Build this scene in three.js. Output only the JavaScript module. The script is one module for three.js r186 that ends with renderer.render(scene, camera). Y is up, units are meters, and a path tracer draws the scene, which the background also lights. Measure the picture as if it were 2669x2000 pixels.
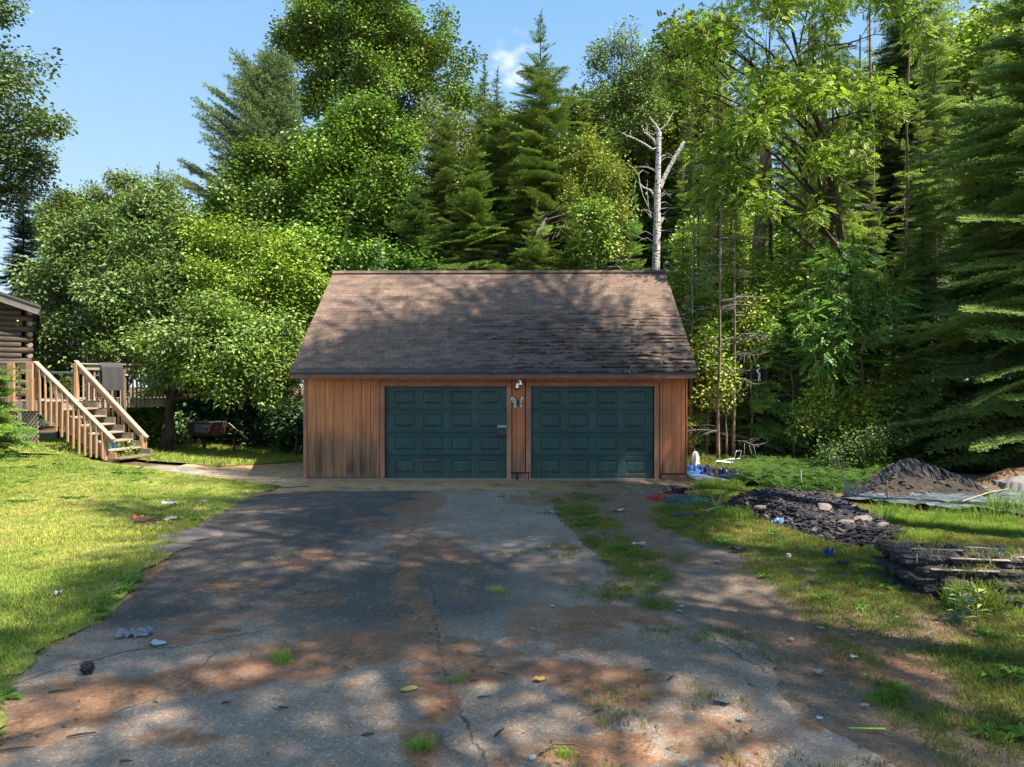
import * as THREE from 'three';
import { mergeGeometries } from 'three/addons/utils/BufferGeometryUtils.js';
import { RoundedBoxGeometry } from 'three/addons/geometries/RoundedBoxGeometry.js';
import { TessellateModifier } from 'three/addons/modifiers/TessellateModifier.js';

// ---------------------------------------------------------------- camera, sky, sun, exposure
const scene = new THREE.Scene();
const FOCAL = 1780, CX = 1334.5, EYE = 2.17;            // photograph's focal length in its own pixels, eye height
const camera = new THREE.PerspectiveCamera(2 * Math.atan(1000 / FOCAL) * 180 / Math.PI, 1024 / 767, 0.1, 900);
camera.position.set(0, EYE, 0);
camera.lookAt(0, EYE, -10);
const renderer = new THREE.WebGLRenderer({ antialias: true });
renderer.setSize(1024, 767);
renderer.toneMapping = THREE.LinearToneMapping;
renderer.toneMappingExposure = 2.8;
renderer.shadowMap.enabled = true;
const SUN = new THREE.Vector3(0.44, 0.87, 0.27).normalize();
const sun = new THREE.DirectionalLight(new THREE.Color().setRGB(1.0, 0.92, 0.78), 4.5);
sun.position.copy(SUN).multiplyScalar(90);
sun.target.position.set(0, 0, 0);
sun.castShadow = true;
Object.assign(sun.shadow.camera, { left: -40, right: 40, top: 40, bottom: -40, near: 1, far: 220 });
sun.shadow.mapSize.set(4096, 4096);
sun.shadow.radius = 1;
scene.add(sun, sun.target);

// ---------------------------------------------------------------- random numbers and noise
function rng(seed) {
  let s = seed >>> 0;
  return () => { s = (s + 0x6d2b79f5) | 0; let t = Math.imul(s ^ (s >>> 15), 1 | s); t = (t + Math.imul(t ^ (t >>> 7), 61 | t)) ^ t; return ((t ^ (t >>> 14)) >>> 0) / 4294967296; };
}
const R0 = rng(7);
const rr = (a, b, r = R0) => a + (b - a) * r();
function hash(x, y) { let h = Math.imul(x, 374761393) ^ Math.imul(y, 668265263); h = Math.imul(h ^ (h >>> 13), 1274126177); return ((h ^ (h >>> 16)) >>> 0) / 4294967296; }
function noise(x, y) {
  const xi = Math.floor(x), yi = Math.floor(y), fx = x - xi, fy = y - yi, u = fx * fx * (3 - 2 * fx), v = fy * fy * (3 - 2 * fy);
  const a = hash(xi, yi), b = hash(xi + 1, yi), c = hash(xi, yi + 1), d = hash(xi + 1, yi + 1);
  return a + (b - a) * u + (c - a) * v + (a - b - c + d) * u * v;
}
function fbm(x, y, n = 4) { let s = 0, a = 0.5, t = 0; for (let i = 0; i < n; i++) { s += a * noise(x, y); t += a; x = x * 2.03 + 17.1; y = y * 2.03 + 5.3; a *= 0.5; } return s / t; }
const clamp = (v, a = 0, b = 1) => Math.min(b, Math.max(a, v));
const smooth = (a, b, x) => { const t = clamp((x - a) / (b - a)); return t * t * (3 - 2 * t); };
const lerp = (a, b, t) => a + (b - a) * t;
const mix3 = (a, b, t) => [lerp(a[0], b[0], t), lerp(a[1], b[1], t), lerp(a[2], b[2], t)];
const V = (x, y, z) => new THREE.Vector3(x, y, z);

// ---------------------------------------------------------------- sky: clear summer blue, one small cumulus
{
  const w = 2048, h = 1024, data = new Float32Array(w * h * 4);
  const cloudDir = V((1330 - CX) / FOCAL, (1000 - 165) / FOCAL, -1).normalize();
  const puffs = [[cloudDir, 0.02, 0.6]];
  const dir = new THREE.Vector3();
  for (let j = 0; j < h; j++) {
    const el = (j + 0.5) / h * Math.PI - Math.PI / 2, y = Math.sin(el), c = Math.cos(el);
    const t = Math.pow(clamp(1 - Math.max(y, 0)), 2.6);
    for (let i = 0; i < w; i++) {
      const az = ((i + 0.5) / w - 0.5) * 2 * Math.PI;
      dir.set(Math.cos(az) * c, y, Math.sin(az) * c);
      let col = mix3([0.062, 0.165, 0.32], [0.33, 0.42, 0.485], t);
      const s = Math.max(0, dir.dot(SUN)), g = Math.pow(s, 14) * 0.3 + Math.pow(s, 4) * 0.08;
      col = [col[0] + g, col[1] + g * 0.95, col[2] + g * 0.85];
      if (y > 0.02) {
        let m = 0;
        for (const [p, r, a] of puffs) { const q = dir.dot(p); if (q > 0.98) { const an = Math.acos(Math.min(1, q)); if (an < r * 2.2) m = Math.max(m, a * smooth(1.5, 0.25, an / r + (fbm(dir.x * 60 + 9, y * 90 + dir.z * 60, 4) - 0.5) * 3.2)); } }
        if (m > 0) col = mix3(col, [0.42, 0.44, 0.47], m);
      }
      const o = (j * w + i) * 4; data[o] = col[0]; data[o + 1] = col[1]; data[o + 2] = col[2]; data[o + 3] = 1;
    }
  }
  const sky = new THREE.DataTexture(data, w, h, THREE.RGBAFormat, THREE.FloatType);
  sky.mapping = THREE.EquirectangularReflectionMapping; sky.magFilter = sky.minFilter = THREE.LinearFilter; sky.needsUpdate = true;
  scene.background = sky; scene.environment = sky;
}

// ---------------------------------------------------------------- names, labels, meshes
const taken = new Map();
function numbered(name) { const n = taken.get(name) ?? 0; taken.set(name, n + 1); return n ? `${name}_${String(n).padStart(3, '0')}` : name; }
function tag(o, label, category, group, kind) { o.userData.label = label; if (category) o.userData.category = category; if (group) o.userData.group = group; if (kind) o.userData.kind = kind; return o; }
function thing(name, label, category, pos = [0, 0, 0], turn = 0, group) { const o = new THREE.Group(); o.name = numbered(name); o.position.set(...pos); o.rotation.y = turn; scene.add(o); return tag(o, label, category, group); }
function plainGeo(g) {
  if (g.index) g = g.toNonIndexed();
  for (const k of Object.keys(g.attributes)) if (!['position', 'normal', 'uv', 'color'].includes(k)) g.deleteAttribute(k);
  if (!g.attributes.uv) g.setAttribute('uv', new THREE.BufferAttribute(new Float32Array(g.attributes.position.count * 2), 2));
  if (!g.attributes.normal) g.computeVertexNormals();
  return g;
}
function join(list) { const l = list.map(plainGeo); const color = l.some((g) => g.attributes.color); for (const g of l) if (color && !g.attributes.color) g.setAttribute('color', new THREE.BufferAttribute(new Float32Array(g.attributes.position.count * 3).fill(1), 3)); return l.length === 1 ? l[0] : mergeGeometries(l); }
function obj(name, geo, material, parent = scene) {
  const m = new THREE.Mesh(Array.isArray(geo) ? join(geo) : geo, material);
  m.name = parent === scene ? numbered(name) : name; m.castShadow = m.receiveShadow = true; parent.add(m); return m;
}
function struct(name, geo, material, label) { const m = obj(name, geo, material); m.userData.kind = 'structure'; if (label) m.userData.label = label; return m; }
function copies(name, geo, material, list, parent = scene) {
  const m = new THREE.InstancedMesh(geo, material, list.length);
  list.forEach((e, i) => { m.setMatrixAt(i, e[0]); if (e[1]) m.setColorAt(i, e[1]); });
  m.name = parent === scene ? numbered(name) : name; m.castShadow = m.receiveShadow = true; if (parent !== scene) m.userData.kind = 'stuff'; parent.add(m); return m;
}
const M4 = (pos, quat, scale) => new THREE.Matrix4().compose(pos, quat, typeof scale === 'number' ? V(scale, scale, scale) : scale);
const Q = (x, y, z, order = 'XYZ') => new THREE.Quaternion().setFromEuler(new THREE.Euler(x, y, z, order));

// ---------------------------------------------------------------- from the photograph to the ground
function hgt(x, z) {
  const D = -z;
  let h = 0.58 * smooth(-4.9, -11.8, x) * (1 - 0.55 * smooth(16.2, 20, D)) * smooth(1, 5, D);
  h += 0.05 * smooth(6.5, 10, x) * (fbm(x * 0.5 + 3, z * 0.5, 3) - 0.3);
  const far = smooth(26, 60, Math.hypot(x, z)); h += far * 1.5 * (fbm(x * 0.03 + 5, z * 0.03, 3) - 0.4);
  return h;
}
const P = (px, py, D) => V((px - CX) / FOCAL * D, EYE + (1000 - py) / FOCAL * D, -D);
function G(px, py, lift = 0) {
  let D = EYE * FOCAL / (py - 1000);
  for (let i = 0; i < 12; i++) { const x = (px - CX) / FOCAL * D; D = lerp(D, (EYE - hgt(x, -D)) * FOCAL / (py - 1000), 0.7); }
  const x = (px - CX) / FOCAL * D; return V(x, hgt(x, -D) + lift, -D);
}
const onGround = (x, z, lift = 0) => V(x, hgt(x, z) + lift, z);
function inPoly(p, x, z) { let c = false; for (let i = 0, j = p.length - 1; i < p.length; j = i++) { const a = p[i], b = p[j]; if ((a[1] > z) !== (b[1] > z) && x < (b[0] - a[0]) * (z - a[1]) / (b[1] - a[1]) + a[0]) c = !c; } return c; }
function distPoly(p, x, z) { let d = 1e9; for (let i = 0, j = p.length - 1; i < p.length; j = i++) { const a = p[i], b = p[j], ex = b[0] - a[0], ez = b[1] - a[1], t = clamp(((x - a[0]) * ex + (z - a[1]) * ez) / (ex * ex + ez * ez + 1e-9)); d = Math.min(d, Math.hypot(x - a[0] - ex * t, z - a[1] - ez * t)); } return d; }
const polyG = (pts) => pts.map(([x, y]) => { const g = G(x, y); return [g.x, g.z]; });
function rough(poly, step, amp, seed = 0) {            // uneven outline
  const out = [];
  poly.forEach((a, i) => { const b = poly[(i + 1) % poly.length], L = Math.hypot(b[0] - a[0], b[1] - a[1]), n = Math.max(1, Math.round(L / step)); for (let k = 0; k < n; k++) { const t = k / n, x = lerp(a[0], b[0], t), z = lerp(a[1], b[1], t); out.push([x + (fbm(x * 1.3 + seed, z * 1.3, 4) - 0.5) * 2 * amp, z + (fbm(x * 1.3 + 50 + seed, z * 1.3 + 9, 4) - 0.5) * 2 * amp]); } });
  return out;
}
const jag = (poly, k, seed) => { const q = rng(seed); return poly.map(([x, z]) => [x + (q() - 0.5) * k, z + (q() - 0.5) * k]); };
function sheet(poly, lift, max, uvFn, relief) {
  const s = new THREE.Shape(poly.map(([x, z]) => new THREE.Vector2(x, -z)));
  let g = new THREE.ShapeGeometry(s); g = new TessellateModifier(max, 12).modify(g);
  const p = g.attributes.position, uv = new Float32Array(p.count * 2);
  for (let i = 0; i < p.count; i++) { const x = p.getX(i), z = -p.getY(i); p.setXYZ(i, x, hgt(x, z) + lift + (relief ? relief(x, z) : 0), z); const q = uvFn(x, z); uv[i * 2] = q[0]; uv[i * 2 + 1] = q[1]; }
  g.setAttribute('uv', new THREE.BufferAttribute(uv, 2));
  const nrm = new Float32Array(p.count * 3);
  for (let i = 0; i < p.count; i++) { const x = p.getX(i), z = p.getZ(i), e = 0.15, f = (a, b) => hgt(a, b) + (relief ? relief(a, b) : 0), n = V(f(x - e, z) - f(x + e, z), 2 * e, f(x, z - e) - f(x, z + e)).normalize(); nrm.set([n.x, n.y, n.z], i * 3); }
  g.setAttribute('normal', new THREE.BufferAttribute(nrm, 3));
  return g;
}

// ---------------------------------------------------------------- textures
function tex(w, h, fn, { srgb = true, repeat = true } = {}) {   // fn(u, v) -> 0..255 (sRGB) triple or a single number
  const d = new Uint8Array(w * h * 4);
  for (let j = 0, o = 0; j < h; j++) for (let i = 0; i < w; i++, o += 4) { const c = fn((i + 0.5) / w, (j + 0.5) / h, i, j); if (typeof c === 'number') d[o] = d[o + 1] = d[o + 2] = clamp(c, 0, 255); else { d[o] = clamp(c[0], 0, 255); d[o + 1] = clamp(c[1], 0, 255); d[o + 2] = clamp(c[2], 0, 255); } d[o + 3] = 255; }
  const t = new THREE.DataTexture(d, w, h); t.magFilter = THREE.LinearFilter; t.minFilter = THREE.LinearMipmapLinearFilter; t.generateMipmaps = true;
  if (repeat) t.wrapS = t.wrapT = THREE.RepeatWrapping;
  if (srgb) t.colorSpace = THREE.SRGBColorSpace; t.needsUpdate = true; return t;
}
function tile(f, u, v, period) {                         // makes fbm-like f(x, y) tile over 0..1
  const x = u * period, y = v * period, a = f(x, y), b = f(x - period, y), c = f(x, y - period), d = f(x - period, y - period), s = smooth(0.75, 1, u), t = smooth(0.75, 1, v);
  return lerp(lerp(a, b, s), lerp(c, d, s), t);
}
function mat(o) { const physical = o.transmission || o.clearcoat || o.sheen || 'specularIntensity' in o; const m = physical ? new THREE.MeshPhysicalMaterial(o) : new THREE.MeshStandardMaterial(o); if (!('side' in o)) m.side = THREE.DoubleSide; return m; }
const rgb = (r, g, b) => new THREE.Color().setRGB(r, g, b);

// ---------------------------------------------------------------- solids
function metreUV(g, grain, off = [0, 0]) {               // uv in metres, v along the grain axis
  const p = g.attributes.position, n = g.attributes.normal, uv = new Float32Array(p.count * 2);
  for (let i = 0; i < p.count; i++) {
    const c = [p.getX(i), p.getY(i), p.getZ(i)], a = [Math.abs(n.getX(i)), Math.abs(n.getY(i)), Math.abs(n.getZ(i))], k = a.indexOf(Math.max(...a));
    const rest = [0, 1, 2].filter((q) => q !== k), v = rest.includes(grain) ? grain : rest[1], u = rest.find((q) => q !== v);
    uv[i * 2] = c[u] + off[0]; uv[i * 2 + 1] = c[v] + off[1];
  }
  g.setAttribute('uv', new THREE.BufferAttribute(uv, 2)); return g;
}
function bx(w, h, d, c = 0, grain) {
  let g = c ? new RoundedBoxGeometry(w, h, d, 1, c) : new THREE.BoxGeometry(w, h, d);
  g = plainGeo(g); const s = [w, h, d];
  return metreUV(g, grain ?? s.indexOf(Math.max(...s)), [R0() * 7, R0() * 7]);
}
function at(g, x, y, z, rx = 0, ry = 0, rz = 0) { const m = new THREE.Matrix4().makeRotationFromEuler(new THREE.Euler(rx, ry, rz, 'YXZ')); m.setPosition(x, y, z); g.applyMatrix4(m); return g; }
function bar(a, b, w, d, c = 0) {                        // squared timber between two points, width across, depth up
  const L = a.distanceTo(b), g = bx(L, d, w, c, 0), x = b.clone().sub(a).normalize(), z = V(0, 1, 0).cross(x).negate(); if (z.lengthSq() < 1e-6) z.set(0, 0, 1); z.normalize(); const y = z.clone().cross(x);
  const m = new THREE.Matrix4().makeBasis(x, y, z); m.setPosition(a.clone().add(b).multiplyScalar(0.5)); g.applyMatrix4(m); return g;
}
function tube(points, radii, sides = 8, wob = 0, seed = 1, vscale = 1) {   // tapered limb along points
  const r = rng(seed), n = points.length, pos = [], uv = [], idx = []; let up = V(0.13, 0.3, 1).normalize(), len = 0;
  for (let i = 0; i < n; i++) {
    const t = (i === 0 ? points[1].clone().sub(points[0]) : i === n - 1 ? points[n - 1].clone().sub(points[n - 2]) : points[i + 1].clone().sub(points[i - 1])).normalize();
    const s = up.clone().sub(t.clone().multiplyScalar(up.dot(t))); if (s.lengthSq() < 1e-4) s.set(1, 0, 0).sub(t.clone().multiplyScalar(t.x)); s.normalize(); up = s; const b = t.clone().cross(s);
    if (i) len += points[i].distanceTo(points[i - 1]);
    const rad = Array.isArray(radii) ? radii[i] : radii;
    for (let k = 0; k <= sides; k++) { const a = k / sides * Math.PI * 2, q = rad * (1 + (k < sides ? (r() - 0.5) * wob : 0)); pos.push(points[i].x + (s.x * Math.cos(a) + b.x * Math.sin(a)) * q, points[i].y + (s.y * Math.cos(a) + b.y * Math.sin(a)) * q, points[i].z + (s.z * Math.cos(a) + b.z * Math.sin(a)) * q); uv.push(k / sides * Math.max(0.15, rad * 6.28), len * vscale); }
  }
  for (let i = 0; i < n; i++) { const o = (i * (sides + 1)) * 3, e = o + sides * 3; for (let c = 0; c < 3; c++) pos[e + c] = pos[o + c]; }
  for (let i = 0; i < n - 1; i++) for (let k = 0; k < sides; k++) { const a = i * (sides + 1) + k, b = a + sides + 1; idx.push(a, b, a + 1, a + 1, b, b + 1); }
  for (const e of [0, n - 1]) { const c = pos.length / 3; pos.push(points[e].x, points[e].y, points[e].z); uv.push(0, 0); for (let k = 0; k < sides; k++) { const a = e * (sides + 1) + k; if (e) idx.push(a, c, a + 1); else idx.push(a, a + 1, c); } }
  const g = new THREE.BufferGeometry(); g.setAttribute('position', new THREE.BufferAttribute(new Float32Array(pos), 3)); g.setAttribute('uv', new THREE.BufferAttribute(new Float32Array(uv), 2)); g.setIndex(idx); g.computeVertexNormals();
  return plainGeo(g);
}
function sag(a, b, n, drop, wig = 0, r = R0) { const l = []; for (let i = 0; i <= n; i++) { const t = i / n, p = a.clone().lerp(b, t); p.y -= drop * 4 * t * (1 - t); if (i && i < n) p.add(V((r() - 0.5) * wig, (r() - 0.5) * wig, (r() - 0.5) * wig)); l.push(p); } return l; }
function tris(list, colors) {                            // list of [ax,ay,az,bx,...] triangles
  const g = new THREE.BufferGeometry(); g.setAttribute('position', new THREE.BufferAttribute(new Float32Array(list.flat()), 3)); if (colors) g.setAttribute('color', new THREE.BufferAttribute(new Float32Array(colors.flat()), 3)); g.computeVertexNormals(); return plainGeo(g);
}
// ================================================================ SETTING: ground, driveway, lawn, path
const N = (l) => l.map(([x, y]) => [x * 1.20660, y * 1.20660]);
const DRIVE = rough(polyG(N([[-140, 1478], [-20, 1452], [90, 1408], [200, 1362], [280, 1302], [340, 1237], [420, 1147], [490, 1094], [560, 1071], [700, 1063], [900, 1062], [1130, 1062], [1185, 1085], [1215, 1120], [1250, 1170], [1305, 1215], [1310, 1260], [1345, 1306], [1440, 1345], [1560, 1372], [1640, 1410], [1680, 1455], [1690, 1500], [1730, 1540], [1800, 1590], [1880, 1640], [1990, 1720], [2080, 1790]])).concat([[3.9, -2.4], [3.9, 9], [-9, 9], [-9, -4.2]]), 0.09, 0.16, 3);
const LAWN = rough(polyG(N([[1, 1655], [30, 1470], [95, 1396], [200, 1347], [285, 1288], [335, 1226], [385, 1185], [450, 1128], [500, 1096], [545, 1072], [604, 1052], [560, 1044], [440, 1030], [330, 1014], [240, 1003]])).concat([[-10.2, -15.6], [-11.5, -14.9], [-16, -14.6], [-22, -12], [-16, 6], [-4.2, 6], [-3.6, -3.2]]), 0.12, 0.2, 11);
const BACKLAWN = rough([[-12, -15.6], [-10.4, -15.7], [-9.3, -16.0], [-8.3, -16.4], [-7.1, -16.6], [-6.2, -18.2], [-5.3, -20.5], [-5.2, -26], [-9, -29], [-16, -29], [-17, -21], [-14, -19]], 0.3, 0.16, 21);
const PATH = rough(polyG(N([[286, 1012], [345, 1007], [430, 1011], [560, 1021], [640, 1024], [664, 1032], [664, 1052], [610, 1056], [560, 1049], [440, 1033], [330, 1018]])), 0.25, 0.07, 31);

// dirt and needle litter that lies on the asphalt, placed in metres on the ground
const LITTER = [[905, 1090, 50, 26, 0.9], [900, 1130, 48, 32, 0.8], [905, 1185, 55, 30, 0.9], [905, 1250, 38, 40, 0.95], [905, 1310, 22, 34, 1], [880, 1345, 60, 18, 0.8], [760, 1125, 55, 9, 0.8], [830, 1140, 60, 9, 0.7], [690, 1188, 55, 10, 0.85], [690, 1215, 60, 12, 0.8], [505, 1263, 105, 14, 0.85], [680, 1315, 55, 14, 0.7], [690, 1290, 50, 10, 0.7], [450, 1345, 130, 22, 0.5], [430, 1366, 60, 12, 0.8], [985, 1208, 55, 9, 0.8], [985, 1168, 50, 9, 0.6], [1110, 1205, 30, 6, 0.6],
  [860, 1395, 210, 26, 0.9], [700, 1432, 210, 34, 0.95], [480, 1460, 190, 30, 0.8], [320, 1490, 170, 26, 0.9], [230, 1530, 120, 34, 0.8], [950, 1452, 120, 40, 0.9], [880, 1500, 95, 44, 0.85], [60, 1580, 150, 55, 0.6], [120, 1520, 120, 40, 0.6], [385, 1605, 60, 26, 0.6], [890, 1570, 45, 50, 0.85], [900, 1640, 70, 30, 0.9], [1240, 1462, 130, 44, 1], [1150, 1440, 100, 24, 0.85], [1310, 1500, 110, 32, 0.8], [1060, 1415, 60, 16, 0.7], [1180, 1395, 45, 14, 0.5], [1250, 1372, 60, 16, 0.5], [1190, 1348, 130, 20, 0.75], [1330, 1322, 190, 20, 0.9], [1480, 1345, 110, 14, 0.9], [1110, 1385, 40, 26, 0.6], [1240, 1612, 85, 34, 0.85], [1120, 1625, 60, 20, 0.4], [1480, 1590, 120, 30, 0.6], [1590, 1625, 130, 36, 0.65], [1340, 1555, 90, 24, 0.35], [1760, 1580, 60, 30, 0.7], [1380, 1285, 70, 12, 0.7], [1210, 1180, 40, 14, 0.6], [1150, 1085, 60, 14, 0.8], [1260, 1236, 60, 12, 0.6]]
  .map(([x, y, a, b, s]) => { const c = G(x * 1.2066, y * 1.2066), e = G((x + a) * 1.2066, y * 1.2066), u = G(x * 1.2066, (y - b) * 1.2066), d = G(x * 1.2066, (y + b) * 1.2066); return [c.x, (u.z + d.z) / 2, Math.abs(e.x - c.x), Math.abs(u.z - d.z) / 2, s]; });
function litterAt(x, z) {
  let m = 0; const wx = x + (fbm(x * 1.1, z * 1.1, 3) - 0.5) * 0.9, wz = z + (fbm(x * 1.1 + 40, z * 1.1, 3) - 0.5) * 1.1;
  for (const [cx, cz, a, b, s] of LITTER) { const q = ((wx - cx) / a) ** 2 + ((wz - cz) / b) ** 2; if (q < 2) m = Math.max(m, s * (1 - smooth(0.35, 1.7, q))); }
  return m;
}
const needle = (x, z) => { const a = noise(x * 95 + z * 30, z * 28), b = noise(x * 26, z * 90 + x * 25), c = noise(x * 60 - z * 55, z * 40 + x * 37); return (a + b + c) / 3; };
const REG = { x0: -8.2, x1: 9.8, z0: -16.2, z1: -2.4 };
const regUV = (x, z) => [(x - REG.x0) / (REG.x1 - REG.x0), (z - REG.z0) / (REG.z1 - REG.z0)];
function needlesColor(x, z, dark) { const n = needle(x, z), m = fbm(x * 1.7, z * 1.7, 3), c = mix3([104, 74, 54], [182, 140, 104], clamp((n - 0.3) * 2)); const t = mix3(c, [160, 108, 76], clamp(m * 1.2 - 0.3)); return t.map((v) => v * (dark ?? 0.95) * 0.92); }
const crackLines = (() => { const r = rng(31), l = []; for (let i = 0; i < 26; i++) { let x = lerp(-4.5, 5, r()), z = lerp(-13, -3.5, r()), a = r() * 6.28; const pts = [[x, z]]; for (let k = 0; k < 7 + r() * 9; k++) { a += (r() - 0.5) * 0.9; x += Math.cos(a) * 0.16; z += Math.sin(a) * 0.16; pts.push([x, z]); } l.push(pts); } let x = -2.05, z = -13.6; const seam = [[x, z]]; while (z < -4) { z += 0.2; x += 0.034 + (r() - 0.5) * 0.07; seam.push([x, z]); } l.push(seam); return l; })();
const crackGrid = new Map();
for (const l of crackLines) for (let i = 0; i + 1 < l.length; i++) { const a = l[i], b = l[i + 1]; for (let gx = Math.floor(Math.min(a[0], b[0]) * 2 - 0.1); gx <= Math.max(a[0], b[0]) * 2 + 0.1; gx++) for (let gz = Math.floor(Math.min(a[1], b[1]) * 2 - 0.1); gz <= Math.max(a[1], b[1]) * 2 + 0.1; gz++) { const k = gx + ',' + gz; if (!crackGrid.has(k)) crackGrid.set(k, []); crackGrid.get(k).push([a, b]); } }
function crackAt(x, z) { const s = crackGrid.get(Math.floor(x * 2) + ',' + Math.floor(z * 2)); if (!s) return 0; const qx = x + (noise(x * 18, z * 18) - 0.5) * 0.05, qz = z + (noise(x * 18 + 9, z * 18) - 0.5) * 0.05; let d = 1; for (const [a, b] of s) { const ex = b[0] - a[0], ez = b[1] - a[1], t = clamp(((qx - a[0]) * ex + (qz - a[1]) * ez) / (ex * ex + ez * ez)); d = Math.min(d, Math.hypot(qx - a[0] - ex * t, qz - a[1] - ez * t)); } return 1 - smooth(0.004, 0.014, d); }
const driveMap = tex(2048, 1600, (u, v) => {
  const x = lerp(REG.x0, REG.x1, u), z = lerp(REG.z0, REG.z1, v);
  if (x < -7.4 || x > 7.2) return [110, 108, 106];
  const big = fbm(x * 0.55, z * 0.55, 4), mid = fbm(x * 2.6 + 7, z * 2.6, 4), fine = hash(Math.round(x * 230), Math.round(z * 230)), agg = noise(x * 75, z * 75);
  // older grey asphalt, and a darker resurfaced strip on the left
  const strip = Math.max(smooth(0.25, -0.35, x + 0.1 * (z + 9) + 2.0 + (mid - 0.5) * 0.5) * smooth(-5.9, -6.6, z + (big - 0.5) * 1.2), 0.85 * (1 - smooth(0.5, 1.5, ((x + 1.1) / 1.5) ** 2 + ((z + 7.4) / 1.5) ** 2 + (big - 0.5) * 1.6)));
  let c = mix3([140, 124, 110], [76, 71, 67], strip);
  const k = 0.72 + big * 0.3 + mid * 0.22 + (fine - 0.5) * 0.2 + (agg - 0.5) * 0.26; c = c.map((q) => q * k);
  if (fine > 0.985) c = c.map((q) => q * 1.35 + 14);
  c = mix3(c, [48, 46, 46], crackAt(x, z) * 0.75);
  const dust = clamp(litterAt(x, z) + (mid - 0.55) * 0.5);
  const m = clamp(smooth(0.1, 0.85, dust * 1.05 + (needle(x, z) - 0.5) * 2.3 + (fbm(x * 7, z * 7, 3) - 0.5) * 1.3 + (fbm(x * 1.6 + 3, z * 1.6, 3) - 0.5) * 0.5));
  c = mix3(c, needlesColor(x, z, lerp(0.85, 1.1, big)), m * 0.92);
  const dx = mid + fbm(x * 9, z * 9, 2) * 0.6; if (dx > 1.02) c = mix3(c, [104, 84, 66], clamp((dx - 1.02) * 3) * 0.6);
  return c;
}, { repeat: false });
const gravelBump = tex(512, 512, (u, v) => { const f = tile((x, y) => noise(x * 3, y * 3) * 0.6 + noise(x * 1.1, y * 1.1) * 0.5, u, v, 40); return 255 * clamp(f * 0.7 + 0.1 + (hash(Math.floor(u * 512), Math.floor(v * 512)) - 0.5) * 0.3); }, { srgb: false });
const bumpT = gravelBump.clone(); bumpT.repeat.set(16, 12.5); bumpT.needsUpdate = true;
const asphalt = mat({ map: driveMap, roughness: 0.9, bumpMap: bumpT, bumpScale: 0.006 });
struct('driveway', sheet(jag(DRIVE, 0.07, 5), 0.014, 0.7, regUV, (x, z) => 0.012 * (fbm(x * 0.8, z * 0.8, 2) - 0.5)), asphalt);

// right-hand yard: where grass grows through the soil
const RIGHTGRASS = polyG([[1690, 1325], [1760, 1300], [1800, 1272], [1830, 1262], [1960, 1275], [2100, 1300], [2250, 1318], [2669, 1360], [3000, 1385]]).concat([[8.6, -3], [3.6, -2.2]]).concat(polyG([[2520, 2040], [2330, 1900], [2230, 1800], [2140, 1680], [2080, 1590], [1980, 1500], [1880, 1440], [1760, 1395], [1700, 1370]]));
const GRASSBITS = [[1500, 1335, 60, 18], [1540, 1372, 80, 22], [1590, 1415, 80, 26], [1640, 1455, 90, 28], [1690, 1500, 70, 26], [1655, 1540, 70, 22], [1720, 1580, 60, 18], [1590, 1565, 40, 14], [1455, 1312, 20, 10]].map(([x, y, a, b]) => { const c = G(x, y), e = G(x + a, y), u = G(x, y - b), d = G(x, y + b); return [c.x, (u.z + d.z) / 2, Math.abs(e.x - c.x), Math.abs(u.z - d.z) / 2]; });
const SOILBITS = [[2330, 1640, 190, 60], [2560, 1620, 180, 60], [2180, 1500, 120, 26], [2400, 1760, 90, 70], [2450, 1830, 90, 80], [2060, 1480, 60, 26], [2580, 1960, 80, 60]].map(([x, y, a, b]) => { const c = G(x, y), e = G(x + a, y), u = G(x, y - b), d = G(x, y + b); return [c.x, (u.z + d.z) / 2, Math.abs(e.x - c.x), Math.abs(u.z - d.z) / 2]; });
function grassAt(x, z) {
  let m = 0; const n = fbm(x * 1.4 + 3, z * 1.4, 4);
  if (inPoly(RIGHTGRASS, x, z)) m = clamp(0.36 + distPoly(RIGHTGRASS, x, z) * 0.8);
  for (const [cx, cz, a, b] of GRASSBITS) { const q = ((x - cx) / a) ** 2 + ((z - cz) / b) ** 2; if (q < 1.6) m = Math.max(m, 0.62 * (1 - smooth(0.3, 1.6, q))); }
  for (const [cx, cz, a, b] of SOILBITS) { const q = ((x - cx) / a) ** 2 + ((z - cz) / b) ** 2; if (q < 1.6) m *= 1 - 0.5 * (1 - smooth(0.4, 1.6, q)); }
  return clamp(m + (n - 0.55) * 1.1);
}
const YREG = { x0: -8, x1: 16, z0: -18, z1: -1 };
const yUV = (x, z) => [(x - YREG.x0) / (YREG.x1 - YREG.x0), (z - YREG.z0) / (YREG.z1 - YREG.z0)];
const yardMap = tex(2048, 1500, (u, v) => {
  const x = lerp(YREG.x0, YREG.x1, u), z = lerp(YREG.z0, YREG.z1, v);
  const big = fbm(x * 0.7 + 2, z * 0.7, 4), mid = fbm(x * 3, z * 3 + 8, 4), fine = hash(Math.round(x * 180), Math.round(z * 180));
  let c = mix3(needlesColor(x, z, 1.05), [128, 114, 100], clamp(big * 1.9 - 0.3));
  const sand = smooth(-13.2, -14.2, z + (mid - 0.5) * 1.2) * smooth(3.2, -1, x); c = mix3(c, [208, 168, 120], sand * 0.9);
  c = mix3(c, [70, 60, 50], clamp((mid - 0.58) * 2.4) * 0.8);
  c = c.map((q) => q * (0.78 + 0.3 * mid + (fine - 0.5) * 0.26));
  if (fine > 0.992) c = [190, 180, 165];
  const g = grassAt(x, z); if (g > 0.2) c = mix3(c, mix3([98, 106, 52], [128, 118, 72], big), smooth(0.12, 0.8, g) * 0.75);
  return c;
}, { repeat: false });
const yBump = gravelBump.clone(); yBump.repeat.set(18, 13); yBump.needsUpdate = true;
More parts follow.
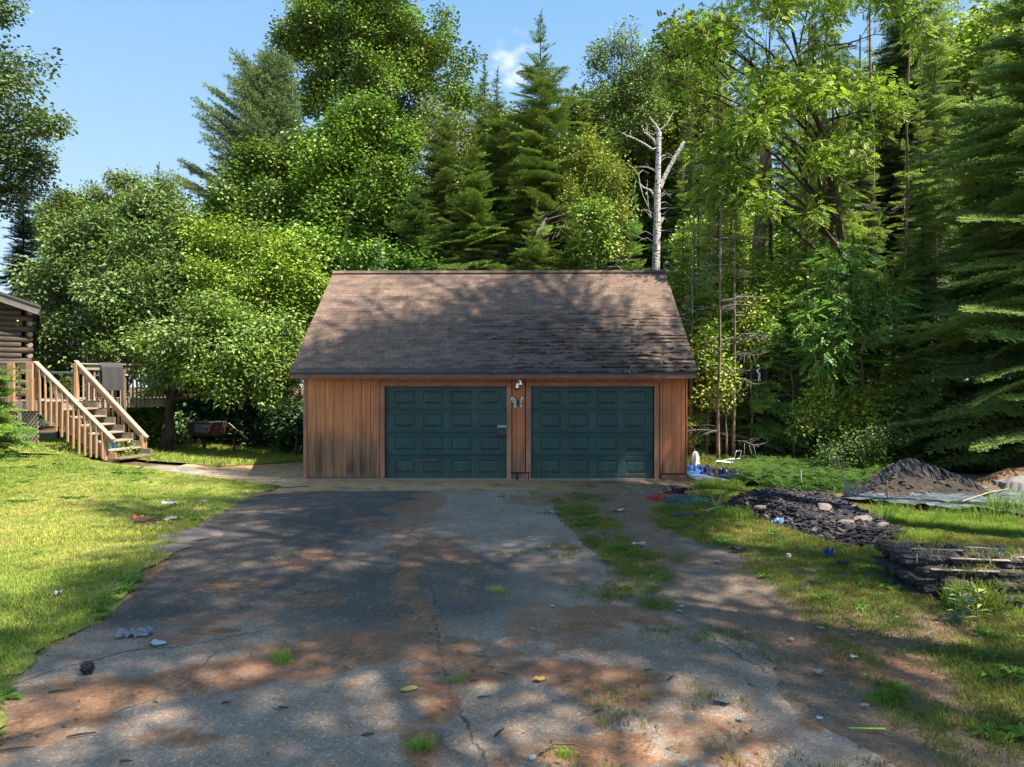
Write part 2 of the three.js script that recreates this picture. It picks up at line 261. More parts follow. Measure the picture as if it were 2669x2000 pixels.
const YARD = rough([[-7.8, -17.6], [-7.4, -20.8], [-4.2, -20.8], [-4, -17.8], [7, -17.4], [15.6, -15], [15.6, -1.4], [-7.8, -1.4]], 0.6, 0.15, 41);
struct('yard_soil', sheet(YARD, 0.004, 0.5, yUV, (x, z) => 0.02 * smooth(3, 6, x) * (fbm(x * 2, z * 2, 3) - 0.7)), mat({ map: yardMap, roughness: 0.95, bumpMap: yBump, bumpScale: 0.02 }));

const turfMap = tex(1024, 1024, (u, v) => {
  const f = (s, o) => tile((x, y) => fbm(x + o, y + o, 4), u, v, s);
  const a = f(5, 0), b = f(18, 9), c = f(70, 4);
  let col = mix3([104, 112, 46], [150, 140, 72], clamp(a * 1.6 - 0.35)); col = mix3(col, [74, 90, 34], clamp(b * 1.9 - 0.75));
  return col.map((q) => q * (0.6 + c * 0.75));
});
const turf = mat({ map: turfMap, roughness: 1, bumpMap: gravelBump, bumpScale: 0.03 });
struct('lawn', sheet(jag(LAWN, 0.08, 6), 0.024, 0.45, (x, z) => [x / 6, z / 6], (x, z) => 0.03 * (fbm(x * 1.1, z * 1.1, 3) - 0.5)), turf);
struct('lawn', sheet(BACKLAWN, 0.02, 0.7, (x, z) => [x / 6, z / 6]), turf);
const pathMap = tex(512, 512, (u, v) => { const a = fbm(u * 12, v * 12, 4), b = fbm(u * 70, v * 70, 3); return mix3([126, 120, 114], [178, 146, 108], clamp((u - 0.42) * 3.2 + (a - 0.5) * 1.6)).map((q) => q * (0.75 + b * 0.5)); });
struct('path', sheet(PATH, 0.02, 0.5, (x, z) => [(x + 10) / 6, (z + 19) / 6]), mat({ map: pathMap, roughness: 0.95, bumpMap: gravelBump, bumpScale: 0.01 }));

{ // wide forest floor under everything
  const xs = [], zs = [];
  for (let x = -300; x <= 300;) { xs.push(x); x += Math.abs(x) < 17 ? 0.5 : Math.abs(x) < 60 ? 3 : 30; }
  for (let z = -320; z <= 90;) { zs.push(z); z += z > -30 && z < 3 ? 0.5 : z > -80 && z < 30 ? 3 : 30; }
  const pos = [], uv = [], idx = [];
  for (const z of zs) for (const x of xs) { const inner = smooth(16, 13, x) * smooth(-13, -10, x) * smooth(-22, -19, z); pos.push(x, hgt(x, z) - 0.05 * inner - 0.004, z); uv.push(x / 3, z / 3); }
  for (let j = 0; j + 1 < zs.length; j++) for (let i = 0; i + 1 < xs.length; i++) { const a = j * xs.length + i, b = a + xs.length; idx.push(a, b, a + 1, a + 1, b, b + 1); }
  const g = new THREE.BufferGeometry(); g.setAttribute('position', new THREE.BufferAttribute(new Float32Array(pos), 3)); g.setAttribute('uv', new THREE.BufferAttribute(new Float32Array(uv), 2)); g.setIndex(idx); g.computeVertexNormals();
  const floorMap = tex(1024, 1024, (u, v) => { const a = tile((x, y) => fbm(x, y, 4), u, v, 6), b = tile((x, y) => fbm(x + 5, y, 3), u, v, 46); return mix3(mix3([86, 66, 46], [118, 88, 58], a), [70, 84, 34], clamp(b * 2.2 - 1) * 0.7).map((q) => q * (0.6 + b * 0.7)); });
  struct('ground', g, mat({ map: floorMap, roughness: 1, bumpMap: gravelBump, bumpScale: 0.04 }));
}

// ---------------------------------------------------------------- grass
const BARK = rough(polyG([[1850, 1336], [1900, 1352], [1960, 1352], [1990, 1362], [2060, 1385], [2140, 1412], [2200, 1425], [2280, 1432], [2330, 1415], [2370, 1395], [2340, 1380], [2290, 1360], [2240, 1340], [2160, 1322], [2080, 1312], [2000, 1312], [1920, 1320]]), 0.2, 0.08, 51);
function tuftGeo(n, hMin, hMax, w, spread, seed) {
  const r = rng(seed), T = [], C = [];
  for (let i = 0; i < n; i++) {
    const a = r() * 6.28, d = Math.sqrt(r()) * spread, x = Math.cos(a) * d, z = Math.sin(a) * d, h = lerp(hMin, hMax, r()), b = r() * 6.28, lean = (0.15 + r() * 0.7) * h, dx = Math.cos(b), dz = Math.sin(b), px = -dz * w, pz = dx * w, mx = x + dx * lean * 0.35, mz = z + dz * lean * 0.35, tx = x + dx * lean, tz = z + dz * lean, k = 0.75 + r() * 0.5, y = r() * 0.25;
    T.push([x - px, 0, z - pz, x + px, 0, z + pz, mx + px * 0.8, h * 0.6, mz + pz * 0.8], [x - px, 0, z - pz, mx + px * 0.8, h * 0.6, mz + pz * 0.8, mx - px * 0.8, h * 0.6, mz - pz * 0.8], [mx - px * 0.8, h * 0.6, mz - pz * 0.8, mx + px * 0.8, h * 0.6, mz + pz * 0.8, tx, h * 0.92, tz]);
    const c = [k * (1 + y), k, k * 0.9]; for (let q = 0; q < 3; q++) C.push([...c, ...c, ...c]);
  }
  return tris(T, C);
}
const bladeMat = mat({ color: rgb(0.275, 0.37, 0.075), roughness: 0.95, transmission: 0.4, specularIntensity: 0.25, vertexColors: true });
const shortTuft = tuftGeo(16, 0.03, 0.085, 0.0035, 0.085, 3), midTuft = tuftGeo(18, 0.08, 0.22, 0.004, 0.1, 4), tallTuft = tuftGeo(22, 0.25, 0.6, 0.006, 0.14, 5);
function sow(list, n, seed, pick, keep, size, color) { const r = rng(seed); for (let i = 0; i < n; i++) { const [x, z] = pick(r), k = keep(x, z, r); if (!k) continue; list.push([M4(onGround(x, z, 0.01), Q((r() - 0.5) * 0.3, r() * 6.28, (r() - 0.5) * 0.3), size(r, x, z)), color(r, x, z)]); } }
const tint = (c, k) => new THREE.Color().setRGB(c[0] * k, c[1] * k, c[2] * k);
{
  const a = [], b = [], c = [];
  const lawnColor = (r, x, z) => { const n = fbm(x * 0.55 + 8, z * 0.55, 3), m = fbm(x * 2 + 30, z * 2, 3); return tint(mix3([0.85, 1.0, 0.9], [1.5, 1.32, 1.6], clamp(n * 1.7 - 0.45 + (m - 0.5) * 0.9)), 0.75 + r() * 0.5).multiply(r() < 0.05 + 0.22 * clamp(m * 3 - 1.6) ? rgb(1.3, 0.9, 1.8) : rgb(1, 1, 1)); };
  sow(a, 44000, 51, (r) => { const z = -3.2 - 13 * Math.pow(r(), 1.15); return [lerp(-0.78 * -z - 1.2, -3.4, r()), z]; }, (x, z, r) => inPoly(LAWN, x, z) && r() < smooth(0.02, 0.55, distPoly(LAWN, x, z)) + 0.15 && r() < clamp(1.15 - 0.75 * clamp(fbm(x * 1.2 + 4, z * 1.2, 3) * 2.4 - 0.9)), (r, x, z) => 0.4 + r() * 0.55 + 0.4 * clamp(fbm(x * 0.8 + 60, z * 0.8, 2) * 3 - 1.6), lawnColor);
  sow(a, 9000, 52, (r) => [lerp(-16, -5.2, r()), lerp(-28.5, -15.8, r())], (x, z) => inPoly(BACKLAWN, x, z) && !inPoly(PATH, x, z), (r) => 0.9 + r() * 0.9, lawnColor);
  const rightColor = (r, x, z) => tint(mix3([0.54, 0.6, 0.56], [0.98, 0.77, 0.95], clamp(fbm(x * 0.9, z * 0.9 + 70, 3) * 1.8 - 0.5)), 0.7 + r() * 0.5);
  sow(a, 90000, 53, (r) => [lerp(-0.5, 12, r()), lerp(-15.5, -3, r())], (x, z, r) => x < 0.8 * -z && !inPoly(BARK, x, z) && r() < 0.16 + 0.9 * smooth(0.1, 0.75, grassAt(x, z)) && grassAt(x, z) > 0.08, (r) => 0.35 + r() * 0.5, rightColor);
  const S = ([x0, y0, x1, y1, n, s]) => { for (let i = 0; i < n; i++) { const t = R0(), g = G(lerp(x0, x1, t) + (R0() - 0.5) * 24, lerp(y0, y1, t) + (R0() - 0.5) * 16); b.push([M4(g, Q((R0() - 0.5) * 0.4, R0() * 6.28, (R0() - 0.5) * 0.4), s * (0.7 + R0() * 0.6)), tint([0.75, 0.95, 0.7], 0.7 + R0() * 0.5)]); } };
  [[1870, 1350, 1960, 1355, 60, 0.9], [2240, 1352, 2669, 1395, 560, 0.6], [2200, 1345, 2669, 1365, 260, 0.55], [2060, 1310, 2260, 1345, 200, 0.55], [1960, 1285, 2180, 1305, 170, 0.5], [2290, 1440, 2335, 1510, 70, 0.7], [2390, 1540, 2480, 1560, 40, 0.5], [2300, 1400, 2460, 1412, 60, 0.6], [1820, 1265, 1930, 1275, 120, 0.8], [720, 1262, 560, 1268, 14, 0.3], [2440, 1500, 2455, 1550, 40, 0.8], [2600, 1590, 2669, 1620, 22, 0.6], [380, 1480, 560, 1310, 60, 0.35]].forEach(S);
  sow(b, 1400, 56, (r) => [lerp(4.6, 9.5, r()), lerp(-20, -15.6, r())], (x, z, r) => r() < 0.9, (r) => 0.8 + r() * 0.8, rightColor);
  for (const [px, py, n, s] of [[1640, 1282, 9, 0.4], [1395, 1297, 9, 0.45], [1435, 1272, 10, 0.45], [735, 1728, 14, 0.5], [1190, 1780, 12, 0.3], [1093, 1955, 14, 0.42], [1480, 1975, 8, 0.4], [2530, 1600, 8, 0.5], [1310, 1550, 9, 0.4], [2290, 1830, 24, 0.3], [2340, 1800, 20, 0.3]]) for (let i = 0; i < n; i++) { const g = G(px + (R0() - 0.5) * 50, py + (R0() - 0.5) * 22); b.push([M4(g, Q((R0() - 0.5) * 0.7, R0() * 6.28, (R0() - 0.5) * 0.7), s * (0.6 + R0() * 0.6)), tint([0.8, 1.15, 0.7], 0.8 + R0() * 0.5)]); }
  for (let i = 0; i < 60; i++) { const g = G(lerp(2270, 2669, R0()), lerp(1335, 1372, R0())); c.push([M4(g, Q((R0() - 0.5) * 0.4, R0() * 6.28, (R0() - 0.5) * 0.4), 0.35 + R0() * 0.3), tint([0.7, 0.95, 0.8], 0.8)]); }
  for (const [px, py] of [[2600, 1345], [2612, 1350], [2655, 1352], [2590, 1350]]) c.push([M4(G(px, py), Q(0, R0() * 6, 0.2), 1), tint([0.8, 1, 0.7], 0.9)]);
  { // clover and plantain rosettes in the lawn, dry thatch
    const q = rng(31), T = [], C = []; for (let k = 0; k < 9; k++) { const an = k / 9 * 6.283 + q(), L = 0.05 + q() * 0.05, dx = Math.cos(an), dz = Math.sin(an), w = 0.018; T.push([0, 0.012, 0, dx * L * 0.6 - dz * w, 0.035, dz * L * 0.6 + dx * w, dx * L * 1.3, 0.02, dz * L * 1.3], [0, 0.012, 0, dx * L * 1.3, 0.02, dz * L * 1.3, dx * L * 0.6 + dz * w, 0.035, dz * L * 0.6 - dx * w]); C.push([1, 1, 1, 1, 1, 1, 1, 1, 1], [0.8, 0.8, 0.8, 0.8, 0.8, 0.8, 0.8, 0.8, 0.8]); }
    const ros = tris(T, C), l = []; sow(l, 2600, 57, (r) => { const z = -3.2 - 12 * Math.pow(r(), 1.15); return [lerp(-0.78 * -z - 1, 11, r()), z]; }, (x, z, r) => inPoly(LAWN, x, z) ? fbm(x * 1.5 + 90, z * 1.5, 3) > 0.5 : grassAt(x, z) > 0.45 && r() < 0.5, (r) => 0.6 + r() * 1.0, (r) => tint([0.5, 0.8, 0.5], 0.7 + r() * 0.6));
    tag(copies('lawn_weeds', ros, bladeMat, l), 'flat broad-leaved weeds scattered through the grass', 'weeds', null, 'stuff');
  }
  tag(copies('grass', shortTuft, bladeMat, a), 'short patchy green and yellow grass of the lawns and yard', 'grass', null, 'stuff');
  tag(copies('grass', midTuft, bladeMat, b), 'longer green tufts of grass and weeds along the heaps and garden edge', 'grass', null, 'stuff');
  tag(copies('grass', tallTuft, bladeMat, c), 'tall grass blades growing around the grey plastic garden sheet', 'grass', null, 'stuff');
}
// ================================================================ GARAGE
const woodTex = (c0, c1, c2, seed, grey = 0) => tex(512, 512, (u, v) => {
  const g = tile((x, y) => fbm(x * 9 + seed, y * 0.5, 4), u, v, 8), f = tile((x, y) => fbm(x * 32 + seed, y * 1.3 + 3, 3), u, v, 8), b = tile((x, y) => fbm(x + seed, y, 3), u, v, 4);
  let c = mix3(c0, c1, clamp(g * 1.8 - 0.4)); c = mix3(c, c2, clamp(f * 2.2 - 1.05) * 0.8); c = mix3(c, [136, 128, 118], grey * clamp(b * 1.8 - 0.4)); return c.map((q) => q * (0.84 + 0.3 * b));
});
const grainBump = tex(512, 512, (u, v) => 255 * clamp(tile((x, y) => fbm(x * 26, y * 0.9, 3), u, v, 8)), { srgb: false });
const SIDE = { w: 8.7, h: 2.6 };
const sidingMap = tex(2048, 640, (u, v) => {
  const x = u * SIDE.w, y = v * SIDE.h, board = Math.floor(x / 0.2048);
  const g = fbm(x * 34, y * 1.4 + board * 3.1, 4), f = fbm(x * 110, y * 2.2 + board, 3), blotch = fbm(x * 1.5, y * 1.5 + 4, 4), tone = hash(board, 5);
  let c = mix3([178, 114, 74], [214, 152, 108], clamp(g * 1.5 - 0.25)); c = mix3(c, [188, 108, 70], tone * 0.45 + (x > 4 ? 0.3 : 0)); c = mix3(c, [146, 94, 62], clamp(f * 2 - 1) * 0.45);
  const line = (x < 1.9 ? 1.0 : x < 5.2 ? 0.66 : 0.34) + (fbm(x * 5, 2, 3) - 0.5) * 0.7, w = smooth(line + 0.3, line - 0.35, y + (g - 0.5) * 0.5);
  const grey = mix3([150, 122, 92], [104, 86, 68], clamp(f * 1.8 - 0.4)); c = mix3(c, grey, w * 0.7);
  const dark = w * clamp(fbm(x * 26, y * 1.1 + 9, 4) * 2.6 - 1.15); c = mix3(c, [72, 60, 48], dark * 0.42);
  for (const [sx, sw, sh] of [[0.35, 0.1, 1.35], [1.05, 0.13, 0.62], [1.33, 0.12, 0.7], [4.63, 0.08, 0.7], [5.06, 0.07, 0.62], [7.92, 0.08, 0.62], [8.05, 0.06, 0.5]]) { const q = ((x - sx) / sw) ** 2; if (q < 1) c = mix3(c, [66, 56, 48], (1 - q) * smooth(sh, sh * 0.45, y + (g - 0.5) * 0.6) * smooth(0.05, 0.2, y) * 0.65); }
  return c.map((q, i) => q * (0.92 + blotch * 0.32) * [1.0, 0.96, 0.95][i]);
}, { repeat: false });
const sidingWood = mat({ map: sidingMap, roughness: 0.82, bumpMap: grainBump, bumpScale: 0.0 });
const absUV = (g) => { const p = g.attributes.position, uv = g.attributes.uv; for (let i = 0; i < p.count; i++) uv.setXY(i, p.getX(i) / SIDE.w + p.getZ(i) * 0.02, p.getY(i) / SIDE.h); return g; };
const trimWood = mat({ map: woodTex([170, 116, 88], [186, 132, 104], [140, 92, 68], 4), roughness: 0.75, bumpMap: grainBump, bumpScale: 0.001 });
const fasciaWood = mat({ map: woodTex([112, 76, 64], [132, 92, 78], [96, 66, 56], 14), roughness: 0.6 });
const darkMetal = mat({ color: rgb(0.035, 0.03, 0.03), roughness: 0.6 });
const doorMap = tex(1024, 768, (u, v) => {
  const x = u * 2.8, y = v * 2.12, a = fbm(x * 1.4, y * 0.8, 4), b = fbm(x * 30, y * 1.2, 3), c2 = fbm(x * 5, y * 5, 4);
  let c = mix3([34, 66, 63], [54, 92, 85], a); c = mix3(c, [84, 106, 98], smooth(0.45, 0.8, a + (b - 0.5) * 0.5) * 0.35);
  const splash = smooth(0.5, 0.0, y + (c2 - 0.5) * 0.45) * 0.6 + smooth(0.1, 0.0, y) * 0.4; c = mix3(c, [120, 104, 84], splash * clamp(c2 * 1.5 - 0.2) * 0.75);
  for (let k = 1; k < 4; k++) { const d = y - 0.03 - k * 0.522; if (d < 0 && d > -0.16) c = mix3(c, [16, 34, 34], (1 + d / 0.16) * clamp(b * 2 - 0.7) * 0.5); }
  return c.map((q) => q * (0.86 + 0.26 * b));
}, { repeat: false });
const doorPaint = mat({ map: doorMap, roughness: 0.5, roughnessMap: null });
const garage = thing('garage', 'brown wooden two-car garage with dark green panel doors at the end of the driveway', 'garage', [-4.68, 0, -15.38], -0.0174);
const GW = 8.6, GD = 6.15;
{
  const foundation = mat({ color: rgb(0.3, 0.25, 0.19), roughness: 0.95, bumpMap: gravelBump, bumpScale: 0.01 });
  obj('foundation', [at(bx(GW + 0.04, 0.2, 0.2), GW / 2, -0.06, -0.075), at(bx(0.2, 0.2, GD), 0.08, -0.06, -0.18 - GD / 2), at(bx(0.2, 0.2, GD), GW - 0.08, -0.06, -0.18 - GD / 2), at(bx(GW, 0.2, 0.2), GW / 2, -0.06, -GD - 0.28), at(bx(GW - 0.36, 0.06, GD - 0.1), GW / 2, -0.02, -0.23 - GD / 2)], foundation, garage);
  // walls: an inner skin carrying single boards
  const skin = []; const Y0 = 0.04, Y1 = 2.4;
  const wall = (u0, u1, y0, y1) => skin.push(at(bx(u1 - u0, y1 - y0, 0.1), (u0 + u1) / 2, (y0 + y1) / 2, -0.075));
  wall(0.02, 1.8, Y0, Y1); wall(4.58, 5.085, Y0, Y1); wall(7.875, 8.58, Y0, Y1); wall(1.8, 4.58, 2.13, Y1); wall(5.085, 7.875, 2.13, Y1);
  skin.push(at(bx(0.1, 2.36, GD - 0.06), 0.07, 1.22, -0.15 - GD / 2), at(bx(0.1, 2.36, GD - 0.06), GW - 0.07, 1.22, -0.15 - GD / 2), at(bx(GW - 0.02, 2.36, 0.1), GW / 2, 1.22, -GD - 0.18));
  for (const x of [0.02, GW - 0.12]) { const s = new THREE.Shape([new THREE.Vector2(0, 2.401), new THREE.Vector2(GD + 0.18, 2.401), new THREE.Vector2(GD / 2 + 0.09, 4.86)]); skin.push(at(plainGeo(new THREE.ExtrudeGeometry(s, { depth: 0.1, bevelEnabled: false })), x + 0.1, 0, -0.025, 0, Math.PI / 2, 0).rotateY(0)); }
  const wallMesh = obj('wall', skin.map(absUV), mat({ color: rgb(0.06, 0.04, 0.03), roughness: 0.95 }), garage);
  const plank = (u0, u1, y0, y1, nm = 'plank') => { const lean = (R0() - 0.5) * 0.003; const g = at(bx(u1 - u0 - 0.008, y1 - y0, 0.02, 0.003), (u0 + u1) / 2, (y0 + y1) / 2, -0.014 + lean); return obj(nm, absUV(g), sidingWood, wallMesh); };
  const pitch = 0.2048;
  for (let k = 0; k < 43; k++) {
    let a = 0.06 + k * pitch, b = Math.min(a + pitch, 8.555); if (b - a < 0.05) continue;
    const doorL = b > 1.71 && a < 4.68, doorR = b > 4.995 && a < 7.975;
    const low = 0.055 + (R0() - 0.5) * 0.01;
    if (a < 1.71 && b > 1.71 + 0.03) { plank(a, 1.71, low, 2.205); plank(a, b, 2.212, 2.385); continue; }
    if (!doorL && !doorR) { const y0 = a > 7.9 ? 0.165 : a > 4.6 && a < 5.1 ? 0.18 : low; plank(a, b, y0, 2.385); continue; }
    if (a < 4.68 && b > 4.7) { plank(4.685, b, 0.185, 2.385); plank(a, 4.677, 2.212, 2.385); continue; }
    if (a < 4.99 && b > 4.99 && a > 4.6) { plank(a, 4.985, 0.185, 2.205); plank(a, b, 2.212, 2.385); continue; }
    if (a < 7.97 && b > 7.98) { plank(7.982, b, 0.165, 2.205); plank(a, b, 2.212, 2.385); continue; }
    plank(a, b, 2.212, 2.385);
  }
  // side walls: a few wide boards each
  for (const s of [0, 1]) for (let k = 0; k < 15; k++) { const z = -0.06 - k * 0.41; const g = bx(0.02, 2.33, 0.402, 0.003); obj('plank', absUV(at(g, s ? GW - 0.008 : 0.008, 1.22, z - 0.2)), sidingWood, wallMesh); }
  // corner boards, door casings, skirt
  obj('corner_board', [at(bx(0.075, 2.38, 0.024, 0.003), 0.018, 1.2, 0.0)], trimWood, garage);
  obj('corner_board', [at(bx(0.03, 2.2, 0.024, 0.003), GW - 0.02, 1.3, -0.002)], sidingWood, garage);
  for (const [u0, u1] of [[1.82, 4.56], [5.105, 7.855]]) {
    const f = obj('door_frame', [at(bx(u1 - u0 + 0.22, 0.1, 0.03, 0.004), (u0 + u1) / 2, 2.155, 0.004)], trimWood, garage);
    for (const x of [u0 - 0.055, u1 + 0.055]) obj('casing', absUV(at(bx(0.108, 2.1, 0.028, 0.004), x, 1.052, 0.004)), trimWood, f);
    obj('jamb', [at(bx(0.02, 2.11, 0.11), u0 - 0.012, 1.05, -0.072), at(bx(0.02, 2.11, 0.11), u1 + 0.012, 1.05, -0.072), at(bx(u1 - u0, 0.02, 0.11), (u0 + u1) / 2, 2.118, -0.072)], darkMetal, f);
  }
  tag(obj('skirt_board', [at(bx(0.56, 0.15, 0.03, 0.006), 8.29, 0.055, 0.012)], fasciaWood, garage), 'bare brown skirt board under the right-hand siding');
  // doors
  const frustum = (w, h, iw, ih, z0, z1) => { const a = [[-w / 2, -h / 2, z0], [w / 2, -h / 2, z0], [w / 2, h / 2, z0], [-w / 2, h / 2, z0]], b = [[-iw / 2, -ih / 2, z1], [iw / 2, -ih / 2, z1], [iw / 2, ih / 2, z1], [-iw / 2, ih / 2, z1]], T = []; for (let i = 0; i < 4; i++) { const j = (i + 1) % 4; T.push([...a[i], ...a[j], ...b[j]], [...a[i], ...b[j], ...b[i]]); } T.push([...b[0], ...b[1], ...b[2]], [...b[0], ...b[2], ...b[3]]); return T; };
  const panelGeo = metreUV(tris([...frustum(0.458, 0.298, 0.43, 0.27, 0.03, 0.012), ...frustum(0.418, 0.258, 0.33, 0.18, 0.012, 0.027)]), 1);
  const doorAt = (u0, label) => {
    const W = 2.74, parts = [];
    for (let k = 0; k < 4; k++) {
      const H = 0.512, s = new THREE.Shape([[0, 0], [W, 0], [W, H], [0, H]].map(([x, y]) => new THREE.Vector2(x, y)));
      for (const c of [0.43, 1.08, 1.715, 2.357]) s.holes.push(new THREE.Path([[c - 0.229, 0.11], [c - 0.229, 0.408], [c + 0.229, 0.408], [c + 0.229, 0.11]].map(([x, y]) => new THREE.Vector2(x, y))));
      const g = plainGeo(new THREE.ExtrudeGeometry(s, { depth: 0.03, bevelEnabled: false })); parts.push(at(g, u0, 0.03 + k * 0.522, -0.115));
      for (const y of [0.02, 0.062, 0.45, 0.494]) parts.push(at(bx(W - 0.004, 0.014, 0.012, 0.003), u0 + W / 2, 0.03 + k * 0.522 + y, -0.083));
    }
    parts.push(at(bx(W, 2.08, 0.012), u0 + W / 2, 1.07, -0.125));
    const doorUV = (g) => { const p = g.attributes.position, uv = g.attributes.uv; for (let i = 0; i < p.count; i++) uv.setXY(i, (p.getX(i) - u0) / 2.8 + 0.01, p.getY(i) / 2.12); return g; };
    const d = obj('garage_door', parts.map((g) => doorUV(plainGeo(g))), doorPaint, garage); d.userData.label = label;
    for (let k = 0; k < 4; k++) for (const c of [0.43, 1.08, 1.715, 2.357]) { obj('panel', doorUV(at(panelGeo.clone(), u0 + c, 0.03 + k * 0.522 + 0.259, -0.116)), doorPaint, d); }
    obj('bottom_seal', [at(bx(W, 0.028, 0.03, 0.004), u0 + W / 2, 0.016, -0.1)], mat({ color: rgb(0.02, 0.05, 0.05), roughness: 0.6 }), d);
    return d;
  };
  const left = doorAt(1.82, 'left green garage door with a patched cut-out at its foot');
  doorAt(5.107, 'right green garage door of four rows of raised panels');
  const rust = mat({ color: rgb(0.16, 0.07, 0.035), roughness: 0.9 }), strip = mat({ color: rgb(0.12, 0.1, 0.1), roughness: 0.7 });
  obj('hatch_strip', [at(bx(0.56, 0.035, 0.014, 0.002), 2.73, 0.44, -0.07)], strip, left); obj('hatch_strip', [at(bx(0.54, 0.02, 0.01), 2.73, 0.04, -0.066)], strip, left);
  obj('rusty_edge', [at(bx(0.01, 0.4, 0.012), 3.0, 0.235, -0.075)], rust, left); obj('rusty_edge', [at(bx(0.008, 0.4, 0.008), 2.46, 0.235, -0.078)], rust, left);
  // hatch box between the doors, gap above the skirt
  const box = obj('floor_vent', [at(bx(0.42, 0.022, 0.05), 4.865, 0.175, 0.0), at(bx(0.4, 0.022, 0.05), 4.865, -0.035, 0.012, 0, 0, 0.02), at(bx(0.02, 0.2, 0.05), 5.05, 0.07, 0.0), at(bx(0.03, 0.2, 0.05), 4.795, 0.07, 0.006), at(bx(0.02, 0.19, 0.04), 4.68, 0.07, 0.0)], mat({ color: rgb(0.015, 0.012, 0.01), roughness: 0.9 }), garage); box.userData.label = 'low black framed vent between the two doors';
  for (const [x, w] of [[4.735, 0.085], [4.922, 0.22]]) obj('plank', absUV(at(bx(w, 0.19, 0.02, 0.003), x, 0.07, -0.02)), sidingWood, box);
}
{ // roof
  const run = 3.47, rise = 2.76, Ls = Math.hypot(run, rise), ang = Math.atan2(rise, run), zE = 0.41, yE = 2.41, X0 = -0.2, X1 = 8.73;
  const onSlope = (x, s, n) => V(x, yE + s * Math.sin(ang) + n * Math.cos(ang), zE - s * Math.cos(ang) + n * Math.sin(ang));
  const roofMap = tex(2048, 1024, (u, v) => {
    const x = u * 9, s = v * 4.5, a = fbm(x * 0.8, s * 0.8, 4), b = fbm(x * 6, s * 6, 3), c2 = hash(Math.floor(x / 0.305 + Math.floor(s / 0.14) * 0.5), Math.floor(s / 0.14)), f = hash(Math.round(u * 2048), Math.round(v * 1024)), f2 = noise(x * 45, s * 45);
    const old = smooth(2.2, 5.5, x) * smooth(2.8, 1.4, s + (a - 0.5) * 2);
    let c = mix3([122, 104, 93], [90, 79, 74], c2 * 0.7 + (a - 0.5) * 0.8); c = mix3(c, [90, 80, 74], clamp(old * 0.75 + (b - 0.6) * 0.9)); c = mix3(c, [58, 53, 49], clamp(fbm(x * 3.2, s * 9, 4) * 2.6 - 1.2) * (0.35 + old));
    if (f > 0.9965) c = [196, 190, 184]; if (s < 0.12 + b * 0.12) c = mix3(c, [70, 68, 66], 0.7);
    return c.map((q, i) => q * (0.74 + f2 * 0.36 + f * 0.28) * [0.97, 0.92, 0.88][i]);
  }, { repeat: false });
  const shingle = mat({ map: roofMap, roughness: 0.95, bumpMap: gravelBump, bumpScale: 0.004 });
  const slabs = obj('roof', [at(bx(X1 - X0 - 0.03, 0.05, Ls), (X0 + X1) / 2, 0, 0).applyMatrix4(new THREE.Matrix4().makeRotationX(ang)).translate(0, yE + rise / 2 - 0.04, zE - run / 2 - 0.02), at(bx(X1 - X0, 0.06, Ls), (X0 + X1) / 2, 0, 0).applyMatrix4(new THREE.Matrix4().makeRotationX(-ang)).translate(0, yE + rise / 2 - 0.03, zE - run * 1.5)], darkMetal, garage);
  const T = [], UV = []; const r = rng(66);
  const rows = 32, e = Ls / rows;
  const quad = (a, b, c, d, ua, ub, sa, sb) => { T.push([a.x, a.y, a.z, b.x, b.y, b.z, c.x, c.y, c.z], [a.x, a.y, a.z, c.x, c.y, c.z, d.x, d.y, d.z]); UV.push(ua, sa, ub, sa, ub, sb, ua, sa, ub, sb, ua, sb); };
  for (let k = 0; k < rows; k++) for (let x = X0 - (k % 2 ? 0.15 : 0); x < X1; x += 0.305) {
    const a = Math.max(X0, x), b = Math.min(X1, x + 0.302); if (b - a < 0.02) continue;
    const mx = (a + b) / 2, ms = k * e, worn = smooth(3, 5.5, mx) * smooth(2.9, 1.2, ms + 1.2 * (fbm(mx * 0.8, ms, 2) - 0.5)) + 0.05;
    const wear = worn * clamp(fbm(mx * 2.4 + 7, ms * 5, 3) * 3.4 - 1.15) * 1.05, cutA = (r() - 0.5) * 0.012 + wear * 0.06 * r(), cutB = (r() - 0.5) * 0.012 + wear * 0.06 * r(), nA = 0.004 + wear * 0.06 * r() + r() * 0.004, nB = 0.004 + wear * 0.06 * r() + r() * 0.004, nM = 0.004 + wear * 0.05 * r();
    const s0 = ms - 0.01, s1 = ms + e + 0.02, p = [onSlope(a, s0 + cutA, nA), onSlope(mx, s0 + (cutA + cutB) / 2 + wear * 0.02 * r(), nM), onSlope(b, s0 + cutB, nB), onSlope(b, s1, 0.003), onSlope(mx, s1, 0.003), onSlope(a, s1, 0.003)];
    const U = (q) => (q - X0) / 9, S = (q) => q / 4.5;
    quad(p[0], p[1], p[4], p[5], U(a), U(mx), S(ms), S(ms + e)); quad(p[1], p[2], p[3], p[4], U(mx), U(b), S(ms), S(ms + e));
    const d0 = onSlope(a, s0 + cutA, 0), dm = onSlope(mx, s0 + (cutA + cutB) / 2, 0), d1 = onSlope(b, s0 + cutB, 0);
    quad(d0, dm, p[1], p[0], U(a), U(mx), S(ms), S(ms + 0.01)); quad(dm, d1, p[2], p[1], U(mx), U(b), S(ms), S(ms + 0.01));
  }
  const g = tris(T); g.setAttribute('uv', new THREE.BufferAttribute(new Float32Array(UV), 2));
  const sh = obj('shingle', g, shingle, slabs); sh.userData.kind = 'stuff';
  const cap = []; for (let x = X0; x < X1; x += 0.3) cap.push(at(bx(Math.min(0.31, X1 - x), 0.012, 0.15), x + 0.15, yE + rise + 0.0, zE - run + 0.05, ang * 0.9, 0, (r() - 0.5) * 0.02));
  obj('ridge_cap', cap, shingle, slabs);
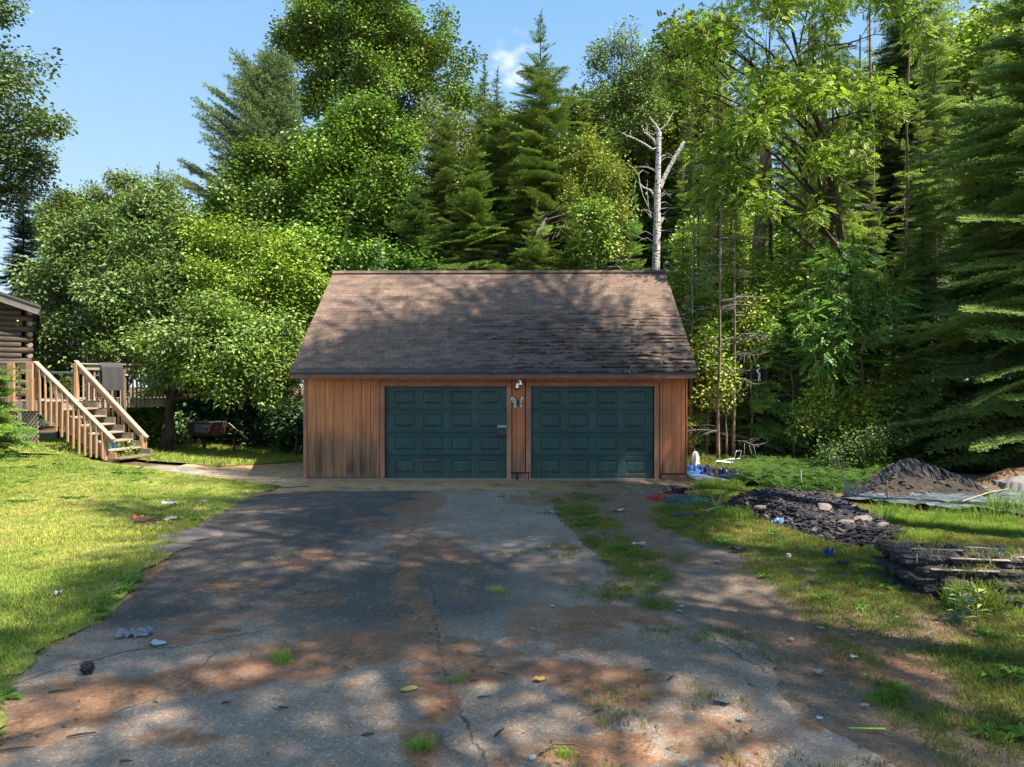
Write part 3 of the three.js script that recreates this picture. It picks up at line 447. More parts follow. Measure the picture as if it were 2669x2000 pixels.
  obj('drip_edge', [at(bx(X1 - X0, 0.03, 0.015), (X0 + X1) / 2, yE - 0.012, zE + 0.006)], darkMetal, garage);
  obj('fascia', [at(bx(X1 - X0, 0.1, 0.03, 0.005), (X0 + X1) / 2, yE - 0.085, zE - 0.012), at(bx(X1 - X0, 0.02, 0.012), (X0 + X1) / 2, yE - 0.125, zE + 0.004)], fasciaWood, garage);
  obj('soffit', [at(bx(X1 - X0 - 0.02, 0.014, 0.42), (X0 + X1) / 2, yE - 0.015, zE - 0.24)], trimWood, garage);
  for (const x of [X0 + 0.015, X1 - 0.015]) obj('rake_board', [at(bx(0.025, 0.14, Ls), 0, 0, 0).applyMatrix4(new THREE.Matrix4().makeRotationX(ang)).translate(x, yE + rise / 2 - 0.1, zE - run / 2), at(bx(0.025, 0.14, Ls), 0, 0, 0).applyMatrix4(new THREE.Matrix4().makeRotationX(-ang)).translate(x, yE + rise / 2 - 0.1, zE - run * 1.5)], fasciaWood, garage);
  // blown debris caught on the eave and slope
  const bits = []; for (let i = 0; i < 46; i++) { const p = onSlope(lerp(0.5, 8.4, r()), Math.pow(r(), 2.2) * 3, 0.02); bits.push(at(tris([[0, 0, 0, 0.02 + r() * 0.03, 0.006, 0.01, 0.01, 0.012, 0.03 + r() * 0.02]]), p.x, p.y, p.z, r() * 3, r() * 6, 0)); }
  for (let i = 0; i < 40; i++) { const x = 7.25 + (r() - 0.5) * 0.3; bits.push(at(tris([[0, 0, 0, 0.05, 0.02, 0.0, 0.02, 0.0, 0.09 * r() + 0.04]]), x, yE + 0.015 + r() * 0.02, zE - 0.02 + r() * 0.03, r(), r() * 6, r())); }
  const db = obj('leaf_debris', bits, mat({ color: rgb(0.2, 0.17, 0.13), roughness: 1 }), slabs); db.userData.kind = 'stuff';
}
const onGarage = (px, y, dz) => { const u = (px - 793) / 116.2; return V(u, y, dz).applyEuler(new THREE.Euler(0, -0.0174, 0)).add(V(-4.68, 0, -15.38)); };
{ // box mounted by the left door's edge
  const p = onGarage(1311, 0, -0.075), t = thing('mail_box', 'small dark metal box with a pale lid at the edge of the left garage door', 'box', [p.x, 1.0, p.z], -0.0174);
  obj('body', [at(bx(0.2, 0.2, 0.1, 0.012), 0, 0.1, 0.06)], mat({ color: rgb(0.05, 0.055, 0.055), roughness: 0.5, metalness: 0.3 }), t);
  obj('lid', [at(bx(0.22, 0.04, 0.13, 0.014), 0, 0.212, 0.065, 0.15, 0, 0)], mat({ color: rgb(0.5, 0.52, 0.55), roughness: 0.35, metalness: 0.3 }), t);
  obj('rusty_bottom', [at(bx(0.19, 0.02, 0.1, 0.004), 0, -0.012, 0.058)], mat({ color: rgb(0.06, 0.035, 0.025), roughness: 0.9 }), t);
}
{ // twin flood lamp
  const p = onGarage(1356, 0, 0.01), t = thing('flood_lamp', 'twin-headed white outdoor flood lamp under the eave between the garage doors', 'lamp', [p.x, 2.12, p.z], -0.0174);
  const white = mat({ color: rgb(0.62, 0.6, 0.56), roughness: 0.5 }), chrome = mat({ color: rgb(0.75, 0.76, 0.78), roughness: 0.2, metalness: 0.9 });
  obj('mount', [at(new THREE.CylinderGeometry(0.055, 0.06, 0.03, 16), 0.01, 0.12, 0.012, Math.PI / 2), at(new THREE.CylinderGeometry(0.02, 0.02, 0.08, 10), 0.01, 0.1, 0.05, 0.9)], white, t);
  const head = () => new THREE.LatheGeometry([[0.001, 0.13], [0.03, 0.13], [0.036, 0.09], [0.04, 0.06], [0.062, 0.0], [0.058, 0.0], [0.034, 0.06], [0.001, 0.07]].map(([x, y]) => new THREE.Vector2(x, y)), 18);
  obj('lamp_head', [at(head(), 0.045, 0.04, 0.08, 0.25, 0, 0.3)], chrome, t);
  const h = obj('lamp_head', [at(head(), -0.05, -0.04, 0.08, 0.15, 0, -0.05)], chrome, t);
  obj('red_bulb', [at(new THREE.SphereGeometry(0.05, 16, 8, 0, 6.3, Math.PI / 2, Math.PI / 2).scale(1.15, 1.1, 1.15), -0.05, -0.04, 0.08, 0.15)], mat({ color: rgb(0.55, 0.05, 0.02), roughness: 0.3 }), h);
  obj('cable', tube(sag(V(-0.14, 0.07, 0.006), V(-0.02, 0.13, 0.01), 6, 0.02), 0.005, 5), mat({ color: rgb(0.5, 0.3, 0.18), roughness: 0.7 }), t);
}
{ // butterfly
  const p = onGarage(1353, 0, 0.006), t = thing('butterfly_ornament', 'cream and black butterfly wall ornament hung between the two garage doors', 'ornament', [p.x, 1.745, p.z], -0.0174); t.scale.setScalar(1.08);
  const black = mat({ color: rgb(0.02, 0.016, 0.014), roughness: 0.6 }), cream = mat({ color: rgb(0.85, 0.74, 0.56), roughness: 0.6 });
  const bez = (pts) => { const s = new THREE.Shape(); s.setFromPoints(new THREE.SplineCurve(pts.map(([x, y]) => new THREE.Vector2(x, y)).concat([new THREE.Vector2(...pts[0])])).getPoints(48)); return s; };
  const upper = [[0.006, 0.0], [0.05, 0.075], [0.11, 0.115], [0.152, 0.11], [0.155, 0.07], [0.12, 0.015], [0.06, -0.025]], lower = [[0.006, -0.005], [0.05, -0.02], [0.09, -0.045], [0.085, -0.1], [0.055, -0.12], [0.025, -0.09]];
  const inset = (pts, k) => { const cx = pts.reduce((s, q) => s + q[0], 0) / pts.length, cy = pts.reduce((s, q) => s + q[1], 0) / pts.length; return pts.map(([x, y]) => [cx + (x - cx) * k, cy + (y - cy) * k]); };
  for (const sx of [-1, 1]) {
    const w = new THREE.Group(); w.name = 'wing'; t.add(w); w.scale.set(sx * (sx > 0 ? 0.78 : 1), 1, 1); w.rotation.z = sx > 0 ? 0.12 : 0;
    obj('wing_rim', [upper, lower].map((q) => at(plainGeo(new THREE.ExtrudeGeometry(bez(q), { depth: 0.012, bevelEnabled: false })), 0.006, 0, 0.004)), black, w);
    obj('wing_face', [upper, lower].map((q) => at(plainGeo(new THREE.ExtrudeGeometry(bez(inset(q, 0.9)), { depth: 0.006, bevelEnabled: false })), 0.006, 0, 0.014)), cream, w);
    const veins = [[[0.012, 0], [0.13, 0.075]], [[0.012, 0], [0.12, 0.035]], [[0.012, 0], [0.09, 0.09]], [[0.06, 0.03], [0.125, 0.055]], [[0.012, -0.01], [0.075, -0.085]], [[0.012, -0.01], [0.045, -0.1]], [[0.03, -0.03], [0.08, -0.05]]];
    obj('wing_vein', veins.map(([a, b]) => bar(V(a[0] + 0.006, a[1], 0.021), V(b[0] + 0.006, b[1], 0.021), 0.006, 0.006)), black, w);
  }
  obj('body', tube([V(0, 0.06, 0.02), V(0, 0.03, 0.022), V(0, -0.05, 0.022), V(0, -0.09, 0.02)], [0.006, 0.011, 0.01, 0.004], 8), black, t);
  obj('antenna', [tube([V(0, 0.06, 0.02), V(0.012, 0.085, 0.022), V(0.03, 0.095, 0.022)], 0.002, 4), tube([V(0, 0.06, 0.02), V(-0.012, 0.085, 0.022), V(-0.03, 0.095, 0.022)], 0.002, 4)], black, t);
}
// ================================================================ LOG HOUSE, DECK, STAIRS AND WHAT STANDS ROUND THEM
const deckWood = mat({ map: woodTex([182, 128, 86], [208, 158, 114], [124, 84, 58], 24, 0.45), roughness: 0.8, bumpMap: grainBump, bumpScale: 0.002 });
const greyWood = mat({ map: woodTex([160, 142, 124], [184, 164, 144], [120, 106, 94], 34, 0.5), roughness: 0.85, bumpMap: grainBump, bumpScale: 0.002 });
const oldWood = mat({ map: woodTex([104, 90, 76], [140, 122, 102], [70, 60, 52], 44, 0.5), roughness: 0.9, bumpMap: grainBump, bumpScale: 0.003 });
const logWood = mat({ map: woodTex([56, 46, 40], [92, 76, 64], [36, 31, 28], 54, 0.25), roughness: 0.85, bumpMap: grainBump, bumpScale: 0.006 });
const endWood = mat({ map: woodTex([150, 122, 96], [176, 148, 118], [110, 88, 70], 64, 0.3), roughness: 0.9 });
{ // house corner
  const z0 = 0, xc = 0, hx = (x) => (x + 12.28) * 1.2, t = thing('log_house', 'dark weathered log house corner with stacked round logs and a sloping grey roof edge', 'house', [-12.28, 0, -17.5], 0.6);
  const base = 1.3, pitch = 0.137, r = rng(8);
  const walls = new THREE.Group(); walls.name = 'wall'; t.add(walls);
  for (let k = 0; k < 20; k++) {
    const y = base + (k + 0.5) * pitch, long = k % 2 === 0, xe = long ? xc + (r() - 0.5) * 0.06 : xc - 0.24 + (r() - 0.5) * 0.02, R = 0.077;
    const x0 = hx(-13.12); // up to the door casing
    const pts = [V(x0, y, z0), V(x0 + 0.4, y + (r() - 0.5) * 0.008, z0), V(xe - 0.05, y, z0), V(xe, y, z0)];
    obj('log', tube(pts, [R, R * (0.97 + r() * 0.06), R, R * 0.86], 12, 0.05, k + 3), logWood, walls);
    obj('log', tube([V(hx(-17), y, z0), V(hx(-14.3), y, z0)], R, 10, 0.04, k + 30), logWood, walls);
    if (!long) { // the crossing log of the side wall shows its end
      obj('log', tube([V(xc - 0.1, y, z0 - 5), V(xc - 0.1, y, z0 - 0.1), V(xc - 0.1, y, z0 + 0.02)], [R, R, R * 0.9], 12, 0.06, k + 60), logWood, walls);
      const e = obj('log_end', at(new THREE.CylinderGeometry(R * 0.78, R * 0.84, 0.012, 11), xc - 0.06, y, z0 + 0.03, Math.PI / 2, 0, 0.25), endWood, walls);
    } else obj('log', tube([V(xc - 0.16, y + 0.0, z0 - 5), V(xc - 0.16, y, z0 - 0.09)], 0.06, 8, 0.05, k + 90), logWood, walls);
  }
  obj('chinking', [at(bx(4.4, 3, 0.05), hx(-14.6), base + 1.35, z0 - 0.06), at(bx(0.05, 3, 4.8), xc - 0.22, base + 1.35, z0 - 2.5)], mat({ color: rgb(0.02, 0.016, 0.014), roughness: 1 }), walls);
  obj('door_casing', [at(bx(0.1, 2.2, 0.06, 0.006), hx(-13.17), base + 1.45, z0 + 0.06)], deckWood, t);
  obj('door_casing', [at(bx(0.09, 2.2, 0.05, 0.006), hx(-13.28), base + 1.45, z0 + 0.05), at(bx(1.1, 0.1, 0.05, 0.006), hx(-13.9), base + 2.58, z0 + 0.05)], greyWood, t);
  const door = obj('door', [at(bx(0.95, 2.1, 0.05, 0.006), hx(-13.85), base + 1.45, z0 + 0.02)], mat({ color: rgb(0.72, 0.72, 0.74), roughness: 0.5 }), t);
  obj('door_handle', [at(new THREE.SphereGeometry(0.035, 12, 8), hx(-13.5), base + 1.4, z0 + 0.09)], mat({ color: rgb(0.4, 0.3, 0.12), metalness: 0.9, roughness: 0.3 }), door);
  // gable and roof: the rake board slopes down to the right
  const e = V(0.14, 4.1, 0.4), s = 0.36, up = (d) => V(e.x - d, e.y + d * s, e.z), L = 6;
  const gs = new THREE.Shape([[-5.4, 4.05], [xc - 0.15, 4.05], [xc - 0.1, 4.16], [-5.4, 4.16 + 5.2 * s]].map(([x, y]) => new THREE.Vector2(x, y)));
  obj('gable_panel', [at(plainGeo(new THREE.ExtrudeGeometry(gs, { depth: 0.06, bevelEnabled: false })), 0, 0, z0 - 0.02)], mat({ color: rgb(0.07, 0.045, 0.04), roughness: 0.9 }), t);
  const roof = obj('roof', [bar(up(-0.02).add(V(0, 0.02, -2.9)), up(L).add(V(0, 0.02, -2.9)), 5.9, 0.05)], mat({ color: rgb(0.09, 0.085, 0.085), roughness: 0.95, bumpMap: gravelBump, bumpScale: 0.01 }), t);
  obj('rake_board', [bar(up(0).add(V(0, -0.1, 0)), up(L).add(V(0, -0.1, 0)), 0.035, 0.2, 0.006), bar(up(-0.01).add(V(0, 0.0, 0.016)), up(L).add(V(0, 0.0, 0.016)), 0.03, 0.04, 0.005)], mat({ map: woodTex([86, 82, 84], [112, 108, 110], [58, 56, 58], 74, 0.4), roughness: 0.8 }), roof);
  obj('soffit', [bar(up(0.06).add(V(0, -0.07, -0.22)), up(L).add(V(0, -0.07, -0.22)), 0.38, 0.02)], mat({ color: rgb(0.06, 0.045, 0.04), roughness: 0.9 }), roof);
  obj('eave_board', [bar(e.clone().add(V(0, -0.1, -0.03)), e.clone().add(V(0, -0.1, -5.8)), 0.03, 0.2)], logWood, roof);
}
{ // lantern on the logs
  const p = P(48, 848, 17.34), t = thing('wall_lantern', 'brass wall lantern with clear glass on the dark log wall beside the door', 'lantern', [p.x, p.y, p.z]);
  const brass = mat({ color: rgb(0.5, 0.33, 0.12), metalness: 0.8, roughness: 0.35 }), glass = mat({ color: rgb(0.95, 0.95, 0.95), roughness: 0.02, transmission: 1, thickness: 0 });
  obj('back_plate', [at(bx(0.1, 0.17, 0.02, 0.006), 0, 0.06, -0.07), at(bx(0.03, 0.03, 0.08), 0, -0.015, -0.03)], brass, t);
  obj('frame', [at(new THREE.CylinderGeometry(0.075, 0.06, 0.015, 6), 0, -0.015, 0.03), at(new THREE.CylinderGeometry(0.02, 0.09, 0.05, 6), 0, 0.205, 0.03), ...[0, 1, 2, 3, 4, 5].map((k) => { const a = k / 6 * 6.283 + 0.5236; return bar(V(Math.sin(a) * 0.056, -0.01, 0.03 + Math.cos(a) * 0.056), V(Math.sin(a) * 0.075, 0.18, 0.03 + Math.cos(a) * 0.075), 0.008, 0.008); })], brass, t);
  obj('glass', [at(new THREE.CylinderGeometry(0.068, 0.05, 0.18, 6, 1, true), 0, 0.09, 0.03)], glass, t);
  obj('lamp_bulb', at(new THREE.SphereGeometry(0.038, 12, 8).scale(1, 1.4, 1), 0, 0.08, 0.03), mat({ color: rgb(0.8, 0.6, 0.3), emissive: rgb(1, 0.55, 0.16), emissiveIntensity: 3 }), t);
  const l = new THREE.PointLight(new THREE.Color().setRGB(1, 0.62, 0.25), 0.35, 6, 2); l.position.set(0, 0.08, 0.03); l.castShadow = true; t.add(l);
}
const SA = 15 * Math.PI / 180, S0 = V(-9.47, hgt(-9.47, -15.8), -15.8);
const fromStair = (x, y, z) => V(x, y, z).applyEuler(new THREE.Euler(0, -SA, 0)).add(S0);
const TOP = 1.33;
{ // staircase
  const t = thing('staircase', 'weathered wooden staircase with slanted handrails and square balusters going down from the deck', 'stairs', [S0.x, S0.y, S0.z], -SA);
  const rise = 0.19, run = 0.27;
  const ground = (x, z) => { const w = fromStair(x, 0, z); return hgt(w.x, w.z) - S0.y; };
  for (let k = 1; k <= 6; k++) { const x = 0.2 - run * k; obj('tread', [at(bx(0.29, 0.04, 1.02, 0.006), x, k * rise - 0.02, -0.56, 0, (R0() - 0.5) * 0.02, (R0() - 0.5) * 0.02)], greyWood, t); }
  tag(obj('tread', [at(bx(0.3, 0.04, 1.05, 0.006), 0.3, ground(0.3, -0.55) + 0.05, -0.55, 0, 0.03, 0.02)], oldWood, t), 'grey bottom plank of the stairs lying on the ground');
  for (const z of [-0.04, -1.08]) {                       // sawtooth stringers
    const pts = [[0.34, 0.0]]; for (let k = 1; k <= 6; k++) { pts.push([0.345 - run * k + 0.0, (k - 1) * rise + 0.0]); pts[pts.length - 1] = [0.34 - run * (k - 1), k * rise - 0.045]; pts.push([0.34 - run * k, k * rise - 0.045]); } pts.push([0.34 - run * 6, TOP - 0.05], [-1.75, TOP - 0.05], [-1.75, TOP - 0.36], [0.02, -0.02]);
    obj('stringer', [at(plainGeo(new THREE.ExtrudeGeometry(new THREE.Shape(pts.map(([x, y]) => new THREE.Vector2(x, y))), { depth: 0.04, bevelEnabled: false })), 0, 0, z - 0.02)].map((g) => metreUV(g, 0)), z < -1 ? oldWood : deckWood, t);
  }
  for (let k = 1; k <= 6; k++) if (k % 2) obj('bracket', [at(bx(0.05, 0.16, 0.05), 0.12 - run * k, k * rise - 0.13, -0.5)], oldWood, t);
  let slope = 0.79; const railY = (x) => TOP + 0.92 - slope * (x + 1.93);
  for (const [z, x0, x1, side] of [[0.02, -1.93, 0.3, 1], [-1.14, -2.0, 0.14, -1]]) {
    slope = side > 0 ? 0.79 : 0.87;
    obj('handrail', [bar(V(x0, railY(x0) - 0.1, z), V(x1, railY(x1) - 0.1, z), 0.038, 0.14, 0.005)], deckWood, t);
    obj('cap_rail', [bar(V(x0 - 0.03, railY(x0 - 0.03) - 0.01, z), V(x1 + 0.03, railY(x1 + 0.03) - 0.01, z), 0.12, 0.036, 0.008)], greyWood, t);
    for (let k = 0; k < 12; k++) {
      const x = -1.78 + k * 0.166 + (side < 0 ? 0.05 : 0), top = railY(x) - 0.06, bot = Math.max(railY(x) - 1.12 + (R0() - 0.5) * 0.04, ground(x, z) + 0.01), b = at(bx(0.038, top - bot, 0.038, 0.005), x, (top + bot) / 2, z + side * 0.04, (R0() - 0.5) * 0.025, 0, (R0() - 0.5) * 0.03);
      obj('baluster', b, deckWood, t);
    }
    for (const x of [-1.97, 0.06]) { const y1 = railY(x) - (x < -1 ? 0.03 : 0.05), y0 = x < -1 ? TOP - 0.3 : -0.04; obj('newel_post', [at(bx(0.09, y1 - y0, 0.09, 0.008), x, (y0 + y1) / 2, z - side * 0.03)], deckWood, t); }
  }
}
{ // deck
  const t = thing('wooden_deck', 'raised wooden deck with railings and crossed lattice beneath, beside the log house', 'deck', [S0.x, S0.y, S0.z], -SA);
  const floor = new THREE.Group(); floor.name = 'floor'; t.add(floor);
  for (let k = 0; k < 16; k++) obj('plank', at(bx(2.5, 0.035, 0.138, 0.004), -3.08, TOP - 0.018, 0.0 - k * 0.143), greyWood, floor);
  for (let k = 0; k < 12; k++) obj('plank', at(bx(2.6, 0.035, 0.138, 0.004), -3.2, TOP - 0.018, -2.3 - k * 0.143), greyWood, floor);
  obj('rim_board', [at(bx(1.3, 0.2, 0.04, 0.004), -2.52, TOP - 0.14, 0.06)], greyWood, t); obj('rim_board', [at(bx(0.04, 0.2, 1.25, 0.004), -1.87, TOP - 0.14, -0.56)], greyWood, t);
  // front railing, left of the stairs
  const rail = (a, b, n, m, extra = 0) => {
    const y = TOP + 0.92, d = b.clone().sub(a).setY(0), L = d.length(), nn = d.clone().normalize(), out = V(-nn.z, 0, nn.x);
    obj('railing_cap', [bar(a.clone().setY(y), b.clone().setY(y), 0.13, 0.036, 0.008)], greyWood, t); obj('railing_board', [bar(a.clone().setY(y - 0.09), b.clone().setY(y - 0.09), 0.036, 0.13, 0.005)], m, t);
    for (let k = 0; k < n; k++) { const p = a.clone().lerp(b, (k + 0.5) / n).add(out.clone().multiplyScalar(-0.04)); obj('baluster', at(bx(0.038, 1.12, 0.038, 0.005), p.x, TOP + 0.33, p.z, 0, Math.atan2(-nn.z, nn.x), (R0() - 0.5) * 0.02), m, t); }
  };
  rail(V(-3.05, 0, 0.03), V(-1.93, 0, 0.03), 3, deckWood);
  for (const x of [-1.99, -2.09, -2.55, -2.66]) obj('railing_post', at(bx(0.09, 1.14, 0.05, 0.006), x, TOP + 0.33, 0.1), deckWood, t);
  // far wing railing running behind the stairs, then grey pickets under the apple tree
  const toLocal = (px, D) => { const w = P(px, 1000, D).sub(S0).applyEuler(new THREE.Euler(0, SA, 0)); return V(w.x, 0, w.z); };
  const a = toLocal(196, 17.5), m = toLocal(322, 18.3), b = toLocal(432, 19.3);
  rail(a, m, 9, greyWood); rail(m, b, 11, oldWood);
  for (const p of [a, m]) obj('railing_post', at(bx(0.09, 2.3, 0.09, 0.006), p.x, TOP - 0.22, p.z), oldWood, t);
  obj('rim_board', [bar(a.clone().setY(TOP - 0.14), b.clone().setY(TOP - 0.14), 0.04, 0.2, 0.004)], greyWood, t);
  for (let k = 0; k < 9; k++) { const p = a.clone().lerp(b, k / 9); obj('plank', bar(p.clone().setY(TOP - 0.018), p.clone().add(V(-1.2, TOP - 0.018, -2.2)), 0.24, 0.035, 0.004), greyWood, floor); }
  // posts and lattice below
  for (const [x, z] of [[-2.4, 0.02], [-1.85, -1.1], [-2.4, -2.2]]) obj('support_post', at(bx(0.11, TOP + 0.1, 0.11, 0.008), x, TOP / 2 - 0.2, z), greyWood, t);
  const lattice = (x0, x1, y0, y1, z, ry, material, clip) => {
    const parts = [], w = x1 - x0, h = y1 - y0;
    for (const s of [1, -1]) for (let c = -h; c < w + h; c += 0.115) { let u0 = c, v0 = s > 0 ? 0 : h, u1 = c + h, v1 = s > 0 ? h : 0; const cut = (q) => { const f = (q - u0) / (u1 - u0); return v0 + f * (v1 - v0); }; let a0 = Math.max(0, u0), a1 = Math.min(w, u1); if (clip) { // below the sloping stringer
          const st = 12, ok = []; for (let i = 0; i <= st; i++) { const q = lerp(a0, a1, i / st); if (cut(q) < clip(q + x0) - y0) ok.push(q); } if (ok.length < 2) continue; a0 = ok[0]; a1 = ok[ok.length - 1]; } if (a1 - a0 < 0.04) continue; parts.push(bar(V(x0 + a0, y0 + cut(a0), z + s * 0.006), V(x0 + a1, y0 + cut(a1), z + s * 0.006), 0.012, 0.036)); }
    return obj('lattice', parts, material, t);
  };
  lattice(-2.38, -1.84, -0.02, TOP - 0.25, 0.05, 0, greyWood);
  lattice(-2.95, -2.46, 0.0, TOP - 0.25, 0.04, 0, deckWood);
  lattice(-1.8, 0.05, -0.1, TOP - 0.3, -0.95, 0, oldWood, (x) => TOP - 0.42 - 0.785 * (x + 1.8));
}
{ // towel over the railing
  const a = P(262, 1000, 17.88), b = P(318, 1000, 18.2), t = thing('beach_towel', 'dark grey towel hung over the deck railing behind the stairs', 'towel', [a.x, S0.y + TOP, a.z]);
  const d = b.clone().sub(a).setY(0), L = d.length(), n = d.clone().normalize(), o = V(-n.z, 0, n.x); if (o.z < 0) o.negate();
  const T = []; const pt = (u, v) => { const s = clamp(v, 0, 1), drop = v < 0.5 ? 0.72 : 0.5, y = 0.955 - Math.abs(v - 0.5) * 2 * drop, off = v < 0.5 ? 0.085 : -0.085, w = 0.018 * Math.sin(u * 14 + v * 3) * Math.abs(v - 0.5) * 2; const p = n.clone().multiplyScalar(u * L + 0.02 * Math.sin(v * 7)).add(o.clone().multiplyScalar(v > 0.44 && v < 0.56 ? lerp(0.085, -0.085, (v - 0.44) / 0.12) : off + w)); p.y = y + (v > 0.44 && v < 0.56 ? 0.01 : 0); return p; };
  for (let i = 0; i < 14; i++) for (let j = 0; j < 26; j++) { const q = [pt(i / 14, j / 26), pt((i + 1) / 14, j / 26), pt((i + 1) / 14, (j + 1) / 26), pt(i / 14, (j + 1) / 26)].map((p) => [p.x, p.y, p.z]); T.push([...q[0], ...q[1], ...q[2]], [...q[0], ...q[2], ...q[3]]); }
  obj('cloth', tris(T), mat({ color: rgb(0.065, 0.06, 0.064), roughness: 1 }), t);
}
{ // tripod on the deck
  const p = P(224, 1000, 19.6), t = thing('camera_tripod', 'black tripod standing on the deck behind the railing', 'tripod', [p.x, S0.y + TOP, p.z]), black = mat({ color: rgb(0.012, 0.012, 0.013), roughness: 0.5 });
  for (let k = 0; k < 3; k++) { const a = k * 2.094 + 0.5; obj('leg', [bar(V(Math.cos(a) * 0.02, 1.2, Math.sin(a) * 0.02), V(Math.cos(a) * 0.4, 0, Math.sin(a) * 0.4), 0.03, 0.03, 0.005)], black, t); }
  obj('centre_column', [at(new THREE.CylinderGeometry(0.018, 0.018, 0.5, 8), 0, 1.15, 0)], black, t);
  obj('head', [at(bx(0.09, 0.1, 0.09, 0.02), 0, 1.44, 0), bar(V(0, 1.42, 0), V(0.14, 1.3, 0.12), 0.02, 0.02)], black, t);
}
{ // patio table on the deck, glass top
  const p = P(160, 1000, 18.6), t = thing('patio_table', 'patio table with a pale grey glass top on the deck behind the stair rail', 'table', [p.x, S0.y + TOP, p.z]);
  obj('glass_top', [at(bx(1.1, 0.012, 0.8, 0.004), 0, 0.72, 0)], mat({ color: rgb(0.6, 0.68, 0.72), roughness: 0.08, transmission: 0.6 }), t);
  const m = mat({ color: rgb(0.1, 0.12, 0.14), roughness: 0.4, metalness: 0.4 }); obj('frame', [at(bx(1.12, 0.04, 0.03), 0, 0.69, 0.4), at(bx(1.12, 0.04, 0.03), 0, 0.69, -0.4), at(bx(0.03, 0.04, 0.8), 0.55, 0.69, 0), at(bx(0.03, 0.04, 0.8), -0.55, 0.69, 0)], m, t);
  for (const [x, z] of [[-0.5, -0.36], [0.5, -0.36], [-0.5, 0.36], [0.5, 0.36]]) obj('leg', at(bx(0.035, 0.69, 0.035, 0.005), x, 0.345, z), m, t);
}
{ // cooler on the grass behind the stairs
  const p = P(297, 1146, 18.3), t = thing('picnic_cooler', 'blue and white picnic cooler on the grass behind the stair balusters', 'cooler', [p.x, hgt(p.x, p.z), p.z], 0.35);
  obj('body', [at(bx(0.5, 0.28, 0.32, 0.03), 0, 0.16, 0)], mat({ color: rgb(0.05, 0.2, 0.5), roughness: 0.45 }), t);
  obj('lid', [at(bx(0.52, 0.07, 0.34, 0.025), 0, 0.335, 0)], mat({ color: rgb(0.75, 0.77, 0.78), roughness: 0.45 }), t);
  obj('handle', tube([V(-0.27, 0.28, 0), V(-0.27, 0.42, 0), V(0.27, 0.42, 0), V(0.27, 0.28, 0)], 0.014, 6), mat({ color: rgb(0.75, 0.77, 0.78), roughness: 0.45 }), t);
}
{ // rusty tub grill
  const p = P(541, 1168, 20.2), y0 = hgt(p.x, p.z), t = thing('tub_grill', 'rusty red tub grill with a grey lid on a post under the apple tree', 'grill', [p.x, y0, p.z], 0.05);
  const rustMap = tex(256, 256, (u, v) => { const a = tile((x, y) => fbm(x, y, 4), u, v, 10); return mix3([92, 34, 26], [60, 44, 40], clamp(a * 2.4 - 0.8)); });
  const rust = mat({ map: rustMap, roughness: 0.75 }), steel = mat({ color: rgb(0.13, 0.16, 0.17), roughness: 0.5, metalness: 0.4 });
  const h = 0.42, pr = new THREE.Shape([[-0.4, 0.1], [-0.46, 0.42], [0.46, 0.42], [0.41, 0.09], [0.3, 0.05], [-0.3, 0.05]].map(([x, y]) => new THREE.Vector2(x, y)));
  obj('tub', [at(metreUV(plainGeo(new THREE.ExtrudeGeometry(pr, { depth: 0.4, bevelEnabled: true, bevelSize: 0.015, bevelThickness: 0.015, bevelSegments: 2 })), 0), 0, h, -0.2)], rust, t);
  obj('lid', [at(bx(0.95, 0.035, 0.47, 0.012), 0, h + 0.44, 0), at(bx(0.16, 0.05, 0.03, 0.01), -0.02, h + 0.48, 0.12)], steel, t);
  obj('panel', [at(bx(0.34, 0.24, 0.02, 0.005), -0.12, h + 0.27, 0.222)], steel, t);
  obj('side_rail', [at(bx(0.9, 0.03, 0.03, 0.008), 0.02, h + 0.09, 0.24), at(bx(0.03, 0.32, 0.02), 0.2, h + 0.25, 0.225), at(bx(0.03, 0.32, 0.02), -0.32, h + 0.25, 0.225)], rust, t);
  obj('post', [at(new THREE.CylinderGeometry(0.045, 0.05, h + 0.1, 10), -0.1, h / 2 + 0.02, 0)], mat({ color: rgb(0.03, 0.025, 0.022), roughness: 0.8 }), t);
  obj('leg', [at(bx(0.05, 0.12, 0.05), -0.38, h + 0.02, 0.15), at(bx(0.05, 0.12, 0.05), 0.3, h + 0.0, 0.15)], rust, t);
}
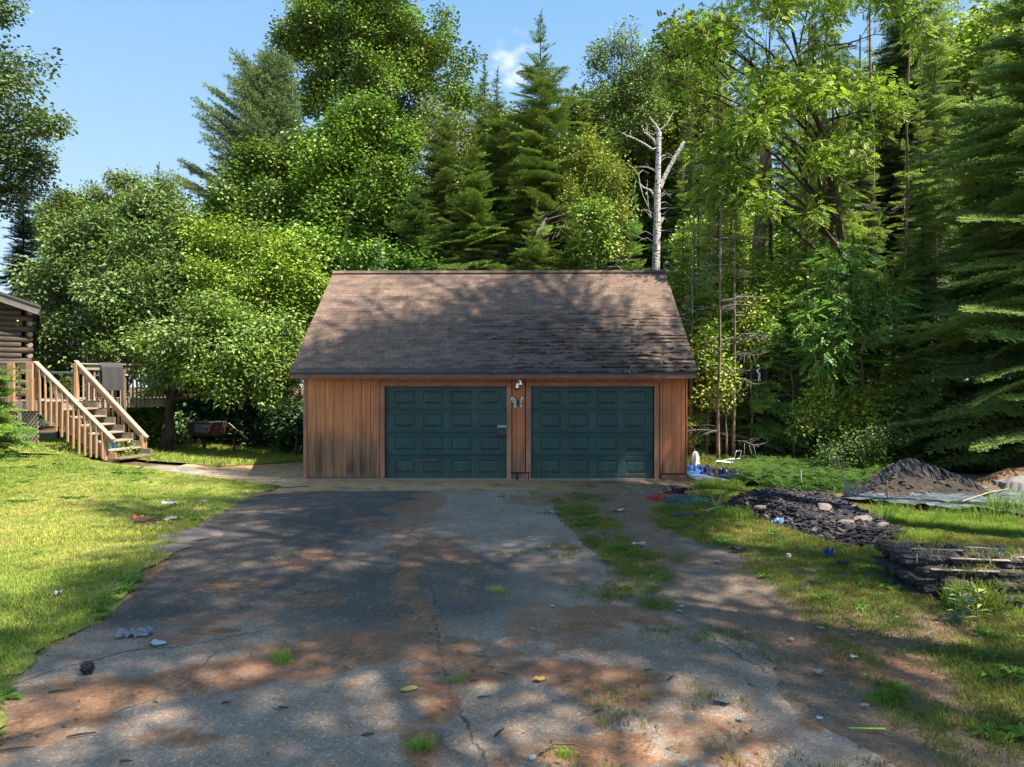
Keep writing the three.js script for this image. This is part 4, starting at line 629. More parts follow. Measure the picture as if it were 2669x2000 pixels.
{ // leaning pole and two stakes in the shade of the tree
  const a = P(648, 1146, 20.6), b = P(596, 1103, 20.9);
  tag(obj('leaning_pole', tube([a, a.clone().lerp(b, 0.5).add(V(0, -0.015, 0)), b], [0.02, 0.018, 0.015], 7), greyWood), 'thin pale pole leaning into the dark bushes right of the rusty grill', 'pole');
  const s0 = P(609, 1176, 19.8), s1 = P(771, 1168, 19.9);
  tag(obj('dark_stake', tube([onGround(s0.x, s0.z), V(s0.x, P(609, 1143, 19.8).y, s0.z)], 0.03, 7, 0.1), logWood), 'short dark stake in the grass just right of the rusty grill', 'stake');
  tag(obj('dark_stake', tube([onGround(s1.x, s1.z), V(s1.x + 0.02, P(771, 1138, 19.9).y, s1.z)], 0.04, 7, 0.1), logWood), 'short dark stake in the grass close to the left wall of the garage', 'stake');
  const q = P(783, 1130, 21), tr = thing('terracotta_pot', 'reddish pot half hidden behind the left corner of the garage', 'pot', [q.x, q.y - 0.25, q.z]);
  obj('pot', new THREE.LatheGeometry([[0.001, 0], [0.16, 0], [0.22, 0.3], [0.24, 0.3], [0.24, 0.36], [0.2, 0.36], [0.19, 0.1], [0.001, 0.1]].map(([x, y]) => new THREE.Vector2(x, y)), 18), mat({ color: rgb(0.3, 0.09, 0.045), roughness: 0.9 }), tr);
  obj('stand', [at(bx(0.4, 0.03, 0.4, 0.006), 0, -0.016, 0), ...[[-0.17, -0.17], [0.17, -0.17], [-0.17, 0.17], [0.17, 0.17]].map(([x, z]) => at(bx(0.04, 0.55, 0.04), x, -0.3, z))], oldWood, tr);
}
{ // shed with a ribbed white metal roof behind the garage's left corner
  const t = thing('small_shed', 'small shed with a ribbed white metal roof showing behind the left corner of the garage', 'shed', [0, 0, 0]);
  const a = P(748, 984, 22.6), b = P(800, 1022, 22.6), parts = [], L = a.distanceTo(b) + 1.2, d = b.clone().sub(a).normalize(), n = 14, b2 = a.clone().add(d.clone().multiplyScalar(L));
  const roofM = mat({ color: rgb(0.62, 0.66, 0.72), roughness: 0.35, metalness: 0.3 });
  parts.push(bar(a.clone().add(V(0, 0, -1.5)), b2.clone().add(V(0, 0, -1.5)), 3, 0.02)); for (let k = 0; k < 14; k++) parts.push(bar(a.clone().add(V(0, 0.012, -0.05 - k * 0.22)), b2.clone().add(V(0, 0.012, -0.05 - k * 0.22)), 0.05, 0.03, 0.008));
  obj('roof', parts, roofM, t);
  const cx = (a.x + b2.x) / 2, yb = b2.y - 0.05; obj('wall', [at(bx(b2.x - a.x - 0.3, yb, 2.6), cx, yb / 2, a.z - 1.5)], mat({ color: rgb(0.05, 0.04, 0.035), roughness: 0.95 }), t);
  obj('door', [at(bx(0.7, 1.4, 0.04), cx + 0.1, 0.75, a.z - 0.18)], logWood, t);
}
{ // pots with plants at the head of the stairs
  for (const [x, z, s, lab] of [[-2.7, -1.3, 1, 'leafy potted plant at the head of the stairs, the larger of two'], [-2.35, -1.9, 0.75, 'leafy potted plant at the head of the stairs, the smaller of two']]) {
    const w = fromStair(x, TOP, z), t = thing('potted_plant', lab, 'plant', [w.x, w.y, w.z]);
    obj('pot', new THREE.LatheGeometry([[0.001, 0], [0.12, 0], [0.17, 0.24], [0.18, 0.24], [0.18, 0.28], [0.15, 0.28], [0.14, 0.2], [0.001, 0.2]].map(([a, b]) => new THREE.Vector2(a * s, b * s)), 14), mat({ color: rgb(0.4, 0.38, 0.35), roughness: 0.9 }), t);
    const r = rng(90 + x * 10), T = []; for (let k = 0; k < 70; k++) { const a = r() * 6.28, L = (0.15 + r() * 0.25) * s, h0 = (0.2 + r() * 0.3) * s, dx = Math.cos(a), dz = Math.sin(a), w2 = 0.03 * s; T.push([dx * 0.03, h0, dz * 0.03, dx * L * 0.6 - dz * w2, h0 + 0.1 * s, dz * L * 0.6 + dx * w2, dx * L, h0 + 0.02, dz * L], [dx * 0.03, h0, dz * 0.03, dx * L, h0 + 0.02, dz * L, dx * L * 0.6 + dz * w2, h0 + 0.1 * s, dz * L * 0.6 - dx * w2]); }
    obj('foliage', tris(T), mat({ color: rgb(0.16, 0.2, 0.035), roughness: 0.8 }), t);
  }
}
// ================================================================ THINGS IN THE RIGHT-HAND YARD, AND LITTER
function heapGeo(poly, hfn, step, uvs = 1.2) {           // earth heap: height field inside an outline, skirt sunk into the ground
  const xs = poly.map((p) => p[0]), zs = poly.map((p) => p[1]), x0 = Math.min(...xs), x1 = Math.max(...xs), z0 = Math.min(...zs), z1 = Math.max(...zs), nx = Math.ceil((x1 - x0) / step), nz = Math.ceil((z1 - z0) / step), pos = [], uv = [], idx = [];
  for (let j = 0; j <= nz; j++) for (let i = 0; i <= nx; i++) { const x = x0 + i * step, z = z0 + j * step, d = inPoly(poly, x, z) ? distPoly(poly, x, z) : -distPoly(poly, x, z); pos.push(x, hgt(x, z) + (d > 0 ? hfn(x, z, d) : Math.max(-0.25, d * 0.6)), z); uv.push(x / uvs, z / uvs); }
  for (let j = 0; j < nz; j++) for (let i = 0; i < nx; i++) { const a = j * (nx + 1) + i, b = a + nx + 1; if ([a, a + 1, b, b + 1].every((k) => pos[k * 3 + 1] - hgt(pos[k * 3], pos[k * 3 + 2]) < -0.2)) continue; idx.push(a, b, a + 1, a + 1, b, b + 1); }
  const g = new THREE.BufferGeometry(); g.setAttribute('position', new THREE.BufferAttribute(new Float32Array(pos), 3)); g.setAttribute('uv', new THREE.BufferAttribute(new Float32Array(uv), 2)); g.setIndex(idx); g.computeVertexNormals(); return g;
}
function chunk(seed, sx = 1, sy = 1, sz = 1, k = 0.25) { const r = rng(seed), g = new THREE.IcosahedronGeometry(1, 1), p = g.attributes.position, m = new Map(); for (let i = 0; i < p.count; i++) { const key = [p.getX(i), p.getY(i), p.getZ(i)].map((v) => v.toFixed(3)).join(); if (!m.has(key)) m.set(key, 1 + (r() - 0.5) * 2 * k); const q = m.get(key); p.setXYZ(i, p.getX(i) * q * sx, p.getY(i) * q * sy, p.getZ(i) * q * sz); } g.computeVertexNormals(); return plainGeo(g); }
const earthMap = tex(512, 512, (u, v) => { const a = tile((x, y) => fbm(x, y, 4), u, v, 8), b = tile((x, y) => fbm(x + 3, y, 3), u, v, 50); return mix3([46, 41, 37], [74, 65, 58], a).map((q) => q * (0.6 + b * 0.8)); });
const earth = mat({ map: earthMap, roughness: 1, bumpMap: gravelBump, bumpScale: 0.03 });
const barkM = mat({ color: rgb(0.05, 0.045, 0.047), roughness: 0.8, specularIntensity: 0.4 });
const stoneM = mat({ map: tex(256, 256, (u, v) => { const a = tile((x, y) => fbm(x, y, 4), u, v, 9); return mix3([98, 88, 82], [128, 116, 108], a); }), roughness: 0.9 });
const scatterOn = (geo, poly, n, seed, lift, sc, cfn) => { const r = rng(seed), ray = new THREE.Raycaster(), mesh = new THREE.Mesh(geo), l = []; mesh.updateMatrixWorld(); geo.computeBoundingSphere(); const xs = poly.map((p) => p[0]), zs = poly.map((p) => p[1]), x0 = Math.min(...xs), x1 = Math.max(...xs), z0 = Math.min(...zs), z1 = Math.max(...zs); const P0 = geo.attributes.position, step = P0.getX(1) - P0.getX(0), nx = Math.round((geo.boundingSphere, x1 - x0) / step); const cols = Math.ceil((x1 - x0) / step) + 1; const H = (x, z) => { const i = Math.min(cols - 2, Math.floor((x - x0) / step)), j = Math.floor((z - z0) / step), f = (x - x0) / step - i, g = (z - z0) / step - j, k = j * cols + i, q = (a) => P0.getY(Math.min(a, P0.count - 1)); return lerp(lerp(q(k), q(k + 1), f), lerp(q(k + cols), q(k + cols + 1), f), g); }; while (l.length < n) { const x = lerp(x0, x1, r()), z = lerp(z0, z1, r()); if (!inPoly(poly, x, z)) continue; const k = 0.5 + r() * 0.7; l.push([M4(V(x, H(x, z) + lift, z), Q((r() - 0.5) * 0.9, r() * 6.28, (r() - 0.5) * 0.9), V(sc[0] * (0.5 + r()), sc[1] * (0.6 + r() * 0.8), sc[2] * (0.5 + r()))), cfn(r, x, z)]); } return [l, H]; };
{ // bark heap
  const poly = BARK;
  const pk = G(2010, 1333), t = thing('bark_heap', 'long low heap of black bark and broken stone in the grass right of the garage', 'heap');
  const hf = (x, z, d) => smooth(0, 0.45, d) * (0.17 + 0.15 * Math.exp(-((x - pk.x) ** 2 + (z - pk.z) ** 2 * 1.6) / 1.5)) + 0.06 * (fbm(x * 7, z * 7, 3) - 0.4) * smooth(0, 0.2, d);
  const g = heapGeo(poly, hf, 0.06);
  obj('mound', g, mat({ color: rgb(0.045, 0.038, 0.036), roughness: 1, bumpMap: gravelBump, bumpScale: 0.05 }), t);
  const [l, H] = scatterOn(g, poly, 4200, 61, 0.008, [0.06, 0.014, 0.028], (r) => tint(mix3([0.5, 0.55, 0.66], [2.3, 2.0, 1.9], Math.pow(r(), 4)), 0.6 + r() * 0.7));
  const c = copies('bark_chips', chunk(3, 1, 1, 1, 0.3), barkM, l, t); c.userData.kind = 'stuff';
  for (const [px, py, s] of [[2150, 1358, 0.2], [2205, 1357, 0.12], [2250, 1384, 0.2], [1985, 1342, 0.13], [2205, 1392, 0.12], [2130, 1392, 0.09], [2228, 1348, 0.07], [2300, 1390, 0.11]]) { const q = G(px, py + 6); const y = H(q.x, q.z); obj('stone', at(chunk(px, s, s * 0.28, s * 0.55, 0.15), q.x, y + 0.03, q.z, 0.1, px, 0.1), stoneM, t); }
  const b = G(1995, 1338); tag(obj('blue_strip', tube([b.clone().add(V(-0.3, 0.27, 0.1)), b.clone().add(V(0, 0.31, 0.12)), b.clone().add(V(0.3, 0.3, 0.1))], 0.014, 6), mat({ color: rgb(0.04, 0.11, 0.2), roughness: 0.6 })), 'short blue plastic strip lying on the black bark heap', 'strip');
  const s0 = G(1838, 1342), s1 = G(2000, 1325);
  const st = thing('dead_branch', 'pale dead branch lying along the upper left edge of the bark heap', 'branch'); obj('stem', tube([s0.clone().add(V(0, 0.06, 0)), s0.clone().lerp(s1, 0.5).add(V(0, 0.16, 0)), s1.clone().add(V(-0.1, 0.3, 0))], [0.02, 0.016, 0.008], 6), greyWood, st); for (const [f, dx, dy] of [[0.15, -0.12, 0.22], [0.2, 0.1, 0.25], [0.6, 0.35, 0.14]]) { const q = s0.clone().lerp(s1, f).add(V(0, 0.1 + f * 0.25, 0)); obj('twig', tube([q, q.clone().add(V(dx * 0.5, dy * 0.7, 0.02)), q.clone().add(V(dx, dy, 0.03))], [0.01, 0.008, 0.003], 5), greyWood, st); }
}
{ // earth mound, black tarp along its crest, grey-blue sheet in front
  const D = 13.6, poly = rough([[P(2185, 1000, 12.6).x, -12.5], [P(2400, 1000, 12.4).x, -12.3], [P(2590, 1000, 12.4).x, -12.2], [P(2640, 1000, 13).x, -13.2], [P(2560, 1000, 14).x, -14.3], [P(2360, 1000, 14.6).x, -15], [P(2210, 1000, 14).x, -14.2]], 0.25, 0.1, 71);
  const crest = [[2170, 1318, 12.7], [2230, 1286, 13.1], [2290, 1246, 13.5], [2345, 1212, 13.8], [2372, 1206, 13.8], [2420, 1224, 13.6], [2480, 1248, 13.4], [2540, 1276, 13.2], [2600, 1310, 12.9], [2640, 1335, 12.6]].map(([x, y, d]) => P(x, y, d));
  const crestH = (x) => { for (let i = 0; i + 1 < crest.length; i++) if (x >= crest[i].x && x <= crest[i + 1].x) return [lerp(crest[i].y, crest[i + 1].y, (x - crest[i].x) / (crest[i + 1].x - crest[i].x)), lerp(crest[i].z, crest[i + 1].z, (x - crest[i].x) / (crest[i + 1].x - crest[i].x))]; return [0, -13]; };
  const hf = (x, z, d) => { const [h, cz] = crestH(x), q = z - cz, f = q > 0 ? smooth(1.35, 0.0, q) : smooth(1.3, 0.0, -q); return smooth(0, 0.25, d) * Math.max(0, h - hgt(x, z)) * f + 0.1 * (fbm(x * 5, z * 5, 3) - 0.45) * smooth(0, 0.3, d); };
  const g = heapGeo(poly, hf, 0.07), t = thing('earth_mound', 'peaked brown earth mound under a black tarp at the edge of the trees', 'mound');
  obj('mound', g, earth, t);
  const [l] = scatterOn(g, poly, 260, 62, 0.0, [0.06, 0.03, 0.05], (r) => tint([1, 0.9, 0.8], 0.5 + r() * 0.6));
  const c = copies('clods', chunk(4, 1, 1, 1, 0.25), mat({ color: rgb(0.075, 0.06, 0.05), roughness: 1 }), l, t); c.userData.kind = 'stuff';
  // tarp: crumpled band over the crest
  const curve = new THREE.CatmullRomCurve3(crest), n = 150, m = 12, T = [];
  const pt = (i, j) => { const f = i / n, p = curve.getPointAt(f), w = lerp(0.26, 0.6, smooth(0.25, 0.6, f)) * (1 - 0.5 * smooth(0.75, 1, f)), v = j / m * 2 - 1, cr = (noise(i * 0.55, j * 1.3 + 3) - 0.5) * 0.09 + (noise(i * 1.4, j * 2.1) - 0.5) * 0.05; return [p.x + (noise(i * 0.6, j) - 0.5) * 0.05, p.y + 0.09 - v * v * w * 0.5 + cr, p.z + 0.12 + v * w * 0.75]; };
  for (let i = 0; i < n; i++) for (let j = 0; j < m; j++) { const a = pt(i, j), b = pt(i + 1, j), c2 = pt(i + 1, j + 1), d = pt(i, j + 1); T.push([...a, ...b, ...c2], [...a, ...c2, ...d]); }
  tag(obj('black_tarp', tris(T), mat({ color: rgb(0.008, 0.01, 0.015), roughness: 0.6, specularIntensity: 0.35, side: THREE.DoubleSide })), 'black crumpled plastic tarp draped along the crest of the earth mound', 'tarp');
  const SH = rough(polyG([[2195, 1312], [2330, 1326], [2480, 1340], [2669, 1356], [2860, 1368], [2860, 1300], [2600, 1290], [2480, 1272], [2260, 1272]]), 0.3, 0.08, 81);
  tag(obj('plastic_sheet', sheet(SH, 0.03, 0.14, (x, z) => [x / 2, z / 2], (x, z) => 0.03 + 0.14 * (fbm(x * 1.3, z * 6, 3) - 0.35) + 0.05 * fbm(x * 4, z * 14, 2)), mat({ map: tex(512, 512, (u, v) => { const a = tile((x, y) => fbm(x * 1.2, y * 5, 4), u, v, 8), b = tile((x, y) => fbm(x * 5 + 3, y * 16, 3), u, v, 8); return mix3([44, 50, 58], [126, 134, 140], clamp(a * 1.5 + b * 1.1 - 0.95)); }), roughness: 0.6 })), 'flat rippled grey-blue plastic sheet spread on the ground before the earth mound', 'sheet');
  const rp = G(2412, 1286); tag(obj('orange_scrap', at(bx(0.3, 0.03, 0.14, 0.01), rp.x, rp.y + 0.1, rp.z, 0.1, 0.1, 0.05), mat({ color: rgb(0.28, 0.1, 0.04), roughness: 0.8 })), 'small rusty orange scrap on the grey plastic sheet', 'scrap');
  const pa = G(2500, 1325), pb = G(2630, 1294); tag(obj('bent_stick', tube([pa.add(V(0, 0.1, 0)), pa.clone().lerp(pb, 0.6).add(V(0, 0.12, 0)), pb.add(V(0, 0.14, 0))], [0.012, 0.014, 0.012], 6), greyWood), 'long pale stick lying across the right part of the plastic sheet', 'stick');
}
{ // sandy heap at the right edge
  const poly = rough([[P(2480, 1000, 14).x, -14.2], [P(2640, 1000, 13.4).x, -13.5], [P(2900, 1000, 13.4).x, -13.4], [P(2950, 1000, 15).x, -15.6], [P(2700, 1000, 15.6).x, -16.2], [P(2520, 1000, 15.4).x, -15.4]], 0.3, 0.1, 91);
  const g = heapGeo(poly, (x, z, d) => smooth(0, 1.0, d) * 0.36 + 0.08 * (fbm(x * 4, z * 4, 3) - 0.4) * smooth(0, 0.4, d), 0.08), t = thing('sand_heap', 'low reddish-brown heap of sandy earth at the right edge behind the plastic sheet', 'heap');
  obj('mound', g, mat({ map: tex(512, 512, (u, v) => { const a = tile((x, y) => fbm(x, y, 4), u, v, 8), b = tile((x, y) => fbm(x, y, 3), u, v, 50); return mix3([96, 70, 54], [136, 106, 84], a).map((q) => q * (0.7 + b * 0.6)); }), roughness: 1, bumpMap: gravelBump, bumpScale: 0.03 }), t);
  const p = P(2650, 1258, 13.9), q = [[-0.45, -0.2], [-0.1, -0.42], [0.4, -0.4], [0.75, -0.1], [0.7, 0.3], [0.2, 0.42], [-0.35, 0.25]].map(([x, z]) => [p.x + x, p.z + z]);
  tag(obj('white_sack', heapGeo(rough(q, 0.12, 0.05, 5), (x, z, d) => 0.16 + smooth(0, 0.45, d) * 0.14 + 0.2 * (fbm(x * 4, z * 4, 3) - 0.5), 0.045), mat({ color: rgb(0.16, 0.152, 0.148), roughness: 0.8 })), 'crumpled whitish sack on the sandy heap at the right edge', 'sack');
}
{ // stack of dark blocks, weedy, in the right foreground
  const t = thing('block_stack', 'long low stepped stack of black earth-filled blocks overgrown with grass in the right foreground', 'stack');
  const a = G(2335, 1516), b = G(2500, 1552), dir = V(1, 0, 0.19).normalize(), back = V(0.05, 0, -1).normalize();
  const o = V(4.16, hgt(4.16, -6.6), -6.6), black = mat({ map: tex(256, 256, (u, v) => { const p = tile((x, y) => fbm(x, y, 4), u, v, 14); return mix3([32, 32, 38], [92, 86, 86], clamp(p * 2 - 0.6)); }), roughness: 0.6, bumpMap: gravelBump, bumpScale: 0.02 });
  const soilTop = mat({ map: earthMap, color: rgb(3.6, 3.3, 3.2), roughness: 1, bumpMap: gravelBump, bumpScale: 0.03 });
  const r = rng(17), L = 0.215, Wd = 0.165, Hh = 0.072, TIERS = [2, 3, 4, 5, 5, 5, 5], FIRST = [0.8, 0.3, 0, 0, 0, 0, 0];
  const place = (i, j, k, dx) => o.clone().add(dir.clone().multiplyScalar(i * (L + 0.015) + dx)).add(back.clone().multiplyScalar(j * (Wd + 0.02))).add(V(0, k * (Hh + 0.006), 0));
  const rowG = [0, 1, 2].map((s) => { const g = bx(L, Hh, Wd, 0.014, 0), p = g.attributes.position, rs = rng(s + 5), m = new Map(); for (let q = 0; q < p.count; q++) { const key = [p.getX(q), p.getY(q), p.getZ(q)].map((v) => v.toFixed(2)).join(); if (!m.has(key)) m.set(key, [rs() - 0.5, rs() - 0.5, rs() - 0.5]); const e = m.get(key); p.setXYZ(q, p.getX(q) + e[0] * 0.024, p.getY(q) + e[1] * 0.024, p.getZ(q) + e[2] * 0.024); } g.computeVertexNormals(); return g; });
  const capG = [0, 1, 2].map((s) => chunk(70 + s, L * 0.5, 0.016, Wd * 0.42, 0.16));
  const ry = -Math.atan2(dir.z, dir.x), missing = new Set(['0,3,1', '1,2,2', '2,4,3', '1,5,2', '2,1,3', '0,5,1', '3,3,4', '4,6,4', '0,1,0', '0,1,1']);
  for (let j = 0; j < TIERS.length; j++) for (let k = 0; k < TIERS[j]; k++) for (let i = Math.ceil(FIRST[j]); i < 11; i++) {
    const exposed = k === TIERS[j] - 1 || (j > 0 ? k >= TIERS[j - 1] - 0 : true) || i <= FIRST[j] + 1;
    if (!exposed || missing.has([j, i, k].join())) continue;
    const p = place(i, j, k, (r() - 0.5) * 0.03 + (k % 2) * 0.09), m = obj('block', rowG[Math.floor(r() * 3)], black, t); m.position.set(p.x, p.y + Hh / 2 - 0.02, p.z + (r() - 0.5) * 0.03); m.rotation.set((r() - 0.5) * 0.07, ry + (r() - 0.5) * 0.1, (r() - 0.5) * 0.07);
    if (k === TIERS[j] - 1 && r() < 0.85) { const c = obj('soil_fill', capG[Math.floor(r() * 3)], soilTop, m); c.position.set((r() - 0.5) * 0.03, Hh / 2 + 0.006, (r() - 0.5) * 0.03); c.rotation.set(0, (r() - 0.5) * 0.3, (r() - 0.5) * 0.06); }
  }
  const topY = (j) => TIERS[j] * (Hh + 0.006) - 0.015;
  for (const [i, j, n] of [[0.2, 2, 0.62], [4.2, 2, 0.5], [1.4, 3, 0.55], [4.4, 4, 0.7], [3.4, 1, 0.34], [5.2, 3, 0.6], [0.6, 5, 0.5], [3.2, 6, 0.6]]) { const s = place(i, j, 0, 0).add(back.clone().multiplyScalar(-0.08)), e = s.clone().add(dir.clone().multiplyScalar(n)).add(V(0, (r() - 0.5) * 0.02, (r() - 0.5) * 0.03)); s.y += topY(j); e.y += topY(j); obj('wood_strip', [bar(s, e, 0.045, 0.012, 0.004)], greyWood, t); }
  // dry roots and weeds growing out of the stack
  const roots = []; for (let k = 0; k < 260; k++) { const j = Math.floor(r() * 7), i = FIRST[j] + r() * (10 - FIRST[j]), p = place(i, j, TIERS[j] - 0.05, 0).add(V(0, 0.0, 0.1)); const a1 = r() * 6.28, q = p.clone().add(V(Math.cos(a1) * 0.08, 0.05 * r(), Math.sin(a1) * 0.08)); roots.push(tube([p, p.clone().lerp(q, 0.5).add(V(0, 0.03, 0.01)), q.add(V(0, -0.05 * r(), 0.06))], [0.003, 0.003, 0.0015], 4)); }
  for (let k = 0; k < 26; k++) { const i = 0.5 + r() * 6, p = place(i, -0.45, 1, 0), q = p.clone().add(V((r() - 0.5) * 0.3, -0.2 - r() * 0.1, 0.08)); roots.push(tube([p, p.clone().lerp(q, 0.4).add(V(0.02, 0.02, 0.06)), q], [0.003, 0.003, 0.002], 4)); }
  const rt = obj('dry_roots', roots, mat({ color: rgb(0.34, 0.29, 0.22), roughness: 1 }), t); rt.userData.kind = 'stuff';
  const weeds = []; for (let k = 0; k < 110; k++) { const j = Math.floor(r() * 7), i = FIRST[j] + r() * (10 - FIRST[j]); weeds.push([M4(place(i, j, TIERS[j] - 0.1, 0).add(V(0, -0.02, 0.1)), Q((r() - 0.5), r() * 6, (r() - 0.5)), 0.25 + r() * 0.4), tint([0.85, 0.95, 0.75], 0.6 + r() * 0.5)]); }
  for (let k = 0; k < 60; k++) weeds.push([M4(place(0.2 + r() * 1.6, -0.1 - r() * 0.8, 0.2 + r() * 1.4, 0), Q((r() - 0.5), r() * 6, (r() - 0.5)), 0.5 + r() * 0.7), tint([0.8, 0.95, 0.7], 0.6 + r() * 0.6)]);
  const w = copies('weeds', midTuft, bladeMat, weeds, t); w.userData.kind = 'stuff';
}
{ // garden stakes and wire
  const stakes = [[1983, 1236, 1266, 0.018, 0, 'short grey stake at the left end of the low wire fence'], [2020, 1246, 1272, 0.014, 0, 'thin short grey stake, second from the left along the wire fence'], [2087, 1226, 1279, 0.024, 0, 'thick grey stake in the middle of the low wire fence'], [2170, 1268, 1300, 0.014, 6, 'small leaning stake near the right end of the wire fence'], [2215, 1186, 1306, 0.019, -34, 'tall pale stake leaning left beside the grey plastic sheet'], [2237, 1250, 1310, 0.016, -4, 'pale stake wrapped with netting just right of the tall leaning stake'], [2314, 1252, 1310, 0.016, -2, 'grey stake standing alone in front of the earth mound']];
  const tops = [];
  for (const [px, yt, yb, w, lean, label] of stakes) { const b = G(px, yb), top = P(px + lean, yt, -b.z), t = thing('garden_stake', label, 'stake', [b.x, b.y, b.z], 0, 'stakes round the vegetable bed'); const l = top.sub(b); obj('post', tube([V(0, -0.05, 0), l.clone().multiplyScalar(0.5), l], [w, w * 0.95, w * 0.8], 6, 0.15, px), greyWood, t); tops.push([b, l]); }
  const wire = mat({ color: rgb(0.32, 0.32, 0.3), roughness: 0.5, metalness: 0.5 }), f = thing('wire_fence', 'low sagging wire fence strung between the grey stakes', 'fence'); const on = (i, f2) => tops[i][0].clone().add(tops[i][1].clone().multiplyScalar(f2));
  const span = (a, b, drop) => obj('wire', tube(sag(a, b, 5, drop, 0.012), 0.0045, 4), wire, f);
  for (const q of [0.35, 0.62, 0.9]) { span(on(0, q), on(1, q), 0.01); span(on(1, q), on(2, q * 0.5), 0.02); span(on(2, q * 0.45), on(3, q), 0.02); }
  for (let k = 0; k < 14; k++) { const a = on(0, 0.2 + 0.7 * R0()).lerp(on(2, 0.1 + 0.3 * R0()), R0()); obj('wire', tube([a, a.clone().add(V(0.03, -0.12, 0))], 0.003, 3), wire, f); }
  // netting round the tall stake
  const T = [], net = mat({ color: rgb(0.36, 0.42, 0.38), roughness: 0.9 }), n = []; const c0 = on(4, 0.38), c1 = on(5, 0.85); for (let k = 0; k < 26; k++) { const s = c0.clone().lerp(c1, R0()).add(V((R0() - 0.5) * 0.1, 0.02, (R0() - 0.5) * 0.05)), e = s.clone().add(V((R0() - 0.5) * 0.24, -0.12 - R0() * 0.36, 0.03)); n.push(tube([s, s.clone().lerp(e, 0.5).add(V((R0() - 0.5) * 0.05, 0.02, 0.02)), e], 0.0028, 3)); } for (let k = 0; k < 6; k++) n.push(tube(sag(c0.clone().add(V(0, 0.03 * k - 0.06, 0)), c1.clone().add(V(0, -0.05 * k, 0)), 5, 0.03 + 0.02 * k, 0.01), 0.0028, 3));
  tag(obj('netting', n, net), 'pale tangled netting hung between the tall leaning stake and its neighbour', 'netting');
}
{ // blue crumpled tarp along the ground behind the garage corner
  const pts = [[1790, 1218, 0.16], [1812, 1214, 0.42], [1832, 1222, 0.3], [1850, 1232, 0.12], [1890, 1238, 0.1], [1925, 1250, 0.12], [1955, 1258, 0.08]].map(([x, y, h]) => [P(x, 1000, 15.6).x, h, y]);
  const T = [], n = 110, m = 14, curve = new THREE.CatmullRomCurve3([[1788, 1234], [1830, 1238], [1870, 1244], [1910, 1254], [1960, 1262]].map(([x, y]) => G(x, y)));
  const pt = (i, j) => { const f = i / n, p = curve.getPointAt(f), v = j / m * 2 - 1, w = 0.22, lump = (0.05 + 0.16 * noise(i * 0.35, 4)) * (1 - v * v) + (noise(i * 0.9, j * 1.1) - 0.35) * 0.14 * (1 - v * v); return [p.x + (noise(i * 0.8, j + 9) - 0.5) * 0.05, p.y + 0.02 + lump, p.z - v * w * 1.2 + (noise(i, j * 0.7 + 30) - 0.5) * 0.06]; };
  for (let i = 0; i < n; i++) for (let j = 0; j < m; j++) { const a = pt(i, j), b = pt(i + 1, j), c = pt(i + 1, j + 1), d = pt(i, j + 1); T.push([...a, ...b, ...c], [...a, ...c, ...d]); }
  tag(obj('blue_tarp', tris(T), mat({ color: rgb(0.022, 0.04, 0.2), roughness: 0.4 })), 'long crumpled bright blue tarp lying in the grass behind the right corner of the garage', 'tarp');
  const F = rough(polyG([[1792, 1238], [1840, 1243], [1900, 1254], [1960, 1264], [1940, 1270], [1870, 1262], [1800, 1252]]), 0.2, 0.05, 44);
  const fs = obj('ground_cloth', sheet(F, 0.02, 0.2, (x, z) => [x, z], (x, z) => 0.03 * fbm(x * 5, z * 5, 2)), mat({ color: rgb(0.1, 0.14, 0.22), roughness: 0.7 })); tag(fs, 'flat grey-blue cloth on the ground in front of the crumpled blue tarp', 'cloth');
  // white wrapped bundle in a blue base
  const b = P(1812, 1226, 16.4), y = hgt(b.x, b.z), t = thing('wrapped_umbrella', 'white folded garden umbrella standing in crumpled blue fabric beside the garage', 'umbrella', [b.x, y, b.z]);
  const cloth = new THREE.LatheGeometry([[0.1, 0.05], [0.11, 0.12], [0.1, 0.22], [0.075, 0.32], [0.085, 0.4], [0.05, 0.52], [0.02, 0.54]].map(([x, q]) => new THREE.Vector2(x, q)), 22); { const p = cloth.attributes.position; for (let i = 0; i < p.count; i++) { const a = Math.atan2(p.getZ(i), p.getX(i)), k = 1 + 0.16 * Math.sin(a * 5) + 0.1 * Math.sin(a * 9 + p.getY(i) * 12); p.setX(i, p.getX(i) * k); p.setZ(i, p.getZ(i) * k); } cloth.computeVertexNormals(); }
  obj('canopy', cloth, mat({ color: rgb(0.72, 0.72, 0.76), roughness: 0.8 }), t); obj('pole', tube([V(0, 0, 0), V(-0.02, 0.6, 0)], 0.014, 6), greyWood, t);
  const base = []; for (let i = 0; i < 40; i++) for (let j = 0; j < 8; j++) { const q = (ii, jj) => { const a = ii / 40 * 6.283, rad = 0.05 + jj / 8 * 0.28, n2 = noise(Math.cos(a) * 3 + jj * 0.9 + 9, Math.sin(a) * 3 + 9); return [Math.cos(a) * rad * (0.8 + n2 * 0.5), (1 - jj / 8) * 0.2 * (0.6 + n2) + 0.02, Math.sin(a) * rad * (0.8 + n2 * 0.5)]; }; const a = q(i, j), b2 = q((i + 1) % 40, j), c = q((i + 1) % 40, j + 1), d = q(i, j + 1); base.push([...a, ...b2, ...c], [...a, ...c, ...d]); }
  obj('blue_base', tris(base), mat({ color: rgb(0.025, 0.1, 0.3), roughness: 0.4 }), t);
}
